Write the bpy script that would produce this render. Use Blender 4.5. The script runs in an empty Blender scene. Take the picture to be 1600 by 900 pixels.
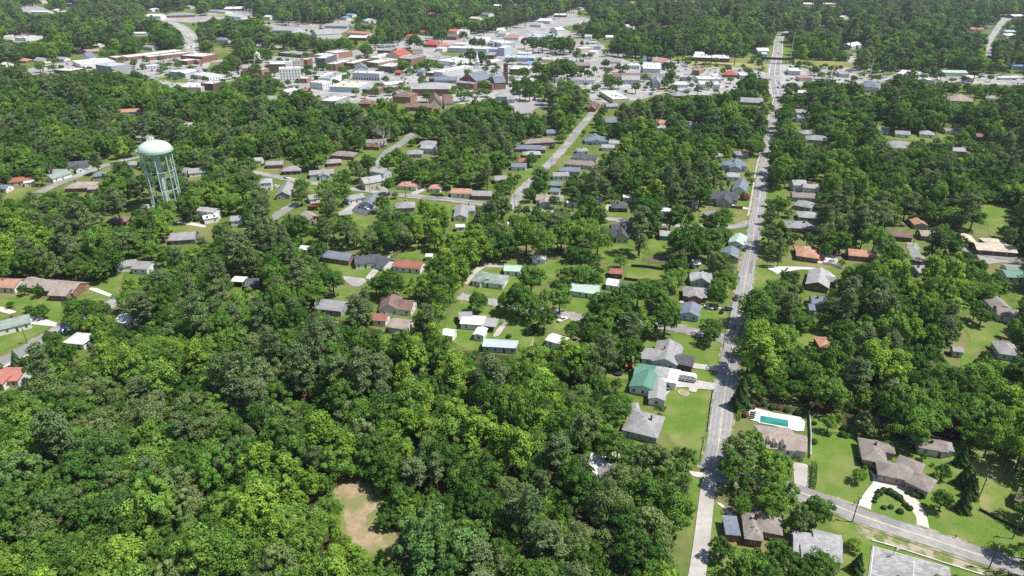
import bpy, bmesh, math, random
import numpy as np
from mathutils import Vector, Matrix

random.seed(11)
RNG = np.random.default_rng(11)
scene = bpy.context.scene
COL = scene.collection

# ---------------------------------------------------------------- camera geometry
CAM_H = 150.0
PITCH = math.radians(26.4)
FPX = 1069.0                       # focal length in pixels of the 1600 px wide photograph
FWD = np.array([0.0, math.cos(PITCH), -math.sin(PITCH)])
UPV = np.array([0.0, math.sin(PITCH), math.cos(PITCH)])


def G(px, py, z=0.0):
    """Point of the photograph -> place in the world at height z."""
    d = FWD * FPX + UPV * (450.0 - py)
    dx = px - 800.0
    t = (z - CAM_H) / d[2]
    return (dx * t, d[1] * t)


def proj(x, y, z):
    zc = y * FWD[1] + (z - CAM_H) * FWD[2]
    v = y * UPV[1] + (z - CAM_H) * UPV[2]
    return 800.0 + FPX * x / zc, 450.0 - FPX * v / zc


def depth(x, y, z=0.0):
    return y * FWD[1] + (z - CAM_H) * FWD[2]


def P(t, x, y):
    """Coordinates read off an enlarged tile of the photograph -> full photograph pixels."""
    if t == 'F':
        return (x, y)
    if t[0] == 'D':
        return (X8[int(t[1])] + x / 8.0, 50 + y / 8.0)
    if t[0] == 'U':
        return (200 * int(t[1]) + x / 8.0, y / 8.0)
    return (400 * int(t[0]) + x / 4.0, 225 * int(t[1]) + y / 4.0)


X8 = [0, 180, 380, 560, 740, 940, 1140, 1340]

# ---------------------------------------------------------------- keep-open mask (half photo size)
MW, MH = 800, 450
MASK = np.zeros((MH, MW), bool)


def paint(poly, val=True):
    """Mark a polygon of the photograph as a place whose view stays free of planted trees."""
    p = np.array(poly, float) / 2.0
    x0, x1 = max(0, int(p[:, 0].min()) - 1), min(MW, int(p[:, 0].max()) + 2)
    y0, y1 = max(0, int(p[:, 1].min()) - 1), min(MH, int(p[:, 1].max()) + 2)
    if x1 <= x0 or y1 <= y0:
        return
    X, Y = np.meshgrid(np.arange(x0, x1) + .5, np.arange(y0, y1) + .5)
    ins = np.zeros(X.shape, bool)
    n = len(p)
    for i in range(n):
        a, b = p[i], p[(i + 1) % n]
        if a[1] == b[1]:
            continue
        c = (a[1] > Y) != (b[1] > Y)
        ins ^= c & (X < (b[0] - a[0]) * (Y - a[1]) / (b[1] - a[1]) + a[0])
    if val:
        MASK[y0:y1, x0:x1] |= ins
    else:
        MASK[y0:y1, x0:x1] &= ~ins


def hull(pts):
    pts = sorted(set((round(a, 2), round(b, 2)) for a, b in pts))
    if len(pts) < 3:
        return pts

    def half(ps):
        h = []
        for p in ps:
            while len(h) >= 2 and (h[-1][0] - h[-2][0]) * (p[1] - h[-2][1]) - (h[-1][1] - h[-2][1]) * (p[0] - h[-2][0]) <= 0:
                h.pop()
            h.append(p)
        return h
    a, b = half(pts), half(pts[::-1])
    return a[:-1] + b[:-1]


NOTREE = []                         # polygons of the photograph whose ground stays free of trunks
FOOT = []                           # (cx, cy, ux, uy, half length, half width) of every building
TAKEN = []                          # hand placed trees (x, y, r)
LANDMARKS = []                      # (phrase, px, py) for telling trees apart

# ---------------------------------------------------------------- materials
MATS = {}


def nodes_of(m):
    m.use_nodes = True
    nt = m.node_tree
    nt.nodes.clear()
    return nt, nt.nodes, nt.links


def surf(name, col, rough=.85, vary=.25, scale=1.2, col2=None, big=None, bump=0.0, stretch=None, spec=.3, metal=0.0):
    """A procedural surface: base colour broken up by two noises."""
    if name in MATS:
        return MATS[name]
    m = bpy.data.materials.new(name)
    nt, N, L = nodes_of(m)
    out = N.new('ShaderNodeOutputMaterial')
    bs = N.new('ShaderNodeBsdfPrincipled')
    L.new(bs.outputs[0], out.inputs[0])
    bs.inputs['Roughness'].default_value = rough
    bs.inputs['Specular IOR Level'].default_value = spec
    bs.inputs['Metallic'].default_value = metal
    tc = N.new('ShaderNodeTexCoord')
    mp = N.new('ShaderNodeMapping')
    L.new(tc.outputs['Object'], mp.inputs[0])
    if stretch:
        mp.inputs['Scale'].default_value = stretch
    n1 = N.new('ShaderNodeTexNoise')
    n1.inputs['Scale'].default_value = scale
    n1.inputs['Detail'].default_value = 6
    n1.inputs['Roughness'].default_value = .65
    L.new(mp.outputs[0], n1.inputs[0])
    r = N.new('ShaderNodeValToRGB')
    r.color_ramp.elements[0].position = .3
    r.color_ramp.elements[1].position = .7
    c2 = col2 if col2 else tuple(c * (1 - vary) for c in col)
    c1 = col if col2 else tuple(min(1, c * (1 + vary * .6)) for c in col)
    r.color_ramp.elements[0].color = (*c2, 1)
    r.color_ramp.elements[1].color = (*c1, 1)
    L.new(n1.outputs['Fac'], r.inputs[0])
    last = r.outputs[0]
    if big:
        n2 = N.new('ShaderNodeTexNoise')
        n2.inputs['Scale'].default_value = big[1]
        n2.inputs['Detail'].default_value = 4
        L.new(tc.outputs['Object'], n2.inputs[0])
        rr = N.new('ShaderNodeMapRange')
        rr.inputs['From Min'].default_value = big[2] if len(big) > 2 else .42
        rr.inputs['From Max'].default_value = big[3] if len(big) > 3 else .62
        L.new(n2.outputs['Fac'], rr.inputs[0])
        mx = N.new('ShaderNodeMix')
        mx.data_type = 'RGBA'
        L.new(rr.outputs[0], mx.inputs[0])
        L.new(last, mx.inputs[6])
        mx.inputs[7].default_value = (*big[0], 1)
        last = mx.outputs[2]
    L.new(last, bs.inputs['Base Color'])
    if bump:
        b = N.new('ShaderNodeBump')
        b.inputs['Strength'].default_value = bump
        b.inputs['Distance'].default_value = .05
        L.new(n1.outputs['Fac'], b.inputs['Height'])
        L.new(b.outputs[0], bs.inputs['Normal'])
    MATS[name] = m
    return m


def leafmat(name, col, col2, trans=.30):
    col, col2 = (tuple(c * 1.5 for c in q) for q in (col, col2))
    m = bpy.data.materials.new(name)
    nt, N, L = nodes_of(m)
    out = N.new('ShaderNodeOutputMaterial')
    df = N.new('ShaderNodeBsdfDiffuse')
    tr = N.new('ShaderNodeBsdfTranslucent')
    ms = N.new('ShaderNodeMixShader')
    ms.inputs[0].default_value = trans
    L.new(df.outputs[0], ms.inputs[1])
    L.new(tr.outputs[0], ms.inputs[2])
    L.new(ms.outputs[0], out.inputs[0])
    oi = N.new('ShaderNodeObjectInfo')
    mx = N.new('ShaderNodeMix')
    mx.data_type = 'RGBA'
    L.new(oi.outputs['Random'], mx.inputs[0])
    mx.inputs[6].default_value = (*col, 1)
    mx.inputs[7].default_value = (*col2, 1)
    at = N.new('ShaderNodeAttribute')
    at.attribute_name = 'lv'
    mr = N.new('ShaderNodeMapRange')
    mr.inputs['To Min'].default_value = .55
    mr.inputs['To Max'].default_value = 1.45
    L.new(at.outputs['Fac'], mr.inputs[0])
    mu = N.new('ShaderNodeMix')
    mu.data_type = 'RGBA'
    mu.blend_type = 'MULTIPLY'
    mu.inputs[0].default_value = 1
    L.new(mx.outputs[2], mu.inputs[6])
    L.new(mr.outputs[0], mu.inputs[7])
    L.new(mu.outputs[2], df.inputs[0])
    L.new(mu.outputs[2], tr.inputs[0])
    MATS[name] = m
    return m


def ribbed(name, col, step=.45):
    """Standing seam metal or panelled cladding: narrow darker seams across x."""
    if name in MATS:
        return MATS[name]
    m = surf(name, col, rough=.5, vary=.12, scale=.35, spec=.4)
    nt = m.node_tree
    N, L = nt.nodes, nt.links
    bs = [n for n in N if n.type == 'BSDF_PRINCIPLED'][0]
    src = bs.inputs['Base Color'].links[0].from_socket
    tc = [n for n in N if n.type == 'TEX_COORD'][0]
    w = N.new('ShaderNodeTexWave')
    w.inputs['Scale'].default_value = 1 / step / 3.14
    w.inputs['Distortion'].default_value = .3
    L.new(tc.outputs['Object'], w.inputs[0])
    mr = N.new('ShaderNodeMapRange')
    mr.inputs['From Min'].default_value = 0
    mr.inputs['From Max'].default_value = .25
    mr.inputs['To Min'].default_value = .72
    L.new(w.outputs['Fac'], mr.inputs[0])
    mu = N.new('ShaderNodeMix')
    mu.data_type = 'RGBA'
    mu.blend_type = 'MULTIPLY'
    mu.inputs[0].default_value = 1
    L.new(src, mu.inputs[6])
    L.new(mr.outputs[0], mu.inputs[7])
    L.new(mu.outputs[2], bs.inputs['Base Color'])
    return m


def brickmat(name, col, mortar):
    if name in MATS:
        return MATS[name]
    m = surf(name, col, rough=.9, vary=.35, scale=3.0)
    nt = m.node_tree
    N, L = nt.nodes, nt.links
    bs = [n for n in N if n.type == 'BSDF_PRINCIPLED'][0]
    src = bs.inputs['Base Color'].links[0].from_socket
    tc = [n for n in N if n.type == 'TEX_COORD'][0]
    sx = N.new('ShaderNodeSeparateXYZ')
    L.new(tc.outputs['Object'], sx.inputs[0])
    ad = N.new('ShaderNodeMath')
    L.new(sx.outputs[0], ad.inputs[0])
    L.new(sx.outputs[1], ad.inputs[1])
    cb = N.new('ShaderNodeCombineXYZ')
    L.new(ad.outputs[0], cb.inputs[0])
    L.new(sx.outputs[2], cb.inputs[1])
    b = N.new('ShaderNodeTexBrick')
    b.inputs['Scale'].default_value = 3.2
    b.inputs['Color1'].default_value = (1, 1, 1, 1)
    b.inputs['Color2'].default_value = (.75, .75, .75, 1)
    b.inputs['Mortar'].default_value = (*mortar, 1)
    b.inputs['Mortar Size'].default_value = .015
    L.new(cb.outputs[0], b.inputs[0])
    mu = N.new('ShaderNodeMix')
    mu.data_type = 'RGBA'
    mu.blend_type = 'MULTIPLY'
    mu.inputs[0].default_value = 1
    L.new(src, mu.inputs[6])
    L.new(b.outputs[0], mu.inputs[7])
    L.new(mu.outputs[2], bs.inputs['Base Color'])
    return m


ROOF = {
    'gr': ('shingle_grey', (.31, .305, .31)), 'dg': ('shingle_charcoal', (.105, .11, .125)), 'lg': ('shingle_pale_grey', (.37, .37, .375)),
    'tn': ('shingle_tan', (.36, .30, .265)), 'br': ('shingle_brown', (.22, .15, .125)), 'gb': ('shingle_grey_brown', (.27, .24, .215)),
    'or': ('shingle_terracotta', (.47, .27, .19)), 'rb': ('shingle_red_brown', (.33, .14, .105)),
    'cm': ('shingle_cream', (.58, .50, .41)), 'gg': ('shingle_grey_green', (.27, .33, .29)), 'bg': ('shingle_blue_grey', (.19, .22, .27)),
}
METAL = {
    'wh': ('metal_white', (.70, .70, .685)), 'gn': ('metal_green', (.11, .25, .185)), 'pg': ('metal_pale_green', (.42, .56, .48)),
    'rd': ('metal_red', (.44, .10, .075)), 'ro': ('metal_red_orange', (.50, .17, .11)), 'si': ('metal_silver', (.33, .335, .34)),
    'bu': ('metal_blue', (.16, .29, .46)), 'pk': ('metal_faded_red', (.50, .20, .17)), 'lb': ('metal_pale_blue', (.46, .53, .58)),
    'wt': ('membrane_cream', (.62, .56, .47)), 'mg': ('membrane_grey', (.36, .355, .35)),
}
WALL = {
    'wh': ('siding_white', (.72, .72, .70)), 'cr': ('siding_cream', (.56, .50, .40)), 'tn': ('siding_tan', (.38, .31, .24)),
    'gy': ('siding_grey', (.34, .35, .36)), 'bl': ('siding_pale_blue', (.45, .52, .60)), 'dg': ('siding_dark_grey', (.13, .13, .14)),
    'bw': ('wall_brown', (.13, .09, .07)), 'lg': ('siding_light_grey', (.52, .53, .54)), 'tl': ('siding_teal', (.06, .28, .32)),
    'yl': ('siding_yellow', (.6, .5, .22)),
}


def roofm(k):
    if k in ROOF:
        n, c = ROOF[k]
        return surf(n, c, rough=.95, vary=.32, scale=1.1, bump=.3, stretch=(1, 1, 3), spec=.15, big=(tuple(v * .74 for v in c), .25, .46, .64))
    n, c = METAL[k]
    return ribbed(n, c)


def wallm(k):
    if k == 'bk':
        return brickmat('brick_red', (.29, .145, .11), (.9, .85, .8))
    if k == 'bo':
        return brickmat('brick_orange', (.42, .23, .16), (.9, .85, .8))
    if k == 'bd':
        return brickmat('brick_dark', (.17, .09, .07), (.9, .85, .8))
    n, c = WALL[k]
    return surf(n, c, rough=.8, vary=.14, scale=.7, stretch=(.4, .4, 5))


M_GLASS = surf('window_glass', (.025, .032, .04), rough=.12, vary=.3, scale=.6, spec=.6)
M_FRAME = surf('window_frame_white', (.7, .7, .68), rough=.6, vary=.08)
M_TRIM = surf('trim_white', (.74, .74, .72), rough=.6, vary=.1)
M_DOOR = surf('door_paint', (.12, .05, .04), rough=.5, vary=.2)
M_WOOD = surf('pole_wood', (.13, .10, .075), rough=.9, vary=.35, scale=2, stretch=(6, 6, .4))
M_BARK = surf('bark', (.11, .085, .065), rough=.95, vary=.4, scale=2, stretch=(3, 3, .5))
M_DEAD = surf('dead_wood', (.34, .30, .27), rough=.95, vary=.3, scale=2)
M_GALV = surf('galvanised_steel', (.5, .52, .53), rough=.5, vary=.15, metal=.2)
M_CONC = surf('concrete', (.44, .42, .395), rough=.9, vary=.18, scale=.5, big=((.36, .34, .31), .09))
M_PALE = surf('concrete_pale', (.62, .585, .54), rough=.9, vary=.14, scale=.4, big=((.5, .47, .43), .12))
M_ASPH = surf('asphalt', (.33, .32, .317), rough=.95, vary=.3, scale=.6, big=((.225, .222, .225), .06, .45, .54))
M_LOT = surf('lot_asphalt', (.40, .385, .365), rough=.95, vary=.35, scale=.16, big=((.29, .285, .28), .03, .46, .50))
M_DARKASPH = surf('asphalt_dark', (.10, .105, .12), rough=.95, vary=.2, scale=.4)
M_PAINTY = surf('paint_yellow', (.50, .45, .32), rough=.8, vary=.25, scale=.6)
M_PAINTW = surf('paint_white', (.72, .72, .70), rough=.8, vary=.2, scale=.6)
M_GRASS = surf('lawn_grass', (.115, .195, .034), rough=1, vary=.3, scale=2.2, big=((.205, .22, .075), .10, .44, .72), stretch=(1, .5, 1), spec=.05)
M_GRASSD = surf('lawn_dry', (.22, .215, .09), rough=1, vary=.25, scale=.6, big=((.14, .19, .045), .05), spec=.05)
M_TRACK = surf('asphalt_worn', (.285, .277, .275), rough=.85, vary=.25, scale=.5, big=((.24, .235, .235), .09))
M_PATCH = surf('asphalt_patch', (.19, .187, .19), rough=.95, vary=.25, scale=.8)
M_MEADL = surf('meadow_light', (.165, .215, .055), rough=1, vary=.3, scale=1.2, big=((.27, .26, .11), .09, .45, .66), spec=.05)
M_VERGE = surf('verge', (.15, .19, .055), rough=1, vary=.3, scale=.8, big=((.36, .31, .23), .22, .48, .58), spec=.05)
M_DIRT = surf('bare_dirt', (.36, .26, .18), rough=1, vary=.25, scale=.6, big=((.27, .24, .11), .09), spec=.05)
M_SAND = surf('pale_field', (.52, .44, .29), rough=1, vary=.2, scale=.06, spec=.05)
M_MEAD = surf('meadow', (.20, .23, .07), rough=1, vary=.3, scale=.08, big=((.33, .30, .13), .012), spec=.05)


# ---------------------------------------------------------------- object helpers
def mk(name, verts, faces, mats, parent=None, midx=None, loc=None, rot=None):
    me = bpy.data.meshes.new(name)
    me.from_pydata([tuple(v) for v in verts], [], [tuple(f) for f in faces])
    for m in (mats if isinstance(mats, (list, tuple)) else [mats]):
        me.materials.append(m)
    if midx is not None:
        me.polygons.foreach_set('material_index', midx)
    me.update()
    return link(name, me, parent, loc, rot)


def link(name, me, parent=None, loc=None, rot=None):
    o = bpy.data.objects.new(name, me)
    COL.objects.link(o)
    if parent is not None:
        o.parent = parent
    if loc is not None:
        o.location = loc
    if rot is not None:
        o.rotation_euler = (0, 0, rot)
    return o


def empty(name, loc, rot=0.0):
    o = bpy.data.objects.new(name, None)
    o.empty_display_size = .5
    COL.objects.link(o)
    o.location = loc
    o.rotation_euler = (0, 0, rot)
    return o


def tag(o, label, cat, group=None):
    o['label'] = label
    o['category'] = cat
    if group:
        o['group'] = group
    return o


def struct(o, kind='structure'):
    o['kind'] = kind
    return o


class MB:
    """Collects boxes, tubes and quads for one mesh."""

    def __init__(s):
        s.v, s.f, s.m = [], [], []

    def add(s, v, f, m=0):
        b = len(s.v)
        s.v += [tuple(p) for p in v]
        s.f += [tuple(i + b for i in q) for q in f]
        s.m += [m] * len(f)

    def box(s, x0, x1, y0, y1, z0, z1, m=0):
        v = [(x0, y0, z0), (x1, y0, z0), (x1, y1, z0), (x0, y1, z0), (x0, y0, z1), (x1, y0, z1), (x1, y1, z1), (x0, y1, z1)]
        s.add(v, [(0, 3, 2, 1), (4, 5, 6, 7), (0, 1, 5, 4), (1, 2, 6, 5), (2, 3, 7, 6), (3, 0, 4, 7)], m)

    def tube(s, a, b, r0, r1=None, n=8, m=0, cap=True):
        r1 = r0 if r1 is None else r1
        a, b = Vector(a), Vector(b)
        d = (b - a).normalized()
        q = d.orthogonal().normalized()
        w = d.cross(q)
        v = []
        for c, r in ((a, r0), (b, r1)):
            for i in range(n):
                t = 2 * math.pi * i / n
                v.append(c + (q * math.cos(t) + w * math.sin(t)) * r)
        f = [(i, (i + 1) % n, n + (i + 1) % n, n + i) for i in range(n)]
        if cap:
            f += [tuple(range(n))[::-1], tuple(range(n, 2 * n))]
        s.add(v, f, m)

    def lathe(s, prof, n=32, m=0, cx=0, cy=0):
        v = []
        for r, z in prof:
            for i in range(n):
                t = 2 * math.pi * i / n
                v.append((cx + r * math.cos(t), cy + r * math.sin(t), z))
        f = []
        for k in range(len(prof) - 1):
            for i in range(n):
                j = (i + 1) % n
                f.append((k * n + i, k * n + j, (k + 1) * n + j, (k + 1) * n + i))
        s.add(v, f, m)

    def ob(s, name, mats, parent=None, loc=None, rot=None):
        return mk(name, s.v, s.f, mats, parent, s.m, loc, rot)


# ---------------------------------------------------------------- ground sheets and roads
_z = {'lawn': .012, 'lot': .14, 'road': .21}
_dz = {'lawn': .0014, 'lot': .002, 'road': .004}


def zlayer(k):
    _z[k] += _dz[k]
    return _z[k]


def catmull(pts, step=5):
    p = [np.array(q, float) for q in pts]
    p = [2 * p[0] - p[1]] + p + [2 * p[-1] - p[-2]]
    out = []
    for i in range(1, len(p) - 2):
        n = max(2, int(np.linalg.norm(p[i + 1] - p[i]) / step))
        for k in range(n):
            t = k / n
            out.append(.5 * ((2 * p[i]) + (-p[i - 1] + p[i + 1]) * t + (2 * p[i - 1] - 5 * p[i] + 4 * p[i + 1] - p[i + 2]) * t * t + (-p[i - 1] + 3 * p[i] - 3 * p[i + 1] + p[i + 2]) * t ** 3))
    out.append(p[-2])
    return out


def sheet(name, t, pts, mat, layer='lawn', mask=True, smooth=True, z=None, ragged=0.0):
    """A flat patch of ground traced as a polygon."""
    fp = [P(t, *q) for q in pts]
    if mask:
        paint(fp)
    g = [G(*q) for q in fp]
    if smooth:
        # round the outline a little so it does not read as a cut-out
        g2 = []
        n = len(g)
        for i in range(n):
            a, b, c = np.array(g[i - 1]), np.array(g[i]), np.array(g[(i + 1) % n])
            for tt in (.0, .5, 1.):
                p0, p1 = b + (a - b) * .18, b + (c - b) * .18
                q = (1 - tt) ** 2 * p0 + 2 * tt * (1 - tt) * b + tt ** 2 * p1
                g2.append(q)
        g = g2
    if ragged:
        g3 = []
        n = len(g)
        for i in range(n):
            a, b = np.array(g[i]), np.array(g[(i + 1) % n])
            k = max(1, int(np.linalg.norm(b - a) / 1.7))
            g3 += [a + (b - a) * j / k + RNG.normal(size=2) * ragged for j in range(k)]
        g = g3
    zz = zlayer(layer) if z is None else z
    bm = bmesh.new()
    vs = [bm.verts.new((float(q[0]), float(q[1]), zz)) for q in g]
    f = bm.faces.new(vs)
    f.normal_update()
    if f.normal.z < 0:
        f.normal_flip()
    bmesh.ops.triangulate(bm, faces=[f])
    me = bpy.data.meshes.new(name)
    bm.to_mesh(me)
    bm.free()
    me.materials.append(mat)
    return struct(link(name, me))


ROADS = []                          # ground polylines (pts, half width) kept free of trunks


def strip(name, pts, width, mat, z, off=0.0, thick=None, kind='structure', w2=None):
    """A ribbon along a ground polyline; off shifts it sideways, thick gives it a kerb."""
    n = len(pts)
    v = []
    for i in range(n):
        a, b = pts[max(0, i - 1)], pts[min(n - 1, i + 1)]
        d = np.array(b) - np.array(a)
        d = d / (np.linalg.norm(d) + 1e-9)
        nrm = np.array((-d[1], d[0]))
        w = width if w2 is None else width + (w2 - width) * i / (n - 1)
        c = np.array(pts[i]) + nrm * off
        l, r = c + nrm * w / 2, c - nrm * w / 2
        v += [(l[0], l[1], z), (r[0], r[1], z)]
        if thick:
            v += [(l[0], l[1], z - thick), (r[0], r[1], z - thick)]
    k = 4 if thick else 2
    f = []
    for i in range(n - 1):
        a, b = i * k, (i + 1) * k
        f.append((a, a + 1, b + 1, b))
        if thick:
            f.append((a, b, b + 2, a + 2))
            f.append((a + 1, a + 3, b + 3, b + 1))
    return struct(mk(name, v, f, mat), kind)


def road(name, t, pts, width, mat=None, mask=True, line=None, walk=None, w2=None, layer='road', maskw=None):
    g = catmull([G(*P(t, *q)) for q in pts])
    z = zlayer(layer)
    ww = (w2 or width)
    ROADS.append((np.array(g), max(width, ww) / 2 + 1.2))
    if mask:
        for i in range(len(g) - 1):
            a, b = np.array(g[i]), np.array(g[i + 1])
            d = (b - a) / (np.linalg.norm(b - a) + 1e-9)
            nn = np.array((-d[1], d[0])) * ((maskw or width) / 2)
            paint([proj(*(q), 0) for q in (a + nn, b + nn, b - nn, a - nn)])
    o = strip(name, g, width, mat or M_ASPH, z, w2=w2)
    if mat is None and mask and width < 9:
        strip('road_shoulder', g, width + 2.0, M_VERGE, z - .065)
    if line:
        m, dash, w, gap = line
        if dash:
            vs, fs = [], []
            acc, on = 0.0, True
            seg = []
            for q in catmull(g, 1.0):
                seg.append(q)
                if len(seg) > 3:
                    if on:
                        strip('lane_marking', seg, w, m, z + .008)
                    on = not on
                    seg = [q]
        else:
            for s in gap:
                strip('lane_marking', g, w, m, z + .008, off=s)
    if walk:
        for s, wd in walk:
            strip('sidewalk', g, wd, M_PALE, z + .06, off=s, thick=.14)
    return g

# ---------------------------------------------------------------- windows
_WM = {}


def win_mesh(w, h, frame=True):
    k = (w, h)
    if k not in _WM:
        b = MB()
        f = .09
        # frame bars stand proud of the wall, the pane sits a little deeper
        b.box(-w / 2, w / 2, -.06, .0, -h / 2, -h / 2 + f, 0)
        b.box(-w / 2, w / 2, -.06, .0, h / 2 - f, h / 2, 0)
        b.box(-w / 2, -w / 2 + f, -.06, .0, -h / 2 + f, h / 2 - f, 0)
        b.box(w / 2 - f, w / 2, -.06, .0, -h / 2 + f, h / 2 - f, 0)
        b.box(-w / 2 + f, w / 2 - f, -.045, .0, -.03, .03, 0)
        b.box(-w / 2 + f, w / 2 - f, -.03, .0, -h / 2 + f, -.03, 1)
        b.box(-w / 2 + f, w / 2 - f, -.03, .0, .03, h / 2 - f, 1)
        me = bpy.data.meshes.new('window')
        me.from_pydata(b.v, [], b.f)
        me.materials.append(M_FRAME)
        me.materials.append(M_GLASS)
        me.polygons.foreach_set('material_index', b.m)
        _WM[k] = me
    return _WM[k]


def add_win(parent, x, y, z, ang, w=1.15, h=1.4, name='window'):
    o = link(name, win_mesh(w, h), parent, (x, y, z), ang)
    return o


_DM = {}


def door_mesh(w, h, mat):
    k = (w, h, mat.name)
    if k not in _DM:
        b = MB()
        b.box(-w / 2 - .1, w / 2 + .1, -.05, 0, 0, h + .1, 0)
        b.box(-w / 2, w / 2, -.08, 0.0, .0, h, 1)
        me = bpy.data.meshes.new('door')
        me.from_pydata(b.v, [], b.f)
        me.materials.append(M_TRIM)
        me.materials.append(mat)
        me.polygons.foreach_set('material_index', b.m)
        _DM[k] = me
    return _DM[k]


def faces_cam(root_ang, cx, cy, nx, ny, lim=-.2):
    wx = nx * math.cos(root_ang) - ny * math.sin(root_ang)
    wy = nx * math.sin(root_ang) + ny * math.cos(root_ang)
    d = math.hypot(cx, cy)
    return (-wx * cx - wy * cy) / d > lim


def gable_slabs(b, cx, cy, ca, sa, L, w, e, p, o=.4, m=0, th=.16):
    """Two sloping roof slabs with real thickness."""
    zr = e + p * w / 2
    ze = e - p * o
    hl = L / 2 + o
    for s in (1, -1):
        pts = []
        for dz in (0, -th):
            for (x, y, z) in ((-hl, s * (w / 2 + o), ze), (hl, s * (w / 2 + o), ze), (hl, 0, zr), (-hl, 0, zr)):
                pts.append((cx + x * ca - y * sa, cy + x * sa + y * ca, z + dz + .17))
        f = [(0, 1, 2, 3), (7, 6, 5, 4), (0, 4, 5, 1), (1, 5, 6, 2), (3, 2, 6, 7), (0, 3, 7, 4)]
        if s < 0:
            f = [q[::-1] for q in f]
        b.add(pts, f, m)


def hip_solid(b, cx, cy, ca, sa, L, w, e, p, o=.45, m=0):
    zr = e + p * w / 2
    ze = e - p * o
    hl, hw = L / 2 + o, w / 2 + o
    if L >= w:
        r = [(-(L / 2 - w / 2), 0), ((L / 2 - w / 2), 0)]
    else:
        r = [(0, -(w / 2 - L / 2)), (0, (w / 2 - L / 2))]
        zr = e + p * L / 2
    if L >= w and L - w < .3:
        r = [(-.15, 0), (.15, 0)]
    pts = [(-hl, -hw, ze), (hl, -hw, ze), (hl, hw, ze), (-hl, hw, ze)]
    pts += [(x, y, z - .14) for x, y, z in pts]
    pts += [(r[0][0], r[0][1], zr), (r[1][0], r[1][1], zr)]
    if L >= w:
        f = [(0, 1, 9, 8), (1, 2, 9), (2, 3, 8, 9), (3, 0, 8)]
    else:
        f = [(0, 1, 8), (1, 2, 9, 8), (2, 3, 9), (3, 0, 8, 9)]
    f += [(0, 4, 5, 1), (1, 5, 6, 2), (2, 6, 7, 3), (3, 7, 4, 0), (7, 6, 5, 4)]
    b.add([(cx + x * ca - y * sa, cy + x * sa + y * ca, z + .16) for x, y, z in pts], f, m)


def flat_slab(b, cx, cy, ca, sa, L, w, e, p, o=.3, m=0):
    hl, hw = L / 2 + o, w / 2 + o
    t = p * w * .35
    pts = []
    for dz in (0.0, .22):
        for x, y, k in ((-hl, -hw, 0), (hl, -hw, 0), (hl, hw, t), (-hl, hw, t)):
            pts.append((cx + x * ca - y * sa, cy + x * sa + y * ca, e + dz + k * .3))
    b.add(pts, [(3, 2, 1, 0), (4, 5, 6, 7), (0, 1, 5, 4), (1, 2, 6, 5), (2, 3, 7, 6), (3, 0, 4, 7)], m)


HOUSES = []


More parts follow.
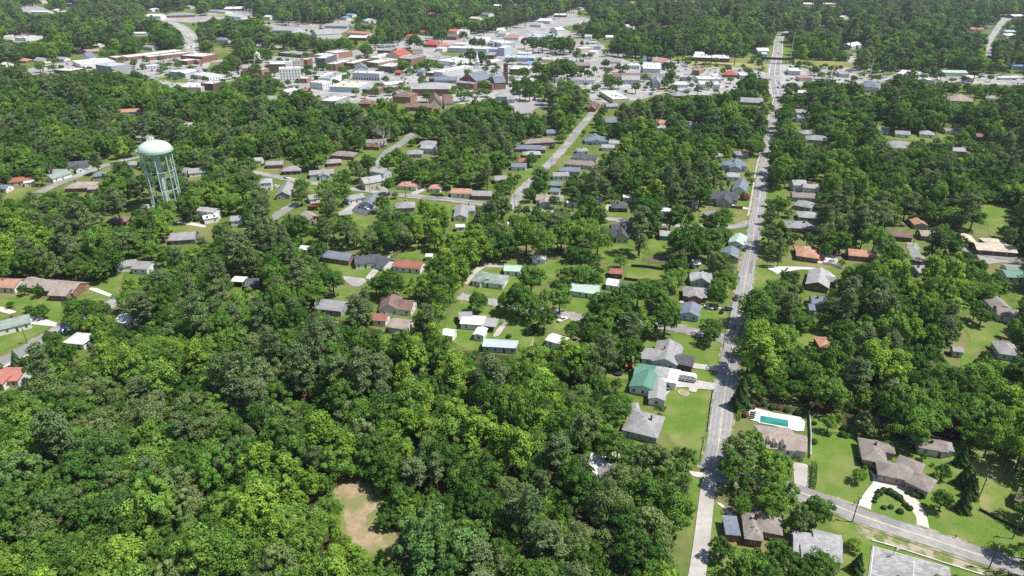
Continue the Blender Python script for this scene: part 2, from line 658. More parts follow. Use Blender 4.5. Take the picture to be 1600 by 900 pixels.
def house(label, t, wings, rc='gr', wc='wh', e=2.9, p=.42, st=1, name='house', cat='house', chim=None,
          door=True, group=None, mask=True, win=True, lm=None, open_walls=False, vent=True):
    if st == 2:
        e = 5.6
    rng = random.Random(label)
    geo = []
    for k, wg in enumerate(wings):
        x1, y1, x2, y2, w = wg[:5]
        kind = wg[5] if len(wg) > 5 else 'g'
        rck = wg[6] if len(wg) > 6 else rc
        ee = (wg[7] if len(wg) > 7 else e) + .045 * k
        rise = 0 if kind == 'f' else p * w / 2
        a = np.array(G(*P(t, x1, y1), ee + rise * .5))
        b = np.array(G(*P(t, x2, y2), ee + rise * .5))
        geo.append([(a + b) / 2, b - a, w, kind, rck, ee, rise])
    c0, d0 = geo[0][0], geo[0][1]
    ang = math.atan2(d0[1], d0[0])
    root = empty(name, (c0[0], c0[1], 0), ang)
    tag(root, label, cat, group)
    dist = math.hypot(*c0)
    wallb, roofs = MB(), {}
    wins, doors = [], []
    ca0, sa0 = math.cos(-ang), math.sin(-ang)
    hullpts = []
    for c, d, w, kind, rck, ee, rise in geo:
        L = float(np.linalg.norm(d))
        rel = c - c0
        lx, ly = rel[0] * ca0 - rel[1] * sa0, rel[0] * sa0 + rel[1] * ca0
        la = math.atan2(d[1], d[0]) - ang
        ca, sa = math.cos(la), math.sin(la)
        FOOT.append((c[0], c[1], d[0] / L, d[1] / L, L / 2 + 1.2, w / 2 + 1.2))
        rb = roofs.setdefault(rck, MB())
        (gable_slabs if kind == 'g' else hip_solid if kind == 'h' else flat_slab)(rb, lx, ly, ca, sa, L, w, ee, p)

        def loc(x, y, z):
            return (lx + x * ca - y * sa, ly + x * sa + y * ca, z)
        hl, hw = L / 2, w / 2
        if open_walls or (kind == 'f' and name == 'carport'):
            for sx in (-hl + .15, hl - .15):
                for sy in (-hw + .15, hw - .15):
                    q = loc(sx, sy, 0)
                    wallb.tube(q, (q[0], q[1], ee), .09, n=6)
        else:
            vs = [loc(-hl, -hw, 0), loc(hl, -hw, 0), loc(hl, hw, 0), loc(-hl, hw, 0), loc(-hl, -hw, ee), loc(hl, -hw, ee), loc(hl, hw, ee), loc(-hl, hw, ee)]
            fs = [(0, 1, 5, 4), (2, 3, 7, 6)]
            if kind == 'g':
                vs += [loc(-hl, 0, ee + rise), loc(hl, 0, ee + rise)]
                fs += [(1, 2, 6, 9, 5), (3, 0, 4, 8, 7)]
            else:
                fs += [(1, 2, 6, 5), (3, 0, 4, 7)]
            wallb.add(vs, fs)
            if win and dist < 1000:
                step = 2.9 if dist < 520 else 3.6
                for (nx, ny, ln, off) in ((0, -1, L, hw), (0, 1, L, hw), (1, 0, w, hl), (-1, 0, w, hl)):
                    gx, gy = nx * ca - ny * sa, nx * sa + ny * ca
                    if not faces_cam(ang, c[0], c[1], gx, gy):
                        continue
                    n = max(1, int((ln - 1.2) / step))
                    for i in range(n):
                        u = (i + .5) / n * ln - ln / 2
                        x, y = (u * -ny + nx * off, u * nx + ny * off) if ny else (nx * off, u)
                        if ny:
                            x, y = u, ny * off
                        q = loc(x, y, 0)
                        wa = la + math.atan2(ny, nx) + math.pi / 2
                        for s in range(st):
                            if s == 0 and door and ny and i == n // 2 and not doors and n >= 2:
                                doors.append((q, wa))
                                continue
                            if rng.random() < .14:
                                continue
                            wins.append((q[0], q[1], 1.55 + 2.75 * s, wa))
        for sx in (-hl - .4, hl + .4):
            for sy in (-hw - .4, hw + .4):
                for z in ((0, ee) if dist < 600 else (1.2, ee)):
                    q = c + d / L * sx + np.array((-d[1], d[0])) / L * sy
                    hullpts.append(proj(q[0], q[1], z))
            q = c + d / L * sx * (1 if kind == 'g' else .6)
            hullpts.append(proj(q[0], q[1], ee + rise))
    wallb.ob('wall', wallm(wc), root)
    ro = None
    for rck, rb in roofs.items():
        r = rb.ob('roof', roofm(rck), root)
        if len(roofs) > 1 and ro is not None:
            r['label'] = {'wh': 'white metal roof section', 'gr': 'grey roof section', 'gn': 'green metal roof section', 'dg': 'dark grey roof section', 'lg': 'pale grey roof section'}.get(rck, 'differently coloured roof section')
        ro = ro or r
    for x, y, z, a in wins:
        add_win(root, x, y, z, a)
    for q, a in doors:
        link('door', door_mesh(.95, 2.05, M_DOOR), root, (q[0], q[1], .1), a)
    g0 = geo[0]
    L0, w0 = float(np.linalg.norm(g0[1])), g0[2]
    if chim is None:
        chim = rng.random() < .16 and dist < 900 and name == 'house' and rc in ROOF
    if chim:
        b = MB()
        cx = L0 * rng.uniform(-.28, .28)
        cy = w0 * rng.choice((-.12, .12, .2))
        zt = g0[5] + g0[6] + .8
        b.box(cx - .4, cx + .4, cy - .3, cy + .3, g0[5], zt, 0)
        b.box(cx - .48, cx + .48, cy - .38, cy + .38, zt, zt + .15, 0)
        ch = b.ob('chimney', wallm('bd'), ro)
    if vent and dist < 480 and rc in ROOF and name == 'house':
        for _ in range(rng.randint(1, 3)):
            b = MB()
            x, s, yy = L0 * rng.uniform(-.3, .3), rng.choice((-1, 1)), rng.uniform(.12, .3) * w0
            z = g0[5] + p * (w0 / 2 - yy) + .1
            b.box(x - .14, x + .14, s * yy - .14, s * yy + .14, z - .3, z + .45)
            b.ob('roof_vent', M_TRIM if rng.random() < .5 else M_GALV, ro)
    if dist > 900:
        hullpts += [(q[0] + sx, q[1] + sy) for q in list(hullpts) for sx, sy in ((2, 0), (-2, 0), (0, 2.5), (0, -1))]
    h = hull(hullpts)
    if mask:
        paint(h)
    hx = [q[0] for q in h]
    hy = [q[1] for q in h]
    if lm:
        LANDMARKS.append((lm, sum(hx) / len(hx), sum(hy) / len(hy)))
    HOUSES.append(root)
    return root


def block(label, t, A, B, C, h, rc='wh', wc='bk', rows=0, name='building', cat='building', mask=True, lm=None, group=None, units=None, wsize=(1.2, 1.7), cols=None, depth_m=None):
    """A flat roofed building: A and B are the ends of its front roof edge, C the back corner beyond B."""
    a, b, c = (np.array(G(*P(t, *q), h)) for q in (A, B, C))
    u = b - a
    L = float(np.linalg.norm(u))
    u = u / L
    v = np.array((-u[1], u[0]))
    D = abs(float(np.dot(c - b, v))) if depth_m is None else depth_m
    D = max(6.0, D)
    if np.dot(v, b) < 0:
        v = -v
    cen = a + u * L / 2 + v * D / 2
    ang = math.atan2(u[1], u[0])
    root = empty(name, (cen[0], cen[1], 0), ang)
    tag(root, label, cat, group)
    sgn = 1 if np.dot(v, (-math.sin(ang), math.cos(ang))) > 0 else -1
    x0, x1, y0, y1 = -L / 2, L / 2, -D / 2, D / 2
    w = MB()
    tk = .35
    w.box(x0, x1, y0, y0 + tk, 0, h)
    w.box(x0, x1, y1 - tk, y1, 0, h)
    w.box(x0, x0 + tk, y0 + tk, y1 - tk, 0, h)
    w.box(x1 - tk, x1, y0 + tk, y1 - tk, 0, h)
    w.ob('wall', wallm(wc), root)
    r = MB()
    r.box(x0 + tk, x1 - tk, y0 + tk, y1 - tk, h - .8, h - .35)
    ro = r.ob('roof', roofm(rc), root)
    cp = MB()
    for bx in ((x0 - .06, x1 + .06, y0 - .06, y0 + tk), (x0 - .06, x1 + .06, y1 - tk, y1 + .06), (x0 - .06, x0 + tk, y0 + tk, y1 - tk), (x1 - tk, x1 + .06, y0 + tk, y1 - tk)):
        cp.box(*bx, h, h + .1)
    cp.ob('coping', M_TRIM if wc in ('wh', 'cr', 'lg', 'bl') else M_CONC, root)
    rng = random.Random(label)
    n_u = units if units is not None else max(0, min(4, int(L * D / 220)))
    for i in range(n_u):
        q = MB()
        s = rng.uniform(.8, 1.5)
        q.box(-s, s, -s * .7, s * .7, 0, 1.3)
        q.lathe([(s * .5, 1.3), (s * .5, 1.5), (.05, 1.5)], 10)
        q.ob('air_conditioner', M_GALV, ro, (rng.uniform(-.36, .36) * L, rng.uniform(-.36, .36) * D, h - .35), rng.choice((0, 1.57)))
    if rows:
        fronts = []
        for (nx, ny, ln, off) in ((0, -1, L, D / 2), (0, 1, L, D / 2), (1, 0, D, L / 2), (-1, 0, D, L / 2)):
            if faces_cam(ang, cen[0], cen[1], nx, ny, .05):
                fronts.append((nx, ny, ln, off))
        total = 0
        for nx, ny, ln, off in fronts:
            n = max(1, min(14, int(ln / 3.4))) if cols is None else max(1, int(cols * ln / L))
            for i in range(n):
                uu = (i + .5) / n * ln - ln / 2
                x, y = (uu, ny * off) if ny else (nx * off, uu)
                for k in range(rows):
                    if total >= 96:
                        break
                    add_win(root, x, y, 1.9 + k * (h - 1.2) / rows, math.atan2(ny, nx) + math.pi / 2, *wsize)
                    total += 1
    FOOT.append((cen[0], cen[1], u[0], u[1], L / 2 + 1.5, D / 2 + 1.5))
    pts = []
    for sx in (-L / 2, L / 2):
        for sy in (-D / 2, D / 2):
            q = cen + u * sx + v * sy
            for z in (h * .25, h):
                pts.append(proj(q[0], q[1], z))
    if math.hypot(*cen) > 900:
        pts += [(q[0] + sx, q[1] + sy) for q in list(pts) for sx, sy in ((1.5, 0), (-1.5, 0), (0, 2))]
    hh = hull(pts)
    if mask:
        paint(hh)
    if lm:
        LANDMARKS.append((lm, sum(q[0] for q in hh) / len(hh), sum(q[1] for q in hh) / len(hh)))
    HOUSES.append(root)
    return root


# ---------------------------------------------------------------- vehicles
PAINT = {}


def paintm(n):
    c = {'white': (.75, .75, .74), 'black': (.02, .02, .024), 'red': (.45, .02, .02), 'silver': (.48, .49, .5), 'grey': (.16, .165, .17), 'blue': (.04, .09, .26), 'tan': (.4, .33, .24), 'dark': (.05, .055, .07)}[n]
    return surf('car_paint_' + n, c, rough=.28, vary=.06, spec=.6)


M_TYRE = surf('tyre_rubber', (.02, .02, .02), rough=.9)
_CM = {}


def loft(secs, m=0, closed=True):
    """Rings of four corners with cut corners, joined along x: (x, z0, z1, half width bottom, half width top)."""
    b = MB()
    v = []
    for x, z0, z1, w0, w1 in secs:
        c = .07
        v += [(x, -w0, z0), (x, w0, z0), (x, w0, z0 + (z1 - z0) * .6), (x, w1, z1 - c * .5), (x, w1 - c, z1), (x, -w1 + c, z1), (x, -w1, z1 - c * .5), (x, -w0, z0 + (z1 - z0) * .6)]
    n = 8
    f = []
    for k in range(len(secs) - 1):
        for i in range(n):
            j = (i + 1) % n
            f.append((k * n + i, (k + 1) * n + i, (k + 1) * n + j, k * n + j))
    f.append(tuple(range(n)))
    f.append(tuple(range((len(secs) - 1) * n, len(secs) * n))[::-1])
    b.add(v, f, m)
    return b


CARN = [0]


def car(label, t, x, y, dx, dy, col='white', kind='sedan', z=.3, group=None, name=None):
    px, py = P(t, x, y)
    a = np.array(G(px, py, .6))
    q = P(t, x + dx, y + dy)
    b = np.array(G(*q, .6))
    ang = math.atan2(b[1] - a[1], b[0] - a[0])
    if kind == 'pickup':
        body = [(-2.7, .55, .95, .8, .78), (-2.6, .4, 1.02, .92, .9), (-.6, .35, 1.02, .95, .92), (.9, .35, 1.08, .95, .92), (2.4, .38, 1.02, .92, .85), (2.65, .5, .85, .82, .78)]
        cab = [(-.75, 1.0, 1.3, .88, .84), (-.55, 1.0, 1.75, .88, .74), (.75, 1.0, 1.75, .88, .74), (1.45, 1.02, 1.1, .88, .84)]
        nm = 'pickup_truck'
    elif kind == 'suv':
        body = [(-2.35, .5, .95, .8, .78), (-2.28, .38, 1.1, .92, .9), (-1, .32, 1.12, .95, .92), (1.0, .32, 1.12, .95, .92), (2.1, .36, 1.0, .9, .85), (2.35, .48, .82, .8, .76)]
        cab = [(-2.2, 1.05, 1.35, .88, .84), (-1.9, 1.08, 1.75, .88, .74), (.45, 1.08, 1.75, .88, .74), (1.25, 1.08, 1.15, .88, .84)]
        nm = 'suv'
    else:
        body = [(-2.3, .45, .8, .78, .74), (-2.2, .34, .95, .88, .84), (-1.1, .28, .98, .92, .88), (.9, .28, .98, .92, .88), (2.05, .32, .85, .88, .8), (2.3, .42, .7, .78, .72)]
        cab = [(-1.7, .9, 1.0, .84, .8), (-1.0, .95, 1.42, .84, .68), (.25, .95, 1.42, .84, .68), (1.1, .92, 1.0, .84, .8)]
        nm = 'car'
    k = (kind, col)
    if k not in _CM:
        bb = loft(body)
        wc = loft(cab)
        rf = MB()
        rf.box(cab[1][0] + .02, cab[2][0] - .02, -.66, .66, cab[1][2] - .012, cab[1][2] + .03)
        wh = MB()
        wh.tube((0, -.1, 0), (0, .1, 0), .33, n=14)
        wh.tube((0, -.12, 0), (0, .12, 0), .19, n=10, m=1)
        ms = []
        for nme, q, mt in (('body', bb, [paintm(col)]), ('windows', wc, [M_GLASS]), ('roof_panel', rf, [paintm(col)]), ('wheel', wh, [M_TYRE, M_GALV])):
            me = bpy.data.meshes.new(nme)
            me.from_pydata(q.v, [], q.f)
            for mm in mt:
                me.materials.append(mm)
            me.polygons.foreach_set('material_index', q.m)
            ms.append(me)
        _CM[k] = ms
    ms = _CM[k]
    root = empty(name or nm, (a[0], a[1], z), ang)
    tag(root, label, {'pickup': 'pickup', 'suv': 'car', 'sedan': 'car'}[kind], group)
    link('body', ms[0], root)
    link('windows', ms[1], root)
    link('roof_panel', ms[2], root)
    for sx in (-1.4, 1.4):
        for sy in (-.82, .82):
            link('wheel', ms[3], root, (sx, sy, .33))
    CARN[0] += 1
    return root


# ---------------------------------------------------------------- poles, fences
def pole(label, t, x, y, h=10.0, arm=True, ang=0.0, can=True):
    g = G(*P(t, x, y))
    root = empty('utility_pole', (g[0], g[1], 0), ang)
    tag(root, label, 'pole', 'wooden utility poles along the streets')
    b = MB()
    b.tube((0, 0, -.3), (0, 0, h), .17, .11, 8)
    b.ob('post', M_WOOD, root)
    if arm:
        c = MB()
        c.box(-1.2, 1.2, -.17, -.05, h - .7, h - .58)
        for xx in (-1.1, -.5, .5, 1.1):
            c.tube((xx, -.11, h - .58), (xx, -.11, h - .35), .05, n=6)
        c.ob('crossarm', M_WOOD, root)
    if can:
        c = MB()
        c.tube((.35, 0, h - 2.4), (.35, 0, h - 1.5), .22, n=10)
        c.box(.1, .2, -.05, .05, h - 2.2, h - 1.7)
        c.ob('transformer', M_GALV, root)
    return root


def mast(label, t, x, y, top, z=None):
    px, py = P(t, x, y)
    g = G(px, py)
    tp = P(t, *top)[1]
    lo, hi = 5.0, 120.0
    for _ in range(40):
        m = (lo + hi) / 2
        if proj(g[0], g[1], m)[1] > tp:
            lo = m
        else:
            hi = m
    h = lo
    root = empty('transmission_pole', (g[0], g[1], 0))
    tag(root, label, 'pole', 'tall steel transmission poles by the railway')
    b = MB()
    b.tube((0, 0, 0), (0, 0, h), .75, .3, 10)
    b.ob('post', M_GALV, root)
    c = MB()
    for k, s in ((.97, 1), (.92, -1), (.87, 1)):
        c.tube((0, 0, h * k - .4), (s * 2.6, 0, h * k), .13, .07, 6)
    c.ob('crossarm', M_GALV, root)
    return root


def fence(label, t, pts, h, mat, name='fence', th=.12, cat='fence', post=3.0):
    g = catmull([G(*P(t, *q)) for q in pts], 2.5)
    v, f = [], []
    n = len(g)
    for i in range(n):
        a, b = g[max(0, i - 1)], g[min(n - 1, i + 1)]
        d = (b - a) / (np.linalg.norm(b - a) + 1e-9)
        nn = np.array((-d[1], d[0])) * th / 2
        l, r = g[i] + nn, g[i] - nn
        v += [(l[0], l[1], 0), (r[0], r[1], 0), (l[0], l[1], h), (r[0], r[1], h)]
    for i in range(n - 1):
        a, b = i * 4, i * 4 + 4
        f += [(a + 2, a + 3, b + 3, b + 2), (a, a + 2, b + 2, b), (a + 1, b + 1, b + 3, a + 3)]
    f += [(0, 1, 3, 2), ((n - 1) * 4, (n - 1) * 4 + 2, (n - 1) * 4 + 3, (n - 1) * 4 + 1)]
    c = np.mean(g, axis=0)
    root = empty(name, (c[0], c[1], 0))
    tag(root, label, cat)
    v = [(q[0] - c[0], q[1] - c[1], q[2]) for q in v]
    mk('panel', v, f, mat, root)
    pb = MB()
    for i in range(0, n):
        q = g[i] - c
        pb.box(q[0] - .09, q[0] + .09, q[1] - .09, q[1] + .09, 0, h + .12)
    pb.ob('posts', mat, root)['kind'] = 'stuff'
    return root

# ---------------------------------------------------------------- foliage
LEAF = {
    'b': leafmat('leaf_dark_green', (.046, .105, .020), (.082, .158, .031)),
    'm': leafmat('leaf_mid_green', (.085, .172, .028), (.13, .225, .042)),
    'y': leafmat('leaf_yellow_green', (.125, .22, .030), (.185, .285, .046), .36),
    'p': leafmat('leaf_pine', (.085, .13, .050), (.13, .17, .075), .25),
    'o': leafmat('leaf_olive', (.095, .150, .046), (.15, .195, .072)),
    't': leafmat('leaf_blue_green', (.068, .142, .036), (.105, .19, .056)),
    'c': leafmat('leaf_cedar', (.034, .068, .022), (.05, .09, .03), .1),
    's': leafmat('leaf_shrub', (.03, .062, .02), (.06, .10, .03), .1),
    'r': leafmat('leaf_red_shrub', (.10, .05, .035), (.16, .08, .05), .15),
    'k': leafmat('leaf_palm', (.11, .14, .04), (.15, .17, .05), .2),
}


def rvec(n):
    v = RNG.normal(size=(n, 3))
    return v / np.linalg.norm(v, axis=1, keepdims=True)


def quads(cen, nrm, size, asp=.75):
    n = len(cen)
    a = np.cross(nrm, rvec(n))
    a /= np.linalg.norm(a, axis=1, keepdims=True) + 1e-9
    b = np.cross(nrm, a)
    s = size[:, None] * .5
    bend = nrm * s * .35
    v = np.stack([cen - a * s - b * s * asp - bend, cen + a * s * .8 - b * s * asp * .7, cen + a * s + b * s * asp - bend, cen - a * s * .7 + b * s * asp * .9], 1)
    return v.reshape(-1, 3)


def leafmesh(name, cen, nrm, size, lv, mat, asp=.75):
    v = quads(cen, nrm, size, asp)
    n = len(cen)
    me = bpy.data.meshes.new(name)
    me.vertices.add(4 * n)
    me.vertices.foreach_set('co', v.astype(np.float32).ravel())
    me.loops.add(4 * n)
    me.loops.foreach_set('vertex_index', np.arange(4 * n, dtype=np.int32))
    me.polygons.add(n)
    me.polygons.foreach_set('loop_start', np.arange(0, 4 * n, 4, dtype=np.int32))
    me.polygons.foreach_set('loop_total', np.full(n, 4, np.int32))
    at = me.attributes.new('lv', 'FLOAT', 'FACE')
    at.data.foreach_set('value', lv.astype(np.float32))
    me.materials.append(mat)
    me.update()
    me.validate()
    return me


def lobes_crown(R, hc, zc, K, per, lr, size, up=.35, shape=1.0, rag=.28):
    """Leaf cards on K overlapping lobes spread over an uneven ellipsoid."""
    cs, ns, ss, ls = [], [], [], []
    ga = math.pi * (3 - 5 ** .5)
    for k in range(K):
        z = 1 - 1.75 * (k + .5) / K
        rr = math.sqrt(max(0, 1 - z * z))
        th = k * ga + RNG.uniform(-.5, .5)
        f = RNG.uniform(.50, .86) if RNG.uniform() < .82 else RNG.uniform(.9, 1.08)
        if RNG.uniform() < .1:
            continue
        taper = 1.0 if shape == 1 else (1 - max(0, z) * (1 - shape))
        c = np.array((rr * math.cos(th) * R * f * taper, rr * math.sin(th) * R * f * taper, zc + z * hc * f * .92))
        r = lr * RNG.uniform(.55, 1.4)
        d = rvec(per)
        an = RNG.uniform(.75, 1.3, 3)
        keep = d[:, 2] > -.42
        d = d[keep]
        rad = r * (1 + RNG.uniform(-rag, rag * .6, len(d)))
        cs.append(c + d * rad[:, None] * an * np.array((1, 1, .82)))
        n = d * 1.3 + rvec(len(d)) * .62 + np.array((0, 0, up))
        ns.append(n / np.linalg.norm(n, axis=1, keepdims=True))
        ss.append(size * RNG.uniform(.65, 1.35, len(d)))
        lob = RNG.uniform(.25, .75)
        ls.append(np.clip(lob + RNG.uniform(-.25, .25, len(d)), 0, 1))
    return np.concatenate(cs), np.concatenate(ns), np.concatenate(ss), np.concatenate(ls)


def trunk_mb(h, r, limbs, R, zc, seed=0, n=7):
    rg = random.Random(seed)
    b = MB()
    pts = [(0, 0, -.2)]
    x = y = 0
    for i in range(1, 5):
        x += rg.uniform(-.12, .12) * h * .12
        y += rg.uniform(-.12, .12) * h * .12
        pts.append((x, y, h * i / 4))
    for i in range(4):
        b.tube(pts[i], pts[i + 1], r * (1.25 - .24 * i), r * (1.0 - .24 * i), n, cap=False)
    for k in range(limbs):
        t = rg.uniform(.38, .9)
        i = min(3, int(t * 4))
        f = t * 4 - i
        s = [pts[i][j] + (pts[i + 1][j] - pts[i][j]) * f for j in range(3)]
        a = k * 2.4 + rg.uniform(-.4, .4)
        l = R * rg.uniform(.45, .8)
        mpt = (s[0] + math.cos(a) * l * .5, s[1] + math.sin(a) * l * .5, s[2] + l * .35)
        e = (s[0] + math.cos(a) * l, s[1] + math.sin(a) * l, s[2] + l * .75)
        b.tube(s, mpt, r * .45, r * .28, 5, cap=False)
        b.tube(mpt, e, r * .28, r * .07, 5, cap=False)
    return b


def mb_mesh(b, name, mats):
    me = bpy.data.meshes.new(name)
    me.from_pydata(b.v, [], b.f)
    for m in mats:
        me.materials.append(m)
    me.polygons.foreach_set('material_index', b.m)
    return me


PROTO = {}                          # kind -> list of (crown mesh, trunk mesh, crown radius, crown centre height, height)


def add_proto(kind, cen, nrm, size, lv, tb, R, zc, ht, asp=.75, bark=None):
    cm = leafmesh('crown', cen, nrm, size, lv, LEAF[kind], asp)
    tm = mb_mesh(tb, 'trunk', [bark or M_BARK])
    PROTO.setdefault(kind, []).append((cm, tm, R, zc, ht))


for kind, nv in (('b', 7), ('m', 7), ('o', 4), ('t', 3)):
    for i in range(nv):
        R = 5.0
        hc = RNG.uniform(4.3, 5.6)
        zc = hc + RNG.uniform(1.6, 3.0)
        K = int(RNG.integers(30, 44))
        c, n, s, l = lobes_crown(R, hc, zc, K, 190, R * RNG.uniform(.22, .30), .44, up=.2, rag=.26)
        add_proto(kind, c, n, s, l, trunk_mb(zc + hc * .4, .32, 7, R, zc, i), R, zc, zc + hc)
for i in range(6):                  # upright pale crowns made of many small tufts
    R = 4.0
    hc = RNG.uniform(5.4, 7.0)
    zc = hc + 2.2
    K = int(RNG.integers(34, 46))
    c, n, s, l = lobes_crown(R, hc, zc, K, 120, R * .28, .48, up=.5, shape=.6, rag=.45)
    add_proto('y', c, n, s, l, trunk_mb(zc + hc * .5, .26, 6, R, zc, i + 20), R, zc, zc + hc)
for i in range(5):                  # pines: flattened tufts on a tall bare trunk
    R = 4.0
    hc = RNG.uniform(5.0, 6.5)
    zc = hc + 5.5
    cs, ns, ss, ls = [], [], [], []
    K = int(RNG.integers(34, 44))
    for k in range(K):
        z = RNG.uniform(-.9, 1.0)
        rr = math.sqrt(max(0.05, 1 - z * z)) * RNG.uniform(.45, .95)
        th = RNG.uniform(0, 6.28)
        c = np.array((rr * math.cos(th) * R * .85, rr * math.sin(th) * R * .85, zc + z * hc))
        per = 75
        d = rvec(per)
        cs.append(c + d * np.array((1.35, 1.35, .7)) * RNG.uniform(.45, 1.1, (per, 1)))
        n = d + rvec(per) * .8 + np.array((0, 0, .7))
        ns.append(n / np.linalg.norm(n, axis=1, keepdims=True))
        ss.append(RNG.uniform(.35, .75, per))
        ls.append(np.clip(RNG.uniform(.2, .8) + RNG.uniform(-.25, .25, per), 0, 1))
    add_proto('p', np.concatenate(cs), np.concatenate(ns), np.concatenate(ss), np.concatenate(ls), trunk_mb(zc + hc * .8, .26, 9, R * .8, zc, i + 40), R, zc, zc + hc, asp=.45)
for i in range(3):                  # conical evergreens
    N = 2600
    u = RNG.uniform(0, 1, N) ** .6
    z = (1 - u) * 9.0 + .4
    th = RNG.uniform(0, 6.28, N)
    rr = u * 2.5 * (1 + .16 * np.sin(th * 5 + z * 2.1 + i) + RNG.uniform(-.2, .12, N)) + .1
    cen = np.stack([rr * np.cos(th), rr * np.sin(th), z], 1)
    n = np.stack([np.cos(th), np.sin(th), np.full(N, .7)], 1) + rvec(N) * .7
    add_proto('c', cen, n / np.linalg.norm(n, axis=1, keepdims=True), RNG.uniform(.3, .55, N), np.clip(.5 + .3 * np.sin(th * 5 + z * 2.1 + i) + RNG.uniform(-.3, .3, N), 0, 1), trunk_mb(4, .16, 0, 1, 1, i), 2.5, 4.5, 9.4)
for kind in ('s', 'r'):
    for i in range(2):              # clipped round shrubs
        N = 900
        d = rvec(N)
        d = d[d[:, 2] > -.6]
        rad = 1 + RNG.uniform(-.14, .07, len(d)) + .06 * np.sin(d[:, 0] * 7 + i) * np.cos(d[:, 1] * 6)
        cen = d * rad[:, None] * np.array((1, 1, .85)) + np.array((0, 0, .75))
        n = d + rvec(len(d)) * .6
        tb = MB()
        tb.tube((0, 0, -.1), (0, 0, .7), .1, .05, 6)
        add_proto(kind, cen, n / np.linalg.norm(n, axis=1, keepdims=True), RNG.uniform(.16, .3, len(d)), RNG.uniform(0, 1, len(d)), tb, 1.0, .75, 1.6)
# palm: arching fronds
cs, ns, ss, ls = [], [], [], []
for k in range(22):
    a = k * 2.4
    tilt = RNG.uniform(-.2, 1.0)
    for j in range(12):
        f = j / 11
        r = 1.7 * f
        z = 3.2 + 1.1 * tilt * f - 1.5 * f * f
        for w in (-.12, .12):
            cs.append((math.cos(a) * r - math.sin(a) * w * (1 - f * .6), math.sin(a) * r + math.cos(a) * w * (1 - f * .6), z))
            ns.append((-math.cos(a) * .4, -math.sin(a) * .4, 1))
            ss.append(.34)
            ls.append(RNG.uniform(.2, .9))
tb = MB()
tb.tube((0, 0, -.1), (0, 0, 3.2), .2, .16, 8)
nn = np.array(ns)
add_proto('k', np.array(cs), nn / np.linalg.norm(nn, axis=1, keepdims=True), np.array(ss), np.array(ls), tb, 1.7, 3.3, 3.8)

DEADM = []
for i in range(2):
    rg = random.Random(i + 5)
    b = MB()

    def branch(p, d, l, r, lev):
        e = p + d * l
        b.tube(p, e, r, r * .6, 5, cap=False)
        if lev == 0:
            return
        for _ in range(3 if lev > 1 else 4):
            q = (d + Vector((rg.uniform(-1, 1), rg.uniform(-1, 1), rg.uniform(-.15, .7))) * .75).normalized()
            branch(p + d * l * rg.uniform(.45, 1), q, l * rg.uniform(.5, .72), r * .55, lev - 1)
    branch(Vector((0, 0, -.2)), Vector((0, 0, 1)), 7.5, .34, 0)
    for k in range(7):
        a = k * .9
        branch(Vector((0, 0, 3 + k * .7)), Vector((math.cos(a), math.sin(a), .7)).normalized(), 3.0, .16, 3)
    DEADM.append(b)

KIND = {                            # object name, label words, category, share-of-crown form
    'b': ('broadleaf_tree', 'dark green rounded tree'),
    'm': ('broadleaf_tree', 'fresh green leafy tree'),
    'o': ('broadleaf_tree', 'olive green broad tree'),
    't': ('broadleaf_tree', 'blue green leafy tree'),
    'y': ('yellow_green_tree', 'yellow green upright tree'),
    'p': ('pine_tree', 'grey green tufted pine'),
    'c': ('conical_evergreen', 'dark conical evergreen'),
    's': ('shrub', 'dark green clipped round shrub'),
    'r': ('shrub', 'reddish brown round shrub'),
    'k': ('palm_tree', 'small palm with arching fronds'),
    'd': ('dead_tree', 'bare grey dead tree'),
}
TREES = []                          # every tree: dict(kind, var, x, y, s, sz, rot, px, py, rp, hand)


def T(t, x, y, r, kind='b', tall=1.0):
    """A tree whose crown centre and crown radius were read off the photograph."""
    px, py = P(t, x, y)
    k = 8.0 if t[0] in 'DU' else 1.0 if t == 'F' else 4.0
    rp = r / k
    ref = (4.0, 7.0, 5.0) if kind == 'd' else PROTO[kind][0][2:5]
    z, rm = 6.0, 4.0
    for _ in range(4):
        g = G(px, py, z)
        rm = rp * depth(g[0], g[1], z) / FPX
        z = ref[1] * rm / ref[0] * tall
    g = G(px, py, z)
    s = rm / ref[0]
    n = len(DEADM) if kind == 'd' else len(PROTO[kind])
    TREES.append(dict(kind=kind, var=random.randrange(n), x=g[0], y=g[1], s=s, sz=s * tall, rot=random.uniform(0, 6.28), px=px, py=py, rp=rp, hand=True))
    if kind not in 'srk':
        TAKEN.append((g[0], g[1], rm * .75))


def TT(t, kind, *pts):
    for p in pts:
        T(t, *p[:3], kind=p[3] if len(p) > 3 else kind)


def ground_blocked(x, y, pad=0.0):
    bx, by = proj(x, y, 0)
    for x0, y0, x1, y1 in NOTREE:
        if x0 < bx < x1 and y0 < by < y1:
            return True
    for cx, cy, ux, uy, hl, hw in FOOT_A[(np.abs(FOOT_A[:, 0] - x) < 70) & (np.abs(FOOT_A[:, 1] - y) < 70)]:
        a, b = (x - cx) * ux + (y - cy) * uy, -(x - cx) * uy + (y - cy) * ux
        if abs(a) < hl + pad and abs(b) < hw + pad:
            return True
    for g, w in ROADS:
        if np.min(np.hypot(g[:, 0] - x, g[:, 1] - y)) < w + pad * .5:
            return True
    return False


_NG = np.random.default_rng(5).uniform(0, 1, (64, 64))


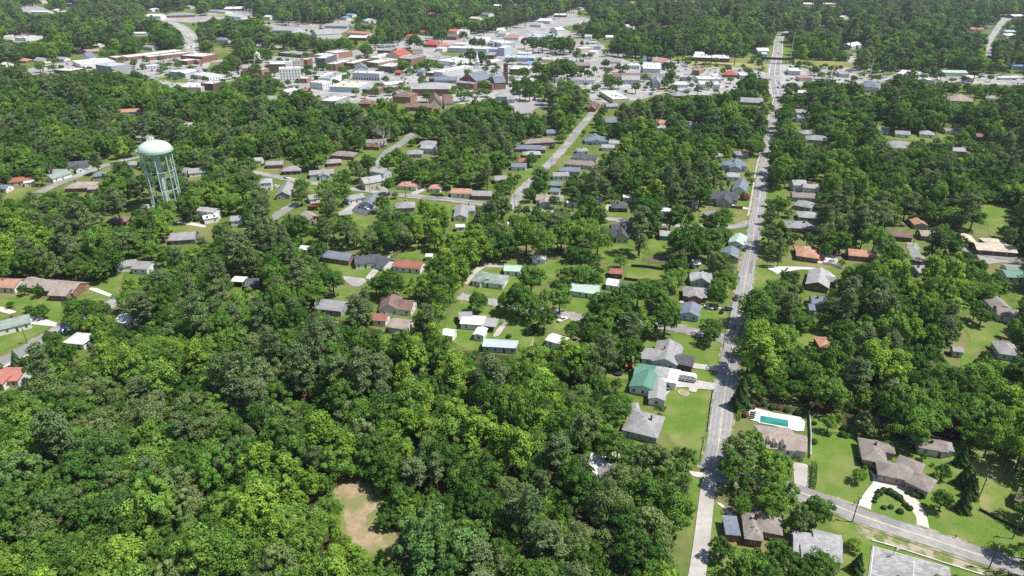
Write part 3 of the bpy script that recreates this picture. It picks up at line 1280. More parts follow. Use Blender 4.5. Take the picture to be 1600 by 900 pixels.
def vnoise(x, y, s):
    x, y = x / s + 1000, y / s + 1000
    i, j = int(math.floor(x)), int(math.floor(y))
    fx, fy = x - i, y - j
    fx, fy = fx * fx * (3 - 2 * fx), fy * fy * (3 - 2 * fy)
    g = lambda a, b: _NG[a % 64, b % 64]
    return (g(i, j) * (1 - fx) + g(i + 1, j) * fx) * (1 - fy) + (g(i, j + 1) * (1 - fx) + g(i + 1, j + 1) * fx) * fy


BLOBS = []                          # (px, py, r, kinds) patches of the wood that share a colour
SUB = np.array([(math.cos(a) * r, math.sin(a) * r) for r, n in ((.35, 5), (.8, 10), (1.0, 12)) for a in [2 * math.pi * k / n for k in range(n)]])


def scatter():
    """Fill everything that is not open ground with trees, none growing out of a roof or a road."""
    global FOOT_A
    FOOT_A = np.array(FOOT)
    tk = np.array(TAKEN)
    out = []
    bands = ((95, 330, 7.2, 4.7), (330, 620, 8.0, 5.0), (620, 1100, 11.2, 7.0), (1100, 2000, 14, 8.8), (2000, 3000, 18, 11.0))
    for y0, y1, sp, rm in bands:
        y = y0
        row = 0
        while y < y1:
            half = (y * FWD[1] + CAM_H * -FWD[2] * 1.0) * 800 / FPX * 1.16 + 22
            n = int(2 * half / sp)
            for i in range(n):
                x = -half + (i + .5 * (row % 2)) * sp + RNG.uniform(-.34, .34) * sp
                yy = y + RNG.uniform(-.34, .34) * sp
                R = rm * RNG.uniform(.62, 1.38)
                wood = vnoise(x, yy, 60)
                b1 = vnoise(x + 300, yy, 38)
                q = RNG.uniform()
                if b1 > .60:
                    kind = 'y' if q < .5 else 'm' if q < .78 else 'b'
                elif b1 < .34:
                    kind = 'p' if q < .26 else 'b' if q < .60 else 'm' if q < .8 else 'o'
                else:
                    kind = 'b' if q < .48 else 'm' if q < .80 else 't' if q < .84 else 'o' if q < .92 else 'p'
                px, py = proj(x, yy, 6)
                for bx, by, br, kk in BLOBS:
                    if (px - bx) ** 2 + ((py - by) * 1.4) ** 2 < br * br and RNG.uniform() < .75:
                        kind = kk[int(RNG.integers(len(kk)))]
                if yy > 400 and kind in 'ymt' and RNG.uniform() < (.45 if yy < 600 else .65):
                    kind = 'b' if kind != 'y' else 'm'
                ref = PROTO[kind][0]
                s = R / 5.0 if kind != 'p' else R / 4.6
                sz = s * RNG.uniform(.75, 1.3)
                zc = ref[3] * sz
                cx, cy = proj(x, yy, zc)
                zd = depth(x, yy, zc)
                rx = ref[2] * s * FPX / zd * .95
                ry = (ref[4] - zc) * sz / sz * FPX / zd * .85 if False else max(rx * .8, (ref[4] - ref[3]) * sz * FPX / zd * .9)
                if cx + rx < -110 or cx - rx > 1710 or cy - ry > 990 or cy + ry < -14:
                    continue
                sx = ((cx + SUB[:, 0] * rx) / 2).astype(int)
                sy = ((cy + SUB[:, 1] * ry) / 2).astype(int)
                ok = (sx >= 0) & (sx < MW) & (sy >= 0) & (sy < MH)
                if ok.any() and MASK[sy[ok], sx[ok]].mean() > (.13 if yy < 900 else .06):
                    # a smaller tree may still fit the gap
                    s *= .55
                    sz *= .55
                    zc = ref[3] * sz
                    cx, cy = proj(x, yy, zc)
                    sx = ((cx + SUB[:, 0] * rx * .55) / 2).astype(int)
                    sy = ((cy + SUB[:, 1] * ry * .55) / 2).astype(int)
                    ok = (sx >= 0) & (sx < MW) & (sy >= 0) & (sy < MH)
                    rx *= .55
                    if (ok.any() and MASK[sy[ok], sx[ok]].mean() > .10) or RNG.uniform() < .35:
                        continue
                if len(tk):
                    dd = np.hypot(tk[:, 0] - x, tk[:, 1] - yy)
                    if (dd < tk[:, 2] + s * 2.0).any():
                        continue
                if 330 < yy < 1100 and RNG.uniform() < .13:
                    continue
                if ground_blocked(x, yy, .3):
                    continue
                out.append(dict(kind=kind, var=int(RNG.integers(len(PROTO[kind]))), x=x, y=yy, s=s, sz=sz, rot=RNG.uniform(0, 6.28), px=cx, py=cy, rp=rx, hand=False, ax=RNG.uniform(.8, 1.22)))
            y += sp * .87
            row += 1
    # young trees and saplings that close the gaps of the near woods
    y = 100
    while y < 300:
        for i in range(int(340 / 5)):
            x = -250 + 7.2 * i + RNG.uniform(-2.6, 2.6)
            yy = y + RNG.uniform(-2.6, 2.6)
            px, py = proj(x, yy, 3)
            if py < 500 or (1040 < px < 1180) or px < -30 or px > 1630 or py > 930 or (px > 1180 and py > 640):
                continue
            k = 'bbmmy'[int(RNG.integers(5))]
            s = RNG.uniform(.32, .6)
            sz = s * RNG.uniform(.9, 1.5)
            rx = 5 * s * FPX / depth(x, yy, 5)
            sx = ((px + SUB[:, 0] * rx) / 2).astype(int)
            sy = ((py + SUB[:, 1] * rx) / 2).astype(int)
            ok = (sx >= 0) & (sx < MW) & (sy >= 0) & (sy < MH)
            if not ok.any() or MASK[sy[ok], sx[ok]].mean() > .04 or ground_blocked(x, yy, .3):
                continue
            out.append(dict(kind=k, var=int(RNG.integers(len(PROTO[k]))), x=x, y=yy, s=s, sz=sz, rot=RNG.uniform(0, 6.28), px=px, py=py, rp=rx * .6, hand=False, ax=1))
        y += 6.5
    TREES.extend(out)


ORD = ['nearest', 'second nearest', 'third nearest', 'fourth nearest', 'fifth nearest']


def make_trees():
    groups = {}
    for tr in TREES:
        groups.setdefault(KIND[tr['kind']][0], []).append(tr)
    singles, rest = [], {}
    limit = {'broadleaf_tree': 295, 'yellow_green_tree': 200, 'pine_tree': 200}
    for g, l in groups.items():
        # what shows largest first; trees placed by hand count a little larger
        l.sort(key=lambda t: -t['rp'] * (1.15 if t['hand'] else 1.0) * (1 if -t['rp'] * .4 < t['px'] < 1600 + t['rp'] * .4 and t['py'] < 900 + t['rp'] * .3 else .3))
        k = limit.get(g, 300)
        singles += l[:k]
        if l[k:]:
            rest[g] = l[k:]
    # labels that single each tree out
    used = {}
    for tr in singles:
        g, form = KIND[tr['kind']]
        form = {'s': form}.get(tr['kind'], form)
        rel_r = tr['s'] * (PROTO[tr['kind']][0][2] if tr['kind'] != 'd' else 4)
        size = '' if tr['kind'] in 'srkd' else 'small ' if rel_r < 3.0 else 'large ' if rel_r > 5.0 else ''
        best = min(LANDMARKS, key=lambda L: math.hypot(L[1] - tr['px'], (L[2] - tr['py']) * 1.3))
        dx, dy = tr['px'] - best[1], (tr['py'] - best[2]) * 1.3
        d = math.hypot(dx, dy)
        if abs(dx) > abs(dy):
            rel = 'right of' if dx > 0 else 'left of'
        else:
            rel = 'in front of' if dy > 0 else 'behind'
        tr['base'] = size + form
        tr['rel'] = rel + ' the ' + best[0]
        tr['d'] = d
        used.setdefault((tr['base'], tr['rel']), []).append(tr)
    seen = set()
    for (b, rel), l in used.items():
        l.sort(key=lambda t: t['d'])
        for i, tr in enumerate(l):
            if len(l) == 1:
                lab = f'{b} {rel}'
            elif i < 4 and tr['d'] < 90:
                lab = f'{ORD[i]} {b} {rel}'
            else:
                lab = ''
            if not lab or len(lab.split()) > 16:
                ax, ay = tr['px'] / 16, tr['py'] / 9
                lab = f'{b}, {ax:.0f} % across and {ay:.0f} % down the photo'
                if lab in seen:
                    lab = f'{b}, {ax:.1f} % across and {ay:.1f} % down the photo'
            seen.add(lab)
            tr['label'] = lab
    for tr in singles:
        g, form = KIND[tr['kind']]
        root = empty(g, (tr['x'], tr['y'], 0), tr['rot'])
        root.scale = (tr['s'] * tr.get('ax', 1), tr['s'], tr['sz'])
        tag(root, tr['label'], 'shrub' if g == 'shrub' else 'tree', {'shrub': 'clipped shrubs in the gardens', 'pine_tree': 'pines of the wood', 'yellow_green_tree': 'yellow green trees of the wood'}.get(g, 'trees of the town and wood') if g not in ('dead_tree', 'palm_tree', 'conical_evergreen') else {'dead_tree': 'dead trees', 'palm_tree': 'garden palms', 'conical_evergreen': 'conical evergreens'}[g])
        if tr['kind'] == 'd':
            link('trunk', DEADMESH[tr['var']], root)
            continue
        cm, tm = PROTO[tr['kind']][tr['var']][:2]
        link('crown', cm, root)
        link('trunk', tm, root)
    for g, l in rest.items():
        woodland('distant_' + g + 's', l)


def woodland(name, l):
    """All further trees of one kind as ONE object: points that carry whole trees."""
    kinds = sorted({(t['kind'], t['var']) for t in l})
    c = bpy.data.collections.new(name + '_models')
    for i, (k, v) in enumerate(kinds):
        cm, tm = PROTO[k][v][:2]
        nv = len(cm.vertices)
        bm = bmesh.new()
        bm.from_mesh(cm)
        nf = len(bm.faces)
        bm.from_mesh(tm)
        bm.faces.ensure_lookup_table()
        for f in bm.faces[nf:]:
            f.material_index = 1
        me = bpy.data.meshes.new('tree_model')
        bm.to_mesh(me)
        bm.free()
        me.materials.append(LEAF[k])
        me.materials.append(M_BARK)
        o = bpy.data.objects.new('%03d_model' % i, me)
        c.objects.link(o)
    me = bpy.data.meshes.new(name)
    me.from_pydata([(t['x'], t['y'], 0) for t in l], [], [])
    a = me.attributes.new('tree_scale', 'FLOAT_VECTOR', 'POINT')
    a.data.foreach_set('vector', np.array([(t['s'] * t.get('ax', 1), t['s'], t['sz']) for t in l], np.float32).ravel())
    a = me.attributes.new('tree_rot', 'FLOAT_VECTOR', 'POINT')
    a.data.foreach_set('vector', np.array([(0, 0, t['rot']) for t in l], np.float32).ravel())
    a = me.attributes.new('tree_idx', 'INT', 'POINT')
    ix = {k: i for i, k in enumerate(kinds)}
    a.data.foreach_set('value', np.array([ix[(t['kind'], t['var'])] for t in l], np.int32))
    o = link(name, me)
    o['kind'] = 'stuff'
    o['label'] = {'b': 'mass of dark and fresh green trees over the far town', 'y': 'yellow green trees farther off in the woods', 'p': 'pines farther off among the houses'}[l[0]['kind'] if l[0]['kind'] in 'yp' else 'b']
    ng = bpy.data.node_groups.new(name, 'GeometryNodeTree')
    ng.interface.new_socket('Geometry', in_out='INPUT', socket_type='NodeSocketGeometry')
    ng.interface.new_socket('Geometry', in_out='OUTPUT', socket_type='NodeSocketGeometry')
    N, L = ng.nodes, ng.links
    gi, go = N.new('NodeGroupInput'), N.new('NodeGroupOutput')
    ci = N.new('GeometryNodeCollectionInfo')
    ci.inputs['Collection'].default_value = c
    ci.inputs['Separate Children'].default_value = True
    ci.inputs['Reset Children'].default_value = True
    ip = N.new('GeometryNodeInstanceOnPoints')
    ip.inputs['Pick Instance'].default_value = True

    def attr(nm, ty):
        n = N.new('GeometryNodeInputNamedAttribute')
        n.data_type = ty
        n.inputs['Name'].default_value = nm
        return [s for s in n.outputs if s.enabled and s.name == 'Attribute'][0]
    L.new(gi.outputs[0], ip.inputs['Points'])
    L.new(ci.outputs[0], ip.inputs['Instance'])
    L.new(attr('tree_idx', 'INT'), ip.inputs['Instance Index'])
    L.new(attr('tree_scale', 'FLOAT_VECTOR'), ip.inputs['Scale'])
    L.new(attr('tree_rot', 'FLOAT_VECTOR'), ip.inputs['Rotation'])
    L.new(ip.outputs[0], go.inputs[0])
    md = o.modifiers.new('trees', 'NODES')
    md.node_group = ng
    return o


DEADMESH = [mb_mesh(b, 'trunk', [M_DEAD]) for b in DEADM]


def hedge(label, t, pts, w, h, kind='s', name='hedge'):
    g = catmull([G(*P(t, *q)) for q in pts], .5)
    c0 = np.mean(g, axis=0)
    cs, ns = [], []
    for i in range(len(g) - 1):
        d = (g[i + 1] - g[i])
        ln = np.linalg.norm(d)
        d = d / (ln + 1e-9)
        nn = np.array((-d[1], d[0]))
        for _ in range(int(ln * 45 * (w + h) / 2)):
            u = RNG.uniform()
            s = RNG.uniform(-1, 1)
            if RNG.uniform() < w / (w + 2 * h):
                a, z, n = s * w / 2, h, (0, 0, 1)
            else:
                sg = 1 if RNG.uniform() < .5 else -1
                a, z, n = sg * w / 2, RNG.uniform(0, h), (nn[0] * sg, nn[1] * sg, .3)
            q = g[i] + d * u * ln + nn * a
            cs.append((q[0] - c0[0] + RNG.uniform(-.08, .08), q[1] - c0[1] + RNG.uniform(-.08, .08), z + RNG.uniform(-.12, .12)))
            ns.append(n)
    nn = np.array(ns) + rvec(len(ns)) * .5
    me = leafmesh('hedge', np.array(cs), nn / np.linalg.norm(nn, axis=1, keepdims=True), RNG.uniform(.2, .4, len(cs)), RNG.uniform(0, 1, len(cs)), LEAF[kind])
    o = link(name, me, None, (c0[0], c0[1], 0))
    tag(o, label, 'hedge')
    return o

# ================================================================ the place
# ---------------------------------------------------------------- ground, roads
M_GROUND = surf('ground', (.11, .165, .036), rough=1, vary=.35, scale=.3, big=((.20, .185, .085), .022, .46, .68), spec=.05)
g_ = MB()
S_ = 9000
for i_ in range(-6, 6):
    for j_ in range(-2, 10):
        g_.add([(i_ * 1500, j_ * 1500, 0), (i_ * 1500 + 1500, j_ * 1500, 0), (i_ * 1500 + 1500, j_ * 1500 + 1500, 0), (i_ * 1500, j_ * 1500 + 1500, 0)], [(0, 1, 2, 3)])
struct(g_.ob('ground', M_GROUND))

M_FLOOR = surf('leaf_litter', (.055, .06, .025), rough=1, vary=.4, scale=.5, big=((.10, .075, .045), .08), spec=.03)
sheet('forest_floor', 'F', [(-60, 640), (40, 605), (160, 545), (250, 520), (400, 482), (480, 492), (560, 505), (620, 525), (720, 548), (850, 562), (915, 600), (940, 650), (910, 700), (905, 790), (985, 790), (1040, 830), (1050, 960), (-150, 960)], M_FLOOR, 'lawn', mask=False, z=.006)
sheet('forest_floor', 'F', [(1215, 590), (1235, 612), (1262, 640), (1330, 668), (1420, 672), (1500, 690), (1620, 715), (1620, 640), (1500, 580), (1400, 570), (1340, 560), (1290, 575)], M_FLOOR, 'lawn', mask=False, z=.006)
YL = (M_PAINTY, False, .30, (-.16, .16))
MAIN = [(1082, 925), (1089, 900), (1099, 825), (1104, 780), (1111, 737), (1122, 700), (1126.5, 660), (1130.5, 630), (1136, 590), (1144, 545), (1153, 510), (1155.5, 490),
        (1161, 460), (1167.5, 420), (1175.7, 380), (1178.7, 360), (1182, 340), (1185.5, 320), (1189.5, 290), (1192, 270), (1194.6, 256), (1198, 240), (1202, 214), (1205, 195), (1208.5, 187), (1214, 165), (1217.5, 150)]
low = road('road', 'F', MAIN[:5], 4.4, M_CONC)
MI_ = MAIN.index((1182, 340))
road('road', 'F', MAIN[4:MI_ + 1], 7.4)
mg_ = road('road', 'F', MAIN[4:], 7.4, maskw=4.6, line=(M_PAINTY, False, .28, (0,)))
strip('sidewalk', mg_[int(len(mg_) * .36):], 1.2, M_CONC, .30, off=5.2, thick=.14)
road('road', 'F', [(1217.5, 152), (1214, 138), (1210.5, 117), (1213, 95), (1215.6, 78), (1216.5, 65), (1218, 58), (1224, 53), (1234, 49)], 15.5, M_ASPH, line=(M_PAINTW, False, .45, (-7, 0, 7)))
for o_ in (-2.6, -1.1, 1.1, 2.6):
    strip('wheel_track', mg_, .75, M_TRACK, .262, off=o_)
rp_ = random.Random(8)
for k_ in range(9):
    i_ = rp_.randrange(4, len(mg_) - 20)
    strip('asphalt_patch', mg_[i_:i_ + rp_.randint(2, 4)], rp_.uniform(1.4, 3.0), M_PATCH, .268, off=rp_.choice((-1.7, 1.8)))
R2 = [(1104, 741), (1140, 747), (1185, 752), (1245, 768), (1301, 789), (1360, 812), (1450, 841), (1525, 866), (1600, 889), (1640, 902)]
road('road', 'F', R2[3:], 6.6, line=YL)
g2_ = road('road', 'F', R2[:4], 6.6, mask=False)
R3 = [(1143, 533), (1097, 521), (1055, 513), (1010, 507), (960, 501), (905, 496), (850, 486), (782, 475), (717, 463)]
road('road', 'F', R3, 6.0, mask=False)
for s_ in (R3[:3], R3[5:7], R3[7:]):
    road('road', 'F', s_, 6.0)
R4 = [(350, 258), (395, 269), (445, 279), (500, 288), (555, 296), (632, 306), (700, 312), (755, 319), (807, 327), (880, 334), (965, 344), (1040, 351), (1095, 356), (1150, 354), (1182, 344)]
road('road', 'F', R4, 6.8, mask=False, line=YL)
for s_ in (R4[1:4], R4[5:8], R4[10:11] + [(988, 347)], [(1090, 356), (1105, 356)]):
    if len(s_) > 1:
        road('road', 'F', s_, 6.8)
road('road', 'F', [(936, 160), (922, 181), (900, 208), (887, 225), (857, 257), (836, 278), (815, 297), (799, 324)], 6.4)
road('road', 'F', [(465, 317), (427, 341), (400, 359), (372, 372), (345, 385)], 6.4, mask=False)
road('road', 'F', [(463, 318), (427, 341), (408, 354)], 6.4)
road('road', 'F', [(358, 378), (347, 384)], 6.4)
road('road', 'F', [(345, 385), (300, 410), (240, 440), (200, 462), (175, 474)], 7.5, mask=False)
road('road', 'F', [(190, 466), (165, 480), (150, 488), (110, 506), (70, 528), (30, 553), (-20, 577)], 7.5, mask=False)
road('road', 'F', [(190, 468), (165, 480)], 7.5)
road('road', 'F', [(106, 508), (92, 517)], 7.5)
road('road', 'F', [(70, 528), (30, 553), (-20, 577)], 7.5, walk=((4.6, 1.2),))
road('road', 'F', [(655, 203), (632, 220), (618, 230), (600, 241)], 7.0)
road('road', 'F', [(600, 241), (592, 262), (603, 302)], 6.5, mask=False)
road('road', 'F', [(60, 302), (95, 286), (130, 272), (180, 254), (222, 245)], 6.5)
road('road', 'F', [(1495, 386), (1530, 395), (1570, 403), (1625, 412)], 7.0)
road('road', 'F', [(1424, 380), (1430, 395), (1437, 410)], 5.0)
road('road', 'F', [(1575, 22), (1568, 32), (1556, 46), (1550, 58), (1546, 72), (1544, 88)], 8, M_LOT)
road('road', 'F', [(252, 28), (267, 35), (281, 41), (291, 49), (298, 58), (299, 68), (300, 80), (314, 90), (345, 97)], 24, M_LOT, line=(M_PAINTW, False, .5, (-4, 4)))
road('road', 'F', [(1110, 121), (1213, 121), (1300, 121), (1420, 117), (1500, 121), (1620, 130)], 22, M_LOT)
road('road', 'F', [(345, 95), (400, 108), (450, 128), (520, 150)], 12, M_LOT, mask=False)
road('road', 'F', [(1180, 96), (1080, 95), (1000, 88), (940, 82)], 10, M_CONC, mask=False)

# paved downtown, car parks, driveways
sheet('pavement', 'F', [(385, 97), (405, 92), (432, 88), (470, 91), (520, 86), (560, 77), (600, 64), (650, 55), (700, 60), (760, 46), (800, 40), (860, 40), (930, 60), (955, 84), (1060, 88), (1140, 84), (1200, 98), (1290, 102), (1400, 108), (1500, 113), (1600, 118), (1600, 134), (1500, 131), (1420, 124), (1340, 132), (1300, 129), (1262, 126), (1232, 152), (1205, 152), (1190, 132), (1160, 127), (1140, 148), (1070, 150), (1040, 145), (1000, 156), (960, 162), (925, 158), (905, 136), (880, 138), (850, 128), (800, 130), (845, 155), (862, 166), (830, 170), (800, 166), (760, 152), (740, 165), (700, 160), (640, 158), (570, 158), (545, 165), (520, 160), (480, 145), (450, 140), (425, 118), (402, 113)], M_LOT, 'lot', smooth=False)
sheet('pavement', 'F', [(40, 108), (75, 101), (110, 96), (220, 85), (300, 78), (335, 86), (326, 105), (318, 112), (340, 117), (372, 106), (380, 112), (372, 124), (330, 133), (300, 141), (265, 139), (245, 124), (225, 126), (205, 120), (200, 115), (140, 112), (88, 114), (45, 118)], M_LOT, 'lot', smooth=False)
for t_, q_ in (('F', [(822, 62), (905, 58), (940, 66), (935, 82), (905, 83), (830, 78)]), ('F', [(838, 100), (870, 92), (930, 95), (948, 108), (915, 121), (880, 123), (845, 118)]), ('F', [(1030, 98), (1055, 95), (1062, 128), (1040, 131)]), ('F', [(1145, 118), (1200, 120), (1203, 152), (1150, 152)]),
               ('D3', [(10, 190), (110, 170), (230, 180), (180, 300), (40, 310)]), ('D3', [(580, 60), (700, 50), (820, 100), (810, 170), (600, 260), (590, 180)]), ('D3', [(740, 360), (900, 340), (1050, 370), (1040, 430), (850, 470), (700, 480)]), ('D3', [(1310, 220), (1450, 200), (1600, 230), (1590, 390), (1300, 390)]),
               ('D3', [(1360, 110), (1600, 95), (1600, 180), (1360, 175)]), ('D3', [(960, 20), (1110, 20), (1110, 120), (920, 110)]), ('D3', [(460, 340), (600, 400), (650, 500), (500, 470)]), ('D5', [(170, 390), (360, 400), (350, 490), (180, 500)]), ('D5', [(600, 230), (1000, 240), (1000, 330), (620, 300)]), ('D5', [(740, 400), (900, 400), (930, 640), (790, 640)]),
               ('D5', [(340, 640), (480, 620), (560, 760), (360, 780)]), ('D4', [(1040, 360), (1250, 400), (1200, 520), (1120, 520), (960, 560), (740, 520), (760, 420)]), ('D7', [(430, 500), (560, 500), (770, 600), (780, 700), (440, 700)]), ('D2', [(740, 410), (860, 410), (860, 490), (750, 490)]), ('D2', [(1170, 430), (1300, 420), (1300, 490), (1180, 490)]), ('D2', [(330, 480), (440, 470), (430, 540), (340, 540)]), ('D4', [(400, 330), (520, 340), (560, 390), (430, 400)])):
    paint([P(t_, *p_) for p_ in q_], False)
NOTREE += [(1165, 622, 1282, 722), (1282, 662, 1345, 722), (836, 398, 884, 419)]
sheet('pavement', 'F', [(18, 50), (55, 52), (45, 66), (20, 66)], M_LOT, 'lot')
sheet('pavement', 'F', [(30, 5), (45, 5), (80, 16), (76, 20), (35, 20)], M_LOT, 'lot')
sheet('pavement', 'F', [(215, 30), (260, 28), (300, 24), (340, 17), (395, 12), (395, 30), (345, 31), (300, 36), (260, 32)], M_LOT, 'lot')
sheet('pavement', 'F', [(410, 38), (460, 30), (490, 34), (550, 28), (556, 38), (540, 50), (500, 60), (470, 50), (440, 48)], M_LOT, 'lot')
sheet('pavement', 'F', [(800, 36), (880, 18), (905, 12), (900, 24), (925, 28), (920, 35), (880, 42), (850, 48)], M_LOT, 'lot')
sheet('pavement', 'U7', [(1130, 480), (1210, 400), (1290, 250), (1360, 190), (1600, 180), (1600, 215), (1380, 260), (1330, 330), (1230, 480)], M_LOT, 'lot')
sheet('pavement', '20', [(0, 640), (180, 610), (190, 650), (120, 700), (20, 690)], M_LOT, 'lot')
sheet('pavement', 'D5', [(40, 640), (400, 680), (360, 840), (120, 850), (60, 760)], M_LOT, 'lot')
sheet('driveway', 'D1', [(290, 490), (500, 465), (600, 500), (620, 560), (380, 560)], M_LOT, 'lot')
sheet('driveway', '33', [(630, 240), (680, 262), (860, 305), (882, 385), (945, 440), (990, 520), (1013, 630), (915, 594), (780, 550), (640, 500), (552, 467), (600, 385), (655, 320), (655, 280)], M_PALE, 'lot')
sheet('driveway', '33', [(155, 190), (255, 205), (252, 365), (165, 345)], M_CONC, 'lot')
sheet('driveway', '22', [(985, 600), (1000, 555), (1140, 575), (1285, 600), (1270, 640), (1160, 630), (1150, 655), (1105, 645), (1105, 622), (1010, 622), (940, 700), (930, 690)], M_CONC, 'lot')
sheet('driveway', '22', [(1120, 468), (1290, 490), (1285, 522), (1115, 500)], M_CONC, 'lot')
sheet('driveway', '22', [(1060, 75), (1180, 110), (1360, 125), (1360, 140), (1180, 125), (1040, 90)], M_CONC, 'lot')
sheet('driveway', '23', [(630, 110), (700, 100), (740, 150), (620, 175)], M_CONC, 'lot')
sheet('driveway', '23', [(1100, 245), (1195, 255), (1195, 290), (1130, 278)], M_PALE, 'lot')
sheet('driveway', '23', [(1275, 440), (1310, 450), (1390, 525), (1350, 530), (1330, 490)], M_PALE, 'lot')
sheet('driveway', '02', [(180, 175), (230, 180), (375, 225), (350, 245), (175, 225)], M_PALE, 'lot')
sheet('driveway', '02', [(0, 115), (110, 150), (60, 165), (0, 150)], M_PALE, 'lot')
sheet('driveway', '02', [(530, 0), (600, 0), (710, 45), (690, 60)], M_PALE, 'lot')
sheet('driveway', '11', [(540, 825), (680, 840), (690, 865), (640, 895), (600, 890), (560, 860)], M_LOT, 'lot')
sheet('driveway', '11', [(680, 840), (750, 760), (840, 690), (830, 740), (770, 790), (720, 850)], M_CONC, 'lot')
sheet('driveway', '11', [(580, 380), (640, 370), (760, 400), (755, 430), (690, 450), (580, 415)], M_DARKASPH, 'lot')
sheet('driveway', '11', [(510, 435), (640, 350), (660, 355), (590, 420), (530, 450)], M_CONC, 'lot')
sheet('driveway', '11', [(1300, 870), (1370, 780), (1430, 745), (1550, 750), (1540, 775), (1430, 770), (1380, 810), (1320, 880)], M_CONC, 'lot')
sheet('driveway', '11', [(960, 310), (1040, 275), (1060, 290), (1000, 320)], M_CONC, 'lot')
sheet('driveway', '31', [(0, 765), (190, 768), (300, 775), (370, 790), (440, 845), (390, 830), (340, 790), (200, 785), (120, 800), (60, 815), (30, 795), (0, 785)], M_PALE, 'lot')
sheet('driveway', '31', [(330, 690), (440, 700), (430, 750), (300, 745)], M_PALE, 'lot')
sheet('driveway', '31', [(1290, 680), (1600, 735), (1600, 760), (1480, 740), (1350, 755)], M_LOT, 'lot')
sheet('driveway', '21', [(560, 440), (600, 370), (640, 350), (600, 410), (580, 450)], M_CONC, 'lot')
sheet('driveway', '21', [(1270, 370), (1480, 400), (1480, 412), (1280, 385)], M_PALE, 'lot')
sheet('driveway', '12', [(1490, 280), (1560, 200), (1580, 210), (1520, 300), (1480, 310)], M_CONC, 'lot')
sheet('driveway', '12', [(1250, 60), (1300, 45), (1310, 60), (1270, 75)], M_CONC, 'lot')
sheet('driveway', '01', [(1080, 475), (1250, 500), (1290, 515), (1280, 525), (1080, 490)], M_PALE, 'lot')
sheet('tennis_court', '33', [(650, 712), (1132, 850), (1145, 905), (1130, 960), (615, 960)], surf('court_asphalt', (.36, .355, .355), rough=.95, vary=.4, scale=.9, big=((.25, .25, .255), .45, .47, .58), stretch=(.5, 1.6, 1)), 'lot', smooth=False)
for a_, b_ in (((660, 716), (632, 960)), ((653, 718), (1130, 852)), ((912, 810), (905, 960)), ((632, 885), (905, 960))):
    strip('court_line', catmull([G(*P('33', *a_)), G(*P('33', *b_))], 4), .16, M_PAINTW, .30)
sheet('pool_deck', 'F', [(1169, 638), (1171, 656), (1200, 664), (1245, 674), (1256, 674), (1258, 660), (1250, 652), (1210, 646), (1180, 638)], surf('deck_pale', (.60, .59, .57), rough=.8, vary=.08, scale=.6), 'lot', smooth=False)

# lawns and bare ground
LW = lambda t, *p, m=M_GRASS, k=True: sheet('lawn', t, p, m, 'lawn', mask=k)
LW('33', (255, 60), (270, 20), (590, 10), (800, 20), (930, 80), (1150, 90), (1440, 120), (1610, 190), (1610, 800), (1300, 745), (1010, 628), (640, 503), (390, 405), (285, 378), (262, 250))
LW('33', (420, 500), (540, 555), (1000, 715), (1380, 852), (1520, 905), (1560, 960), (440, 960), (470, 800), (470, 660), (380, 590))
LW('33', (640, 490), (650, 430), (690, 380), (740, 362), (800, 390), (850, 420), (890, 480), (925, 530), (930, 572), (915, 588), (780, 545)).location.z = .17
LW('33', (540, 565), (680, 610), (1000, 722), (1370, 862), (1500, 920), (1400, 905), (1000, 790), (690, 690), (560, 640), m=M_VERGE)
LW('33', (80, 515), (150, 545), (140, 600), (85, 650))
LW('33', (1275, 110), (1440, 125), (1610, 195), (1610, 615), (1500, 570), (1325, 480), (1312, 330), (1275, 215), m=M_MEADL)
LW('23', (1240, 450), (1290, 460), (1345, 515), (1310, 590), (1240, 690), (1228, 640))
LW('23', (1300, 790), (1400, 700), (1500, 725), (1490, 770), (1330, 830), (1300, 910), (1190, 910), (1212, 800))
LW('23', (1118, 285), (1190, 290), (1165, 400), (1140, 560), (1112, 690), (1088, 640), (1110, 480))
LW('22', (1010, 625), (1100, 628), (1110, 650), (1150, 660), (1165, 636), (1255, 642), (1240, 760), (1225, 910), (1215, 1030), (1105, 1000), (1020, 980), (960, 900), (900, 870), (905, 790), (960, 755), (940, 710))
LW('22', (1000, 300), (1190, 312), (1310, 335), (1320, 380), (1295, 490), (1140, 462), (1040, 400), (1035, 340))
LW('22', (1060, 190), (1180, 170), (1185, 130), (1345, 148), (1335, 270), (1190, 250), (1060, 240))
LW('22', (940, 480), (1010, 480), (1120, 505), (1285, 530), (1270, 595), (1140, 570), (1000, 510))
LW('22', (800, 320), (910, 335), (905, 385), (830, 375))
LW('22', (560, 520), (740, 500), (770, 560), (700, 570), (640, 560), (560, 560))
LW('22', (330, 70), (480, 60), (500, 100), (430, 150), (330, 130))
LW('22', (0, 200), (80, 230), (140, 300), (130, 400), (0, 340), m=M_MEAD)
LW('22', (250, 170), (420, 200), (400, 260), (340, 290), (260, 260))
LW('22', (1370, -60), (1345, 90), (1320, 95), (1310, 20), (1340, -60))
LW('12', (1180, 230), (1290, 60), (1450, 100), (1600, 130), (1700, 230), (1740, 300), (1700, 380), (1600, 320), (1420, 370), (1330, 390), (1220, 330))
LW('12', (440, 62), (520, 5), (620, 10), (600, 50), (540, 75))
LW('12', (650, 215), (830, 220), (840, 240), (700, 245))
LW('12', (1290, 0), (1600, -20), (1600, 60), (1530, 70), (1400, 50))
LW('02', (0, 50), (110, 60), (300, 70), (390, 90), (370, 200), (190, 165), (110, 140), (0, 110))
LW('02', (190, 230), (330, 240), (0, 415), (0, 300))
LW('02', (540, 90), (600, 30), (680, 60), (630, 95))
LW('02', (600, 0), (740, -10), (740, 30), (700, 40))
LW('02', (0, 155), (70, 165), (0, 200))
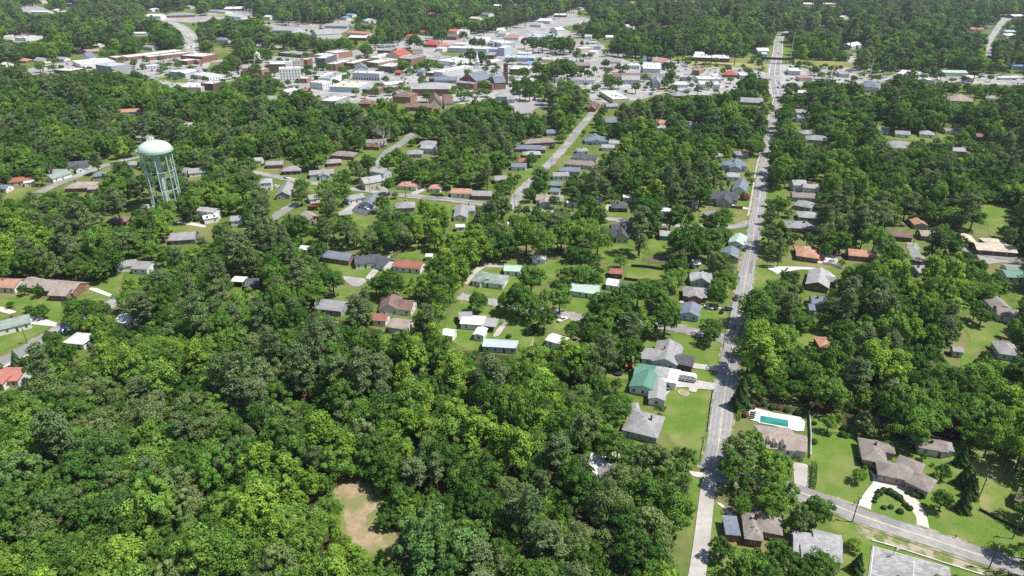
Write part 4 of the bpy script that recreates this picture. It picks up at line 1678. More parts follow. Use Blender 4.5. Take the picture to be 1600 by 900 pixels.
LW('01', (0, 860), (220, 870), (520, 880), (560, 860), (700, 850), (780, 800), (750, 870), (700, 900), (540, 950), (100, 940), (0, 920))
LW('01', (1050, 490), (1180, 520), (1150, 560), (1070, 565))
LW('01', (1180, 440), (1250, 440), (1270, 490), (1180, 480))
LW('01', (770, 330), (870, 345), (920, 400), (800, 395))
LW('01', (780, 65), (860, 60), (850, 95), (760, 90))
LW('01', (60, 280), (220, 270), (120, 340), (20, 350), m=M_GRASSD)
LW('01', (600, 420), (700, 430), (690, 500), (720, 520), (640, 480), m=M_GRASSD)
LW('01', (1410, 770), (1520, 770), (1560, 800), (1460, 830), m=M_GRASSD)
LW('01', (330, 620), (410, 615), (400, 660), (350, 680))
LW('01', (1500, 510), (1570, 505), (1540, 540), (1490, 530))
LW('01', (460, 200), (560, 175), (540, 200), (480, 225))
LW('11', (590, 445), (700, 455), (760, 440), (720, 480), (690, 530), (590, 480))
LW('11', (450, 735), (590, 750), (760, 772), (690, 838), (540, 820), (480, 800))
LW('11', (900, 665), (1010, 620), (1200, 655), (1180, 670), (1060, 690), (1050, 725), (890, 700))
LW('11', (760, 660), (900, 645), (960, 630), (890, 690), (850, 700), (740, 675))
LW('11', (760, 790), (850, 740), (900, 780), (1020, 800), (1000, 830), (900, 800), (830, 790))
LW('11', (0, 155), (70, 135), (150, 150), (130, 185), (0, 185), m=M_GRASSD)
LW('11', (330, 205), (480, 195), (470, 235), (330, 228))
LW('11', (500, 130), (580, 120), (570, 165), (510, 150))
LW('11', (630, 20), (780, 50), (750, 80), (640, 110), (600, 100))
LW('11', (860, 272), (960, 285), (1020, 275), (980, 310), (870, 300))
LW('11', (1060, 300), (1200, 310), (1190, 330), (1020, 310))
LW('11', (820, 335), (900, 340), (880, 380), (830, 370))
LW('11', (1180, 375), (1230, 380), (1220, 420), (1190, 420))
LW('11', (330, 265), (390, 270), (380, 300), (330, 305))
LW('11', (150, 55), (260, 70), (240, 110), (180, 100))
LW('11', (1200, 470), (1290, 480), (1250, 520), (1210, 500), m=M_GRASSD)
LW('11', (1300, 890), (1380, 760), (1430, 700), (1500, 680), (1600, 690), (1700, 710), (1740, 720), (1930, 730), (1970, 760), (1920, 830), (1800, 855), (1720, 880), (1690, 905), (1560, 905))
LW('21', (510, 700), (610, 620), (740, 640), (830, 690), (800, 740), (740, 770), (660, 745), (560, 745))
LW('21', (850, 600), (1010, 605), (985, 690), (900, 690), (850, 650))
LW('21', (735, 772), (945, 795), (950, 850), (870, 865), (705, 835))
LW('21', (1100, 385), (1230, 395), (1215, 460), (1260, 485), (1170, 510), (1130, 450), m=M_GRASSD)
LW('21', (1040, 385), (1110, 385), (1120, 430), (1050, 410), m=M_DIRT)
LW('21', (1340, 430), (1480, 415), (1470, 480), (1400, 500), m=M_GRASSD)
LW('21', (1400, 300), (1470, 310), (1490, 380), (1420, 370))
LW('21', (590, 415), (720, 420), (740, 455), (590, 450))
LW('21', (60, 345), (150, 350), (320, 390), (60, 390), m=M_GRASSD)
LW('21', (20, 160), (130, 150), (120, 210), (70, 225))
LW('21', (200, 60), (275, 35), (240, 90), (200, 90))
LW('21', (330, 75), (400, 60), (370, 110), (300, 130))
LW('21', (1390, 640), (1440, 640), (1420, 700), (1390, 690))
LW('21', (1100, 110), (1150, 110), (1150, 140), (1120, 150))
LW('21', (1470, 90), (1550, 100), (1530, 190), (1470, 160), m=M_GRASSD)
LW('21', (1550, 590), (1600, 570), (1600, 700), (1530, 760))
LW('21', (1525, 790), (1600, 770), (1600, 900), (1505, 900))
LW('31', (1360, 360), (1480, 355), (1560, 365), (1545, 450), (1430, 545), (1380, 580), (1375, 500), (1330, 425))
LW('31', (870, 525), (1040, 485), (1060, 500), (940, 545), (940, 630), (890, 640), (890, 570))
LW('31', (720, 580), (830, 580), (900, 600), (880, 640), (740, 610))
LW('31', (0, 725), (180, 735), (420, 755), (440, 765), (400, 780), (180, 765), (0, 762), m=M_GRASSD)
LW('31', (0, 790), (50, 800), (70, 830), (0, 870))
LW('31', (340, 780), (400, 770), (470, 790), (460, 820), (400, 810))
LW('31', (0, 265), (120, 265), (130, 300), (60, 320), (0, 300))
LW('31', (310, 190), (390, 195), (380, 215), (320, 215))
LW('31', (820, 790), (900, 740), (920, 750), (850, 800))
LW('31', (1290, 650), (1500, 690), (1460, 700), (1290, 675), m=M_GRASSD)
LW('31', (1280, 780), (1330, 770), (1330, 810), (1290, 820))
LW('32', (130, 275), (200, 265), (310, 300), (300, 350), (240, 370), (170, 330))
LW('32', (1180, 205), (1250, 170), (1330, 270), (1440, 205), (1480, 215), (1440, 330), (1290, 400), (1280, 460), (1270, 520), (1205, 520), (1205, 420), (1270, 320))
LW('32', (1060, 370), (1140, 330), (1150, 370), (1080, 390))
LW('32', (1540, 150), (1600, 140), (1600, 165))
LW('32', (1470, 0), (1600, -10), (1600, 40), (1540, 40))
LW('32', (290, 810), (350, 800), (420, 860), (500, 850), (640, 900), (300, 905), (270, 860))
LW('32', (230, 30), (270, 25), (260, 70), (230, 80))
LW('30', (740, 850), (870, 845), (1040, 860), (1030, 885), (740, 870))
LW('30', (1300, 870), (1450, 880), (1440, 900), (1300, 900))
LW('30', (1060, 830), (1110, 830), (1110, 870), (1060, 870), m=M_GRASSD)
LW('D1', (490, 570), (640, 560), (920, 590), (900, 635), (760, 630), (560, 610))
LW('D1', (1190, 205), (1480, 195), (1500, 250), (1420, 270), (1240, 240), m=M_GRASSD)
LW('D3', (1010, 250), (1300, 265), (1290, 310), (1060, 290)).location.z = .25
LW('D5', (290, 318), (500, 315), (525, 340), (480, 368), (320, 360), (275, 340)).location.z = .25
LW('D5', (1090, 370), (1330, 380), (1600, 390), (1600, 460), (1460, 540), (1480, 440), (1110, 430), m=M_MEAD).location.z = .25
LW('D6', (0, 285), (270, 290), (400, 340), (420, 300), (500, 240), (560, 130), (590, 110), (570, 210), (510, 385), (250, 380), (0, 330))
LW('D6', (655, 60), (690, 70), (700, 110), (820, 150), (800, 200), (830, 380), (650, 390), (650, 230), (640, 130))
LW('D6', (0, 385), (480, 400), (480, 520), (400, 490), (300, 450), (60, 440), (0, 430), m=M_MEAD).location.z = .25
LW('D6', (820, 420), (1480, 400), (1480, 440), (1100, 460), (830, 440), m=M_MEAD).location.z = .25
LW('D7', (60, 490), (280, 490), (500, 510), (440, 540), (260, 530), (90, 530)).location.z = .25
LW('U1', (690, 335), (880, 335), (870, 390), (770, 375))
LW('U1', (410, 90), (580, 90), (640, 110), (450, 110), m=M_GRASSD)
LW('U1', (1000, 180), (1240, 180), (1250, 215), (1050, 205), m=M_MEAD)
LW('U1', (1470, 215), (1600, 210), (1600, 265), (1500, 260), m=M_MEAD)
LW('U2', (90, 265), (220, 260), (240, 285), (100, 290), m=M_MEAD)
sheet('field', 'U2', [(500, 240), (680, 260), (860, 280), (870, 310), (700, 300), (680, 320), (640, 270)], M_SAND, 'lawn')
sheet('field', 'U5', [(215, 310), (410, 315), (405, 350), (220, 345)], M_SAND, 'lawn')
sheet('field', 'U5', [(380, 0), (490, 0), (470, 40), (400, 20)], M_SAND, 'lawn')
sheet('field', 'U5', [(600, 0), (700, 0), (690, 28), (630, 22)], M_SAND, 'lawn')
sheet('field', 'U5', [(815, 0), (860, 0), (845, 45), (815, 40)], M_SAND, 'lawn')
sheet('field', 'U5', [(925, 0), (990, 0), (975, 35), (930, 30)], M_MEAD, 'lawn')
sheet('field', 'U4', [(1460, 10), (1550, 5), (1540, 50), (1490, 45)], M_SAND, 'lawn')
sheet('field', 'U4', [(900, 150), (1010, 150), (1000, 185), (900, 180)], M_MEAD, 'lawn')
sheet('field', 'U6', [(470, 360), (550, 350), (520, 440), (490, 450)], M_MEAD, 'lawn')
sheet('field', 'U7', [(1120, 180), (1390, 180), (1400, 200), (1150, 200)], M_SAND, 'lawn')
sheet('dirt', 'D5', [(650, 680), (830, 670), (850, 700), (780, 760), (690, 730)], M_DIRT, 'lot')
sheet('dirt', 'D6', [(920, 370), (1100, 350), (1440, 385), (1440, 405), (940, 410)], M_DIRT, 'lawn')
sheet('dirt', 'D6', [(1470, 380), (1540, 270), (1600, 280), (1580, 400), (1500, 420)], M_CONC, 'lawn')
sheet('dirt', 'D4', [(1200, 70), (1370, 70), (1370, 120), (1230, 110)], M_DIRT, 'lot')
sheet('grass_fringe', '13', [(440, 290), (620, 280), (740, 330), (830, 400), (830, 500), (780, 560), (860, 620), (910, 720), (800, 830), (640, 800), (520, 690), (500, 540), (480, 420), (420, 360)], M_GRASSD, 'lawn', mask=False, ragged=.5)
sheet('clearing', '13', [(500, 330), (620, 315), (700, 360), (760, 410), (760, 470), (690, 520), (700, 590), (800, 650), (830, 710), (720, 770), (650, 740), (575, 660), (560, 560), (565, 480), (530, 400), (470, 370)], surf('straw_clearing', (.34, .265, .165), rough=1, vary=.3, scale=.5, big=((.20, .20, .085), .10, .46, .60), spec=.05), 'lawn', ragged=.36)
sheet('mulch', 'F', [(1158, 632), (1180, 636), (1256, 650), (1264, 642), (1210, 630), (1160, 620)], surf('mulch_dark', (.07, .06, .04), rough=1, vary=.4), 'lawn', mask=False)
sheet('dirt', '23', [(850, 145), (890, 145), (905, 170), (860, 175)], M_DIRT, 'lawn')
sheet('dirt', '21', [(800, 720), (960, 700), (1000, 740), (880, 745)], surf('mulch', (.15, .11, .085), rough=1, vary=.4), 'lawn')

# ---------------------------------------------------------------- houses of the near right
Hs = house
Hs('long L-shaped ranch house with grey brown hip roofs behind the looping pale driveway', '33', [(642, 40, 672, 170, 6.8, 'h'), (690, 205, 915, 250, 7.0, 'h'), (672, 72, 786, 96, 4.8, 'h'), (820, 165, 965, 220, 5.2, 'h'), (895, 262, 1030, 325, 7.0, 'h')], rc='gb', wc='tn', chim=True, lm='long ranch house with the looping drive')
Hs('narrow grey roofed outbuilding below the dark woods at right', '33', [(940, 52, 1112, 82, 5.6), (1118, 92, 1150, 98, 4.2, 'f', 'gr', 2.4)], rc='gb', wc='lg', lm='narrow outbuilding below the woods')
ph = Hs('tan roofed house with dormers and white end wing beside the swimming pool', '33', [(-65, 2, 150, 24, 11.5), (150, 40, 235, 55, 8.5)], rc='tn', wc='wh', p=.5, chim=False, lm='tan house with dormers beside the pool')
Hs('brick house with brown grey hip roof and grey carport at the road corner', '23', [(1455, 560, 1555, 575, 10, 'h'), (1520, 530, 1680, 560, 8, 'h'), (1330, 585, 1410, 592, 6.6, 'f', 'bg', 2.5)], rc='gb', wc='bk', chim=True, lm='brick corner house with a carport')
Hs('pale grey roofed house with stepped roof between two dark trees at the bottom', '33', [(165, 672, 450, 735, 8.0), (290, 650, 455, 690, 5.5, 'g', 'lg'), (210, 720, 300, 735, 6.5, 'g')], rc='lg', wc='lg', p=.3, chim=False, lm='pale grey roofed house at the bottom edge')
Hs('brown cabin cut by the right edge of the photo with a dark shadow', '33', [(1570, 375, 1680, 420, 7)], rc='br', wc='bw', name='shed', cat='shed', door=False)
Hs('white flat roofed house with grey gable half hidden in the woods', '23', [(480, 200, 590, 225, 9, 'f', 'wh'), (600, 215, 635, 290, 8, 'g')], rc='gr', wc='gy', chim=False, mask=False, lm='white flat roofed house in the woods')
paint([P('23', *q) for q in ((470, 175), (570, 170), (665, 220), (670, 310), (600, 300), (480, 235))])
Hs('square grey hip roofed house beside the big mown lawn', '22', [(850, 765, 800, 890, 11.5, 'h'), (755, 735, 790, 735, 4, 'h', 'gr', 2.4)], rc='gr', wc='gy', chim=True, lm='square grey hip roofed house by the lawn')
Hs('large green metal roofed house with white carport next to a parked camper', '22', [(775, 498, 965, 530, 8.5, 'g'), (860, 520, 820, 620, 10, 'g'), (915, 570, 905, 690, 5.5, 'g', 'si'), (1000, 510, 975, 590, 6.0, 'f', 'wh'), (900, 515, 975, 530, 8, 'g', 'lg')], rc='gn', wc='wh', p=.3, chim=False, lm='green metal roofed house with a camper')
Hs('grey gabled house with pale siding and a brick chimney', '22', [(985, 335, 955, 455, 9.5), (815, 395, 960, 408, 8), (1030, 360, 990, 440, 5)], rc='gr', wc='bl', chim=True, lm='grey gabled house with the brick chimney')
Hs('dark brick garage with charcoal roof beside a driveway', '22', [(1022, 432, 1135, 455, 7.5)], rc='dg', wc='bd', name='garage', cat='garage', p=.25, chim=False, win=False, lm='dark brick garage')
Hs('small white cottage with dark gable roof near the street junction', '22', [(1125, 95, 1110, 160, 8)], rc='bg', wc='bl', lm='small white cottage by the junction')
Hs('brick house with grey hip roof above the white cottage', '22', [(1075, 5, 1215, 18, 10, 'h'), (1150, 15, 1145, 55, 6)], rc='gr', wc='bk', lm='brick house above the white cottage')
Hs('white roofed shed half behind trees left of the side street', '22', [(235, 300, 335, 330, 6)], rc='wh', wc='wh', name='shed', cat='shed', p=.25, door=False)
Hs('pale green roofed house among trees right of the meadow', '21', [(375, 882, 540, 905, 9, 'g')], rc='pg', wc='wh', p=.3, chim=False, lm='pale green roofed house right of the meadow')
# ---------------------------------------------------------------- right side wood
Hs('slate grey roofed house hidden in the trees right of the main road', '32', [(270, 62, 375, 72, 8), (255, 110, 285, 112, 6, 'g')], rc='bg', wc='gy', lm='slate grey roofed house in the right hand trees')
Hs('tiny terracotta hip roofed house in the woods right of the road', '32', [(312, 325, 415, 330, 8, 'h')], rc='or', wc='bk', chim=True, lm='tiny terracotta roofed house in the woods')
Hs('tan grey L-shaped house at the upper right of the woods', '32', [(1405, 55, 1470, 120, 8), (1430, 128, 1555, 148, 9)], rc='gb', wc='wh', lm='tan grey L-shaped house')
Hs('grey roofed house at the right edge beside a narrow lawn', '32', [(1430, 355, 1560, 372, 10, 'h')], rc='gr', wc='lg', lm='grey house by the narrow lawn')
Hs('small grey garden shed beside a round dark tree', '32', [(1155, 372, 1215, 380, 4)], rc='gr', wc='lg', name='shed', cat='shed', door=False)
# ---------------------------------------------------------------- left edge
Hs('grey green roofed ranch house on the lawn at the left edge', '02', [(-60, 235, 180, 178, 9)], rc='gg', wc='wh', lm='grey green roofed ranch house at the left edge')
Hs('wide tan roofed house above the lawn at the left', '01', [(180, 845, 300, 870, 10), (300, 868, 500, 885, 11), (330, 915, 440, 920, 7)], rc='tn', wc='bk', lm='wide tan roofed house at the left')
Hs('brown tan roofed house at the very left edge', '01', [(-30, 850, 130, 860, 10)], rc='or', wc='wh', lm='brown tan house at the left edge')
Hs('house with blue tarpaulin over its white roof beside the street', '02', [(435, 298, 555, 308, 8, 'h')], rc='wh', wc='wh', lm='house with the blue tarpaulin')
Hs('red metal roofed house at the left edge of the woods', '02', [(-30, 530, 150, 528, 9), (-60, 545, 60, 560, 7)], rc='pk', wc='wh', p=.3, lm='red roofed house at the left edge')
Hs('white metal roof house under the grey tree by the street', '02', [(755, 175, 835, 190, 7)], rc='wh', wc='wh', lm='white roof under the grey tree')
Hs('grey roofed house with white gable behind the bushes at left', '01', [(730, 745, 850, 730, 8), (850, 745, 945, 750, 9)], rc='gr', wc='wh', lm='grey house with a white gable')
Hs('small white flat carport on the dry lawn', '01', [(1455, 845, 1530, 850, 5, 'f')], rc='wh', wc='wh', name='carport', cat='carport', door=False, win=False)
Hs('charcoal roofed house right of the white carport', '01', [(1540, 855, 1620, 850, 9)], rc='dg', wc='bd')
Hs('long grey roofed house beside the lane below the water tower', '01', [(1070, 570, 1225, 560, 11)], rc='gr', wc='dg', lm='long grey house below the water tower')
Hs('low brown roofed bungalow left of the water tower', '01', [(680, 465, 800, 462, 8, 'h')], rc='br', wc='bd', lm='low brown bungalow left of the tower')
Hs('white two-storey house right of the water tower', '01', [(1252, 400, 1355, 412, 6.5), (1268, 455, 1355, 440, 6.5, 'g', 'wh', 3.2)], rc='lg', wc='wh', st=2, p=.35, chim=False, lm='white two-storey house right of the tower')
Hs('grey roofed white house half behind trees right of the tower', '01', [(1445, 460, 1510, 455, 8)], rc='gr', wc='wh')
Hs('cream cottage with red brown roof and white porch at the left', '01', [(60, 222, 190, 210, 9), (150, 240, 215, 232, 5, 'f', 'wh', 2.6)], rc='rb', wc='cr', lm='cream cottage with the red brown roof')
Hs('green roofed white house left of the water tower', '01', [(300, 205, 420, 170, 8.5), (340, 165, 420, 165, 7)], rc='gg', wc='wh', p=.5, lm='green roofed white house')
Hs('white house with dark cross gable roof behind the green roofed one', '01', [(430, 125, 560, 112, 9), (490, 120, 500, 150, 6)], rc='dg', wc='wh', p=.6, st=1, lm='white house with dark cross gables')
Hs('dark slate roofed cottage near the bend of the lane', '01', [(580, 185, 665, 178, 9, 'h')], rc='bg', wc='gy')
Hs('brick house with wide tan hip roof left of the tower', '01', [(425, 250, 590, 245, 12, 'h'), (560, 265, 615, 262, 8)], rc='tn', wc='bk', lm='brick house with a wide tan roof')
Hs('blue grey roofed cottage cut by the left edge', '01', [(-40, 262, 55, 262, 8)], rc='bg', wc='wh')
Hs('pale blue gabled house behind the water tower tank', '01', [(815, 115, 870, 115, 8)], rc='gr', wc='bl')
Hs('grey house with white trim right behind the water tower', '01', [(1110, 150, 1190, 160, 9), (1180, 165, 1285, 155, 9)], rc='gr', wc='wh', p=.5, lm='grey house behind the tower')
Hs('grey roofed house beyond the water tower', '00', [(870, 845, 935, 850, 9)], rc='gr', wc='wh')
Hs('orange roofed house with a red car in the left hand woods', '00', [(745, 690, 870, 685, 10), (860, 690, 925, 685, 9)], rc='or', wc='wh', lm='orange roofed house in the left hand woods')
Hs('grey gabled white house above and right of the tank', '00', [(1150, 780, 1225, 765, 9)], rc='gr', wc='wh')
# ---------------------------------------------------------------- middle
Hs('charcoal long ranch house left of the street end', '11', [(425, 675, 600, 700, 8.5)], rc='bg', wc='bk', chim=False, lm='charcoal long ranch house')
Hs('dark grey cross gabled ranch with white walls at the street end', '11', [(620, 715, 740, 705, 10, 'g'), (730, 700, 835, 735, 9, 'g')], rc='dg', wc='wh', chim=True, lm='dark grey cross gabled ranch')
Hs('red brown roofed white ranch next to the bright lawn', '11', [(875, 735, 1040, 750, 8.5)], rc='rb', wc='wh', chim=False, lm='red brown roofed ranch')
Hs('pale green roofed white house standing in the open meadow', '11', [(1370, 815, 1560, 838, 10, 'h'), (1410, 805, 1440, 850, 7)], rc='gg', wc='wh', chim=False, lm='pale roofed house in the open meadow')
Hs('small white outbuilding with pale green roof behind the meadow house', '21', [(-45, 768, 55, 772, 7)], rc='pg', wc='wh', name='shed', cat='shed', p=.3, lm='small pale green roofed outbuilding')
Hs('white shed under the trees at the far side of the meadow', '21', [(130, 702, 210, 705, 5)], rc='wh', wc='wh', name='shed', cat='shed', p=.25)
Hs('grey roofed white house beside the dark asphalt yard', '11', [(560, 335, 665, 315, 8.5)], rc='gr', wc='wh', lm='grey roofed house by the asphalt yard')
Hs('light blue house with blue grey roof beside the asphalt yard', '11', [(690, 370, 740, 320, 9)], rc='bg', wc='bl', lm='light blue house by the asphalt yard')
Hs('low grey carport at the corner of the asphalt yard', '11', [(530, 435, 600, 428, 6, 'f', 'mg')], rc='mg', wc='gy', name='carport', cat='carport', win=False, door=False)
Hs('grey hip roofed house with its back to the avenue', '11', [(875, 375, 990, 370, 10, 'h')], rc='gr', wc='gy')
Hs('white house with complex grey hip roof and a red car beside it', '11', [(1245, 395, 1365, 390, 10, 'h'), (1290, 385, 1275, 450, 8)], rc='gr', wc='wh', chim=True, lm='white hip roofed house with the red car')
Hs('red metal awning shed in the trees left of centre', '11', [(340, 378, 390, 376, 5)], rc='rd', wc='bw', name='shed', cat='shed', p=.3, door=False, win=False)
Hs('tan roofed house behind the red awning', '11', [(310, 425, 365, 460, 7)], rc='tn', wc='tn')
Hs('white garden shed below the hip roofed house', '11', [(1250, 508, 1300, 505, 4)], rc='wh', wc='wh', name='shed', cat='shed', door=False)
Hs('white shed at the lawn edge above the red brown ranch', '11', [(1065, 690, 1102, 690, 3.5)], rc='wh', wc='wh', name='shed', cat='shed', door=False)
Hs('white shed half hidden left of the charcoal ranch', '11', [(285, 640, 345, 645, 5)], rc='wh', wc='wh', name='shed', cat='shed', door=False)
Hs('pale two-storey gabled house facing the avenue', '11', [(660, 225, 775, 205, 11), (740, 235, 795, 225, 8, 'g', 'lg', 3.0)], rc='lg', wc='cr', p=.5, e=5.0, st=1, lm='pale gabled house on the avenue')
Hs('sky blue house with grey roof behind the pale gabled house', '11', [(740, 150, 820, 165, 9)], rc='lg', wc='bl', e=4.5, p=.5)
Hs('white cottage with pinkish orange roof, left of three on the avenue', '11', [(900, 240, 1015, 248, 9, 'h')], rc='or', wc='wh', p=.4, lm='left orange roofed cottage')
Hs('small orange roofed cottage in the middle of three', '11', [(1088, 258, 1158, 262, 8, 'h')], rc='or', wc='wh')
Hs('white cottage with orange roof, right of three on the avenue', '11', [(1225, 285, 1345, 290, 9)], rc='or', wc='wh', lm='right orange roofed cottage')
Hs('grey roofed brick ranch right of the orange roofed cottages', '11', [(1355, 300, 1475, 303, 9)], rc='gr', wc='bk')
Hs('white two-storey house with grey hip roof left of the avenue', '11', [(25, 225, 95, 220, 9, 'h')], rc='lg', wc='wh', st=2, lm='white two-storey hip roofed house')
Hs('steep grey roofed house next to the two-storey white one', '11', [(200, 245, 165, 310, 9)], rc='gr', wc='gy', p=.6)
Hs('grey roof under the trees beside the avenue', '11', [(325, 330, 385, 320, 8)], rc='gr', wc='wh')
Hs('grey roofed brick ranch, far left of the row', '11', [(68, 115, 172, 112, 9)], rc='gr', wc='bk')
Hs('grey hip roofed bungalow second in the row', '11', [(165, 150, 280, 145, 10, 'h')], rc='gr', wc='bd')
Hs('pale blue bungalow with grey gables third in the row', '11', [(335, 175, 485, 165, 9), (420, 160, 425, 195, 7)], rc='gr', wc='bl')
Hs('tan grey hip roofed house behind the pale blue bungalow', '11', [(440, 105, 530, 98, 9, 'h')], rc='gr', wc='bk')
Hs('charcoal hip roofed brick house at the street bend', '11', [(480, 50, 620, 58, 11, 'h')], rc='gb', wc='bk', lm='charcoal brick house at the street bend')
Hs('white cottage at the left end of the row', '11', [(-10, 92, 38, 90, 8)], rc='lg', wc='wh')
Hs('grey hip roofed house by the short street', '11', [(945, 45, 1040, 45, 10, 'h')], rc='gr', wc='gy')
Hs('white and blue house right of the short street', '11', [(1040, 10, 1122, 15, 9)], rc='lg', wc='bl', e=4.5)
Hs('brown roofed house above the short street', '11', [(690, 0, 775, 2, 9)], rc='br', wc='bk')
Hs('slate roof in the trees above the avenue', '11', [(1490, 208, 1560, 205, 9)], rc='gr', wc='gy')
Hs('white shed between dark trees below the avenue', '11', [(1575, 492, 1620, 490, 6)], rc='wh', wc='wh', name='shed', cat='shed', door=False)
# upper middle, along the oblique street
Hs('wide charcoal roofed house left of the oblique street', '21', [(20, 12, 210, 18, 10, 'h')], rc='bg', wc='bk')
Hs('white roofed house left of the oblique street', '21', [(70, 52, 178, 50, 9, 'h')], rc='lg', wc='bk')
Hs('red brown roofed house left of the oblique street', '21', [(28, 95, 110, 95, 9, 'h')], rc='rb', wc='bk')
Hs('blue grey gabled white house left of the oblique street', '21', [(0, 125, 90, 128, 9)], rc='bg', wc='wh')
Hs('grey hip roofed house, uppermost right of the oblique street', '21', [(405, 30, 472, 28, 9, 'h')], rc='gr', wc='wh')
Hs('charcoal gabled house second down right of the oblique street', '21', [(385, 68, 535, 78, 9), (430, 60, 440, 95, 7)], rc='dg', wc='wh')
Hs('tan grey gabled house third down right of the oblique street', '21', [(350, 105, 510, 118, 10)], rc='gb', wc='cr')
Hs('slate gabled house fourth down right of the oblique street', '21', [(300, 150, 425, 155, 9)], rc='bg', wc='gy')
Hs('grey white cottage fifth down right of the oblique street', '21', [(255, 185, 350, 182, 8)], rc='gr', wc='wh')
Hs('dark blue grey roofed house sixth down right of the oblique street', '21', [(240, 240, 310, 242, 8)], rc='bg', wc='gy')
Hs('small white gabled house seventh down right of the oblique street', '21', [(245, 280, 300, 284, 7)], rc='bg', wc='wh')
Hs('pale blue house with tan roof at the corner of the avenue', '21', [(155, 325, 320, 332, 10), (215, 320, 205, 365, 7)], rc='tn', wc='bl', lm='pale blue house with tan roof at the corner')
Hs('white flat caravan-like cabin beside the corner house', '21', [(345, 362, 410, 366, 4, 'f')], rc='wh', wc='wh', name='cabin', cat='cabin', door=False)
Hs('dark roofed brick cottage north of the avenue', '21', [(625, 372, 720, 375, 10, 'h')], rc='dg', wc='bd', lm='dark roofed brick cottage')
Hs('long white shed behind the dark roofed cottage', '21', [(698, 322, 775, 328, 5)], rc='wh', wc='wh', name='shed', cat='shed', p=.25)
Hs('grey cottage half under trees beside the dark roofed one', '21', [(500, 335, 560, 335, 8)], rc='gr', wc='gy')
Hs('grey roofed white house at the top of the lots', '21', [(565, 8, 640, 12, 8)], rc='lg', wc='wh')
Hs('old house with steep charcoal roofs and white gables', '21', [(620, 520, 735, 515, 9), (680, 505, 690, 575, 7), (575, 540, 650, 550, 7)], rc='dg', wc='cr', p=.85, chim=True, lm='old house with steep charcoal roofs')
Hs('teal walled shed with grey roof behind the bare trunk', '21', [(925, 548, 1015, 552, 8)], rc='lg', wc='tl', name='shed', cat='shed', lm='teal walled shed')
Hs('white roofed building behind the big tree', '21', [(935, 405, 1020, 412, 9, 'f')], rc='wh', wc='wh', name='shed', cat='shed')
Hs('dark grey brick house by the vacant lot', '21', [(1225, 435, 1340, 415, 10, 'h')], rc='gr', wc='bd', lm='dark brick house by the vacant lot')
Hs('stone house with charcoal cross gables beside the main road', '21', [(1240, 310, 1405, 318, 10), (1335, 295, 1325, 355, 9)], rc='dg', wc='gy', p=.7, lm='stone house with charcoal cross gables')
Hs('white garden shed beside the wooden fence', '21', [(1125, 360, 1162, 362, 4)], rc='wh', wc='wh', name='shed', cat='shed', door=False)
Hs('large blue grey house with hip roof left of the main road', '21', [(1315, 110, 1465, 120, 10, 'h'), (1400, 95, 1395, 145, 8)], rc='bg', wc='bl', e=4.2, lm='large blue grey hip roofed house')
Hs('light grey roofed house below the large blue grey one', '21', [(1345, 185, 1420, 190, 9)], rc='lg', wc='wh')
Hs('white house with slate gable roof by the footpath', '21', [(1440, 225, 1420, 280, 9)], rc='bg', wc='wh', p=.6)
Hs('grey pyramid roofed house, uppermost left of the main road', '21', [(1395, 48, 1470, 48, 11, 'h')], rc='gr', wc='gy')
Hs('small grey roofed outhouse among the trees', '21', [(1262, 62, 1308, 62, 8, 'h')], rc='gr', wc='wh')
Hs('pale green metal roofed cottage at the main road kerb', '21', [(1425, 565, 1400, 615, 8)], rc='pg', wc='wh', p=.4, lm='pale green cottage at the kerb')
Hs('dark flat roofed house at the main road kerb', '21', [(1370, 645, 1365, 700, 8)], rc='bg', wc='dg')
Hs('white and sky blue gabled house left of the main road', '21', [(1110, 815, 1240, 818, 9), (1190, 800, 1185, 850, 8)], rc='lg', wc='bl', p=.55, lm='white and sky blue gabled house')
Hs('narrow white house behind dark trees', '21', [(1130, 730, 1165, 728, 6)], rc='wh', wc='wh')
Hs('dark roofed shed below the walled lawn', '21', [(675, 880, 800, 885, 7)], rc='dg', wc='dg', name='shed', cat='shed', door=False)
Hs('white plastic greenhouse by the walled lawn', '21', [(600, 850, 665, 860, 7)], rc='wh', wc='wh', name='greenhouse', cat='greenhouse', door=False)
Hs('rusty brown shed behind the greenhouse', '21', [(615, 785, 690, 790, 6)], rc='rb', wc='bw', name='shed', cat='shed', door=False)
# middle bottom
Hs('grey roofed house at the lawn edge above the woods', '12', [(385, 85, 555, 105, 9)], rc='gr', wc='gy', lm='grey house at the lawn edge above the woods')
Hs('brown cross gabled house between the big trees', '12', [(850, 40, 830, 120, 9), (880, 85, 985, 95, 9)], rc='br', wc='wh', p=.6, lm='brown cross gabled house')
Hs('red brown shed with white gable in the clearing', '12', [(742, 172, 820, 178, 6)], rc='rb', wc='wh', name='shed', cat='shed')
Hs('tan roofed shed with white end wall', '12', [(850, 205, 960, 220, 8)], rc='tn', wc='wh', name='shed', cat='shed', lm='tan roofed shed')
Hs('white mobile home with white roof in the grassy yard', '12', [(1290, 190, 1425, 200, 7.5)], rc='wh', wc='wh', name='mobile_home', cat='mobile home', p=.22, lm='white mobile home in the grassy yard')
Hs('dark grey lean-to behind the white mobile home', '12', [(1270, 165, 1345, 160, 7)], rc='gr', wc='dg', name='shed', cat='shed', door=False)
Hs('grey carport right of the white mobile home', '12', [(1425, 215, 1505, 222, 6.5, 'f', 'mg')], rc='mg', wc='gy', name='carport', cat='carport', win=False, door=False)
Hs('upright white shed in front of the mobile home', '12', [(1415, 248, 1390, 290, 4.2)], rc='wh', wc='wh', name='shed', cat='shed', p=.25, door=False)
Hs('white shed at the left end of the grassy yard', '12', [(1175, 265, 1240, 275, 5)], rc='wh', wc='wh', name='shed', cat='shed', door=False)
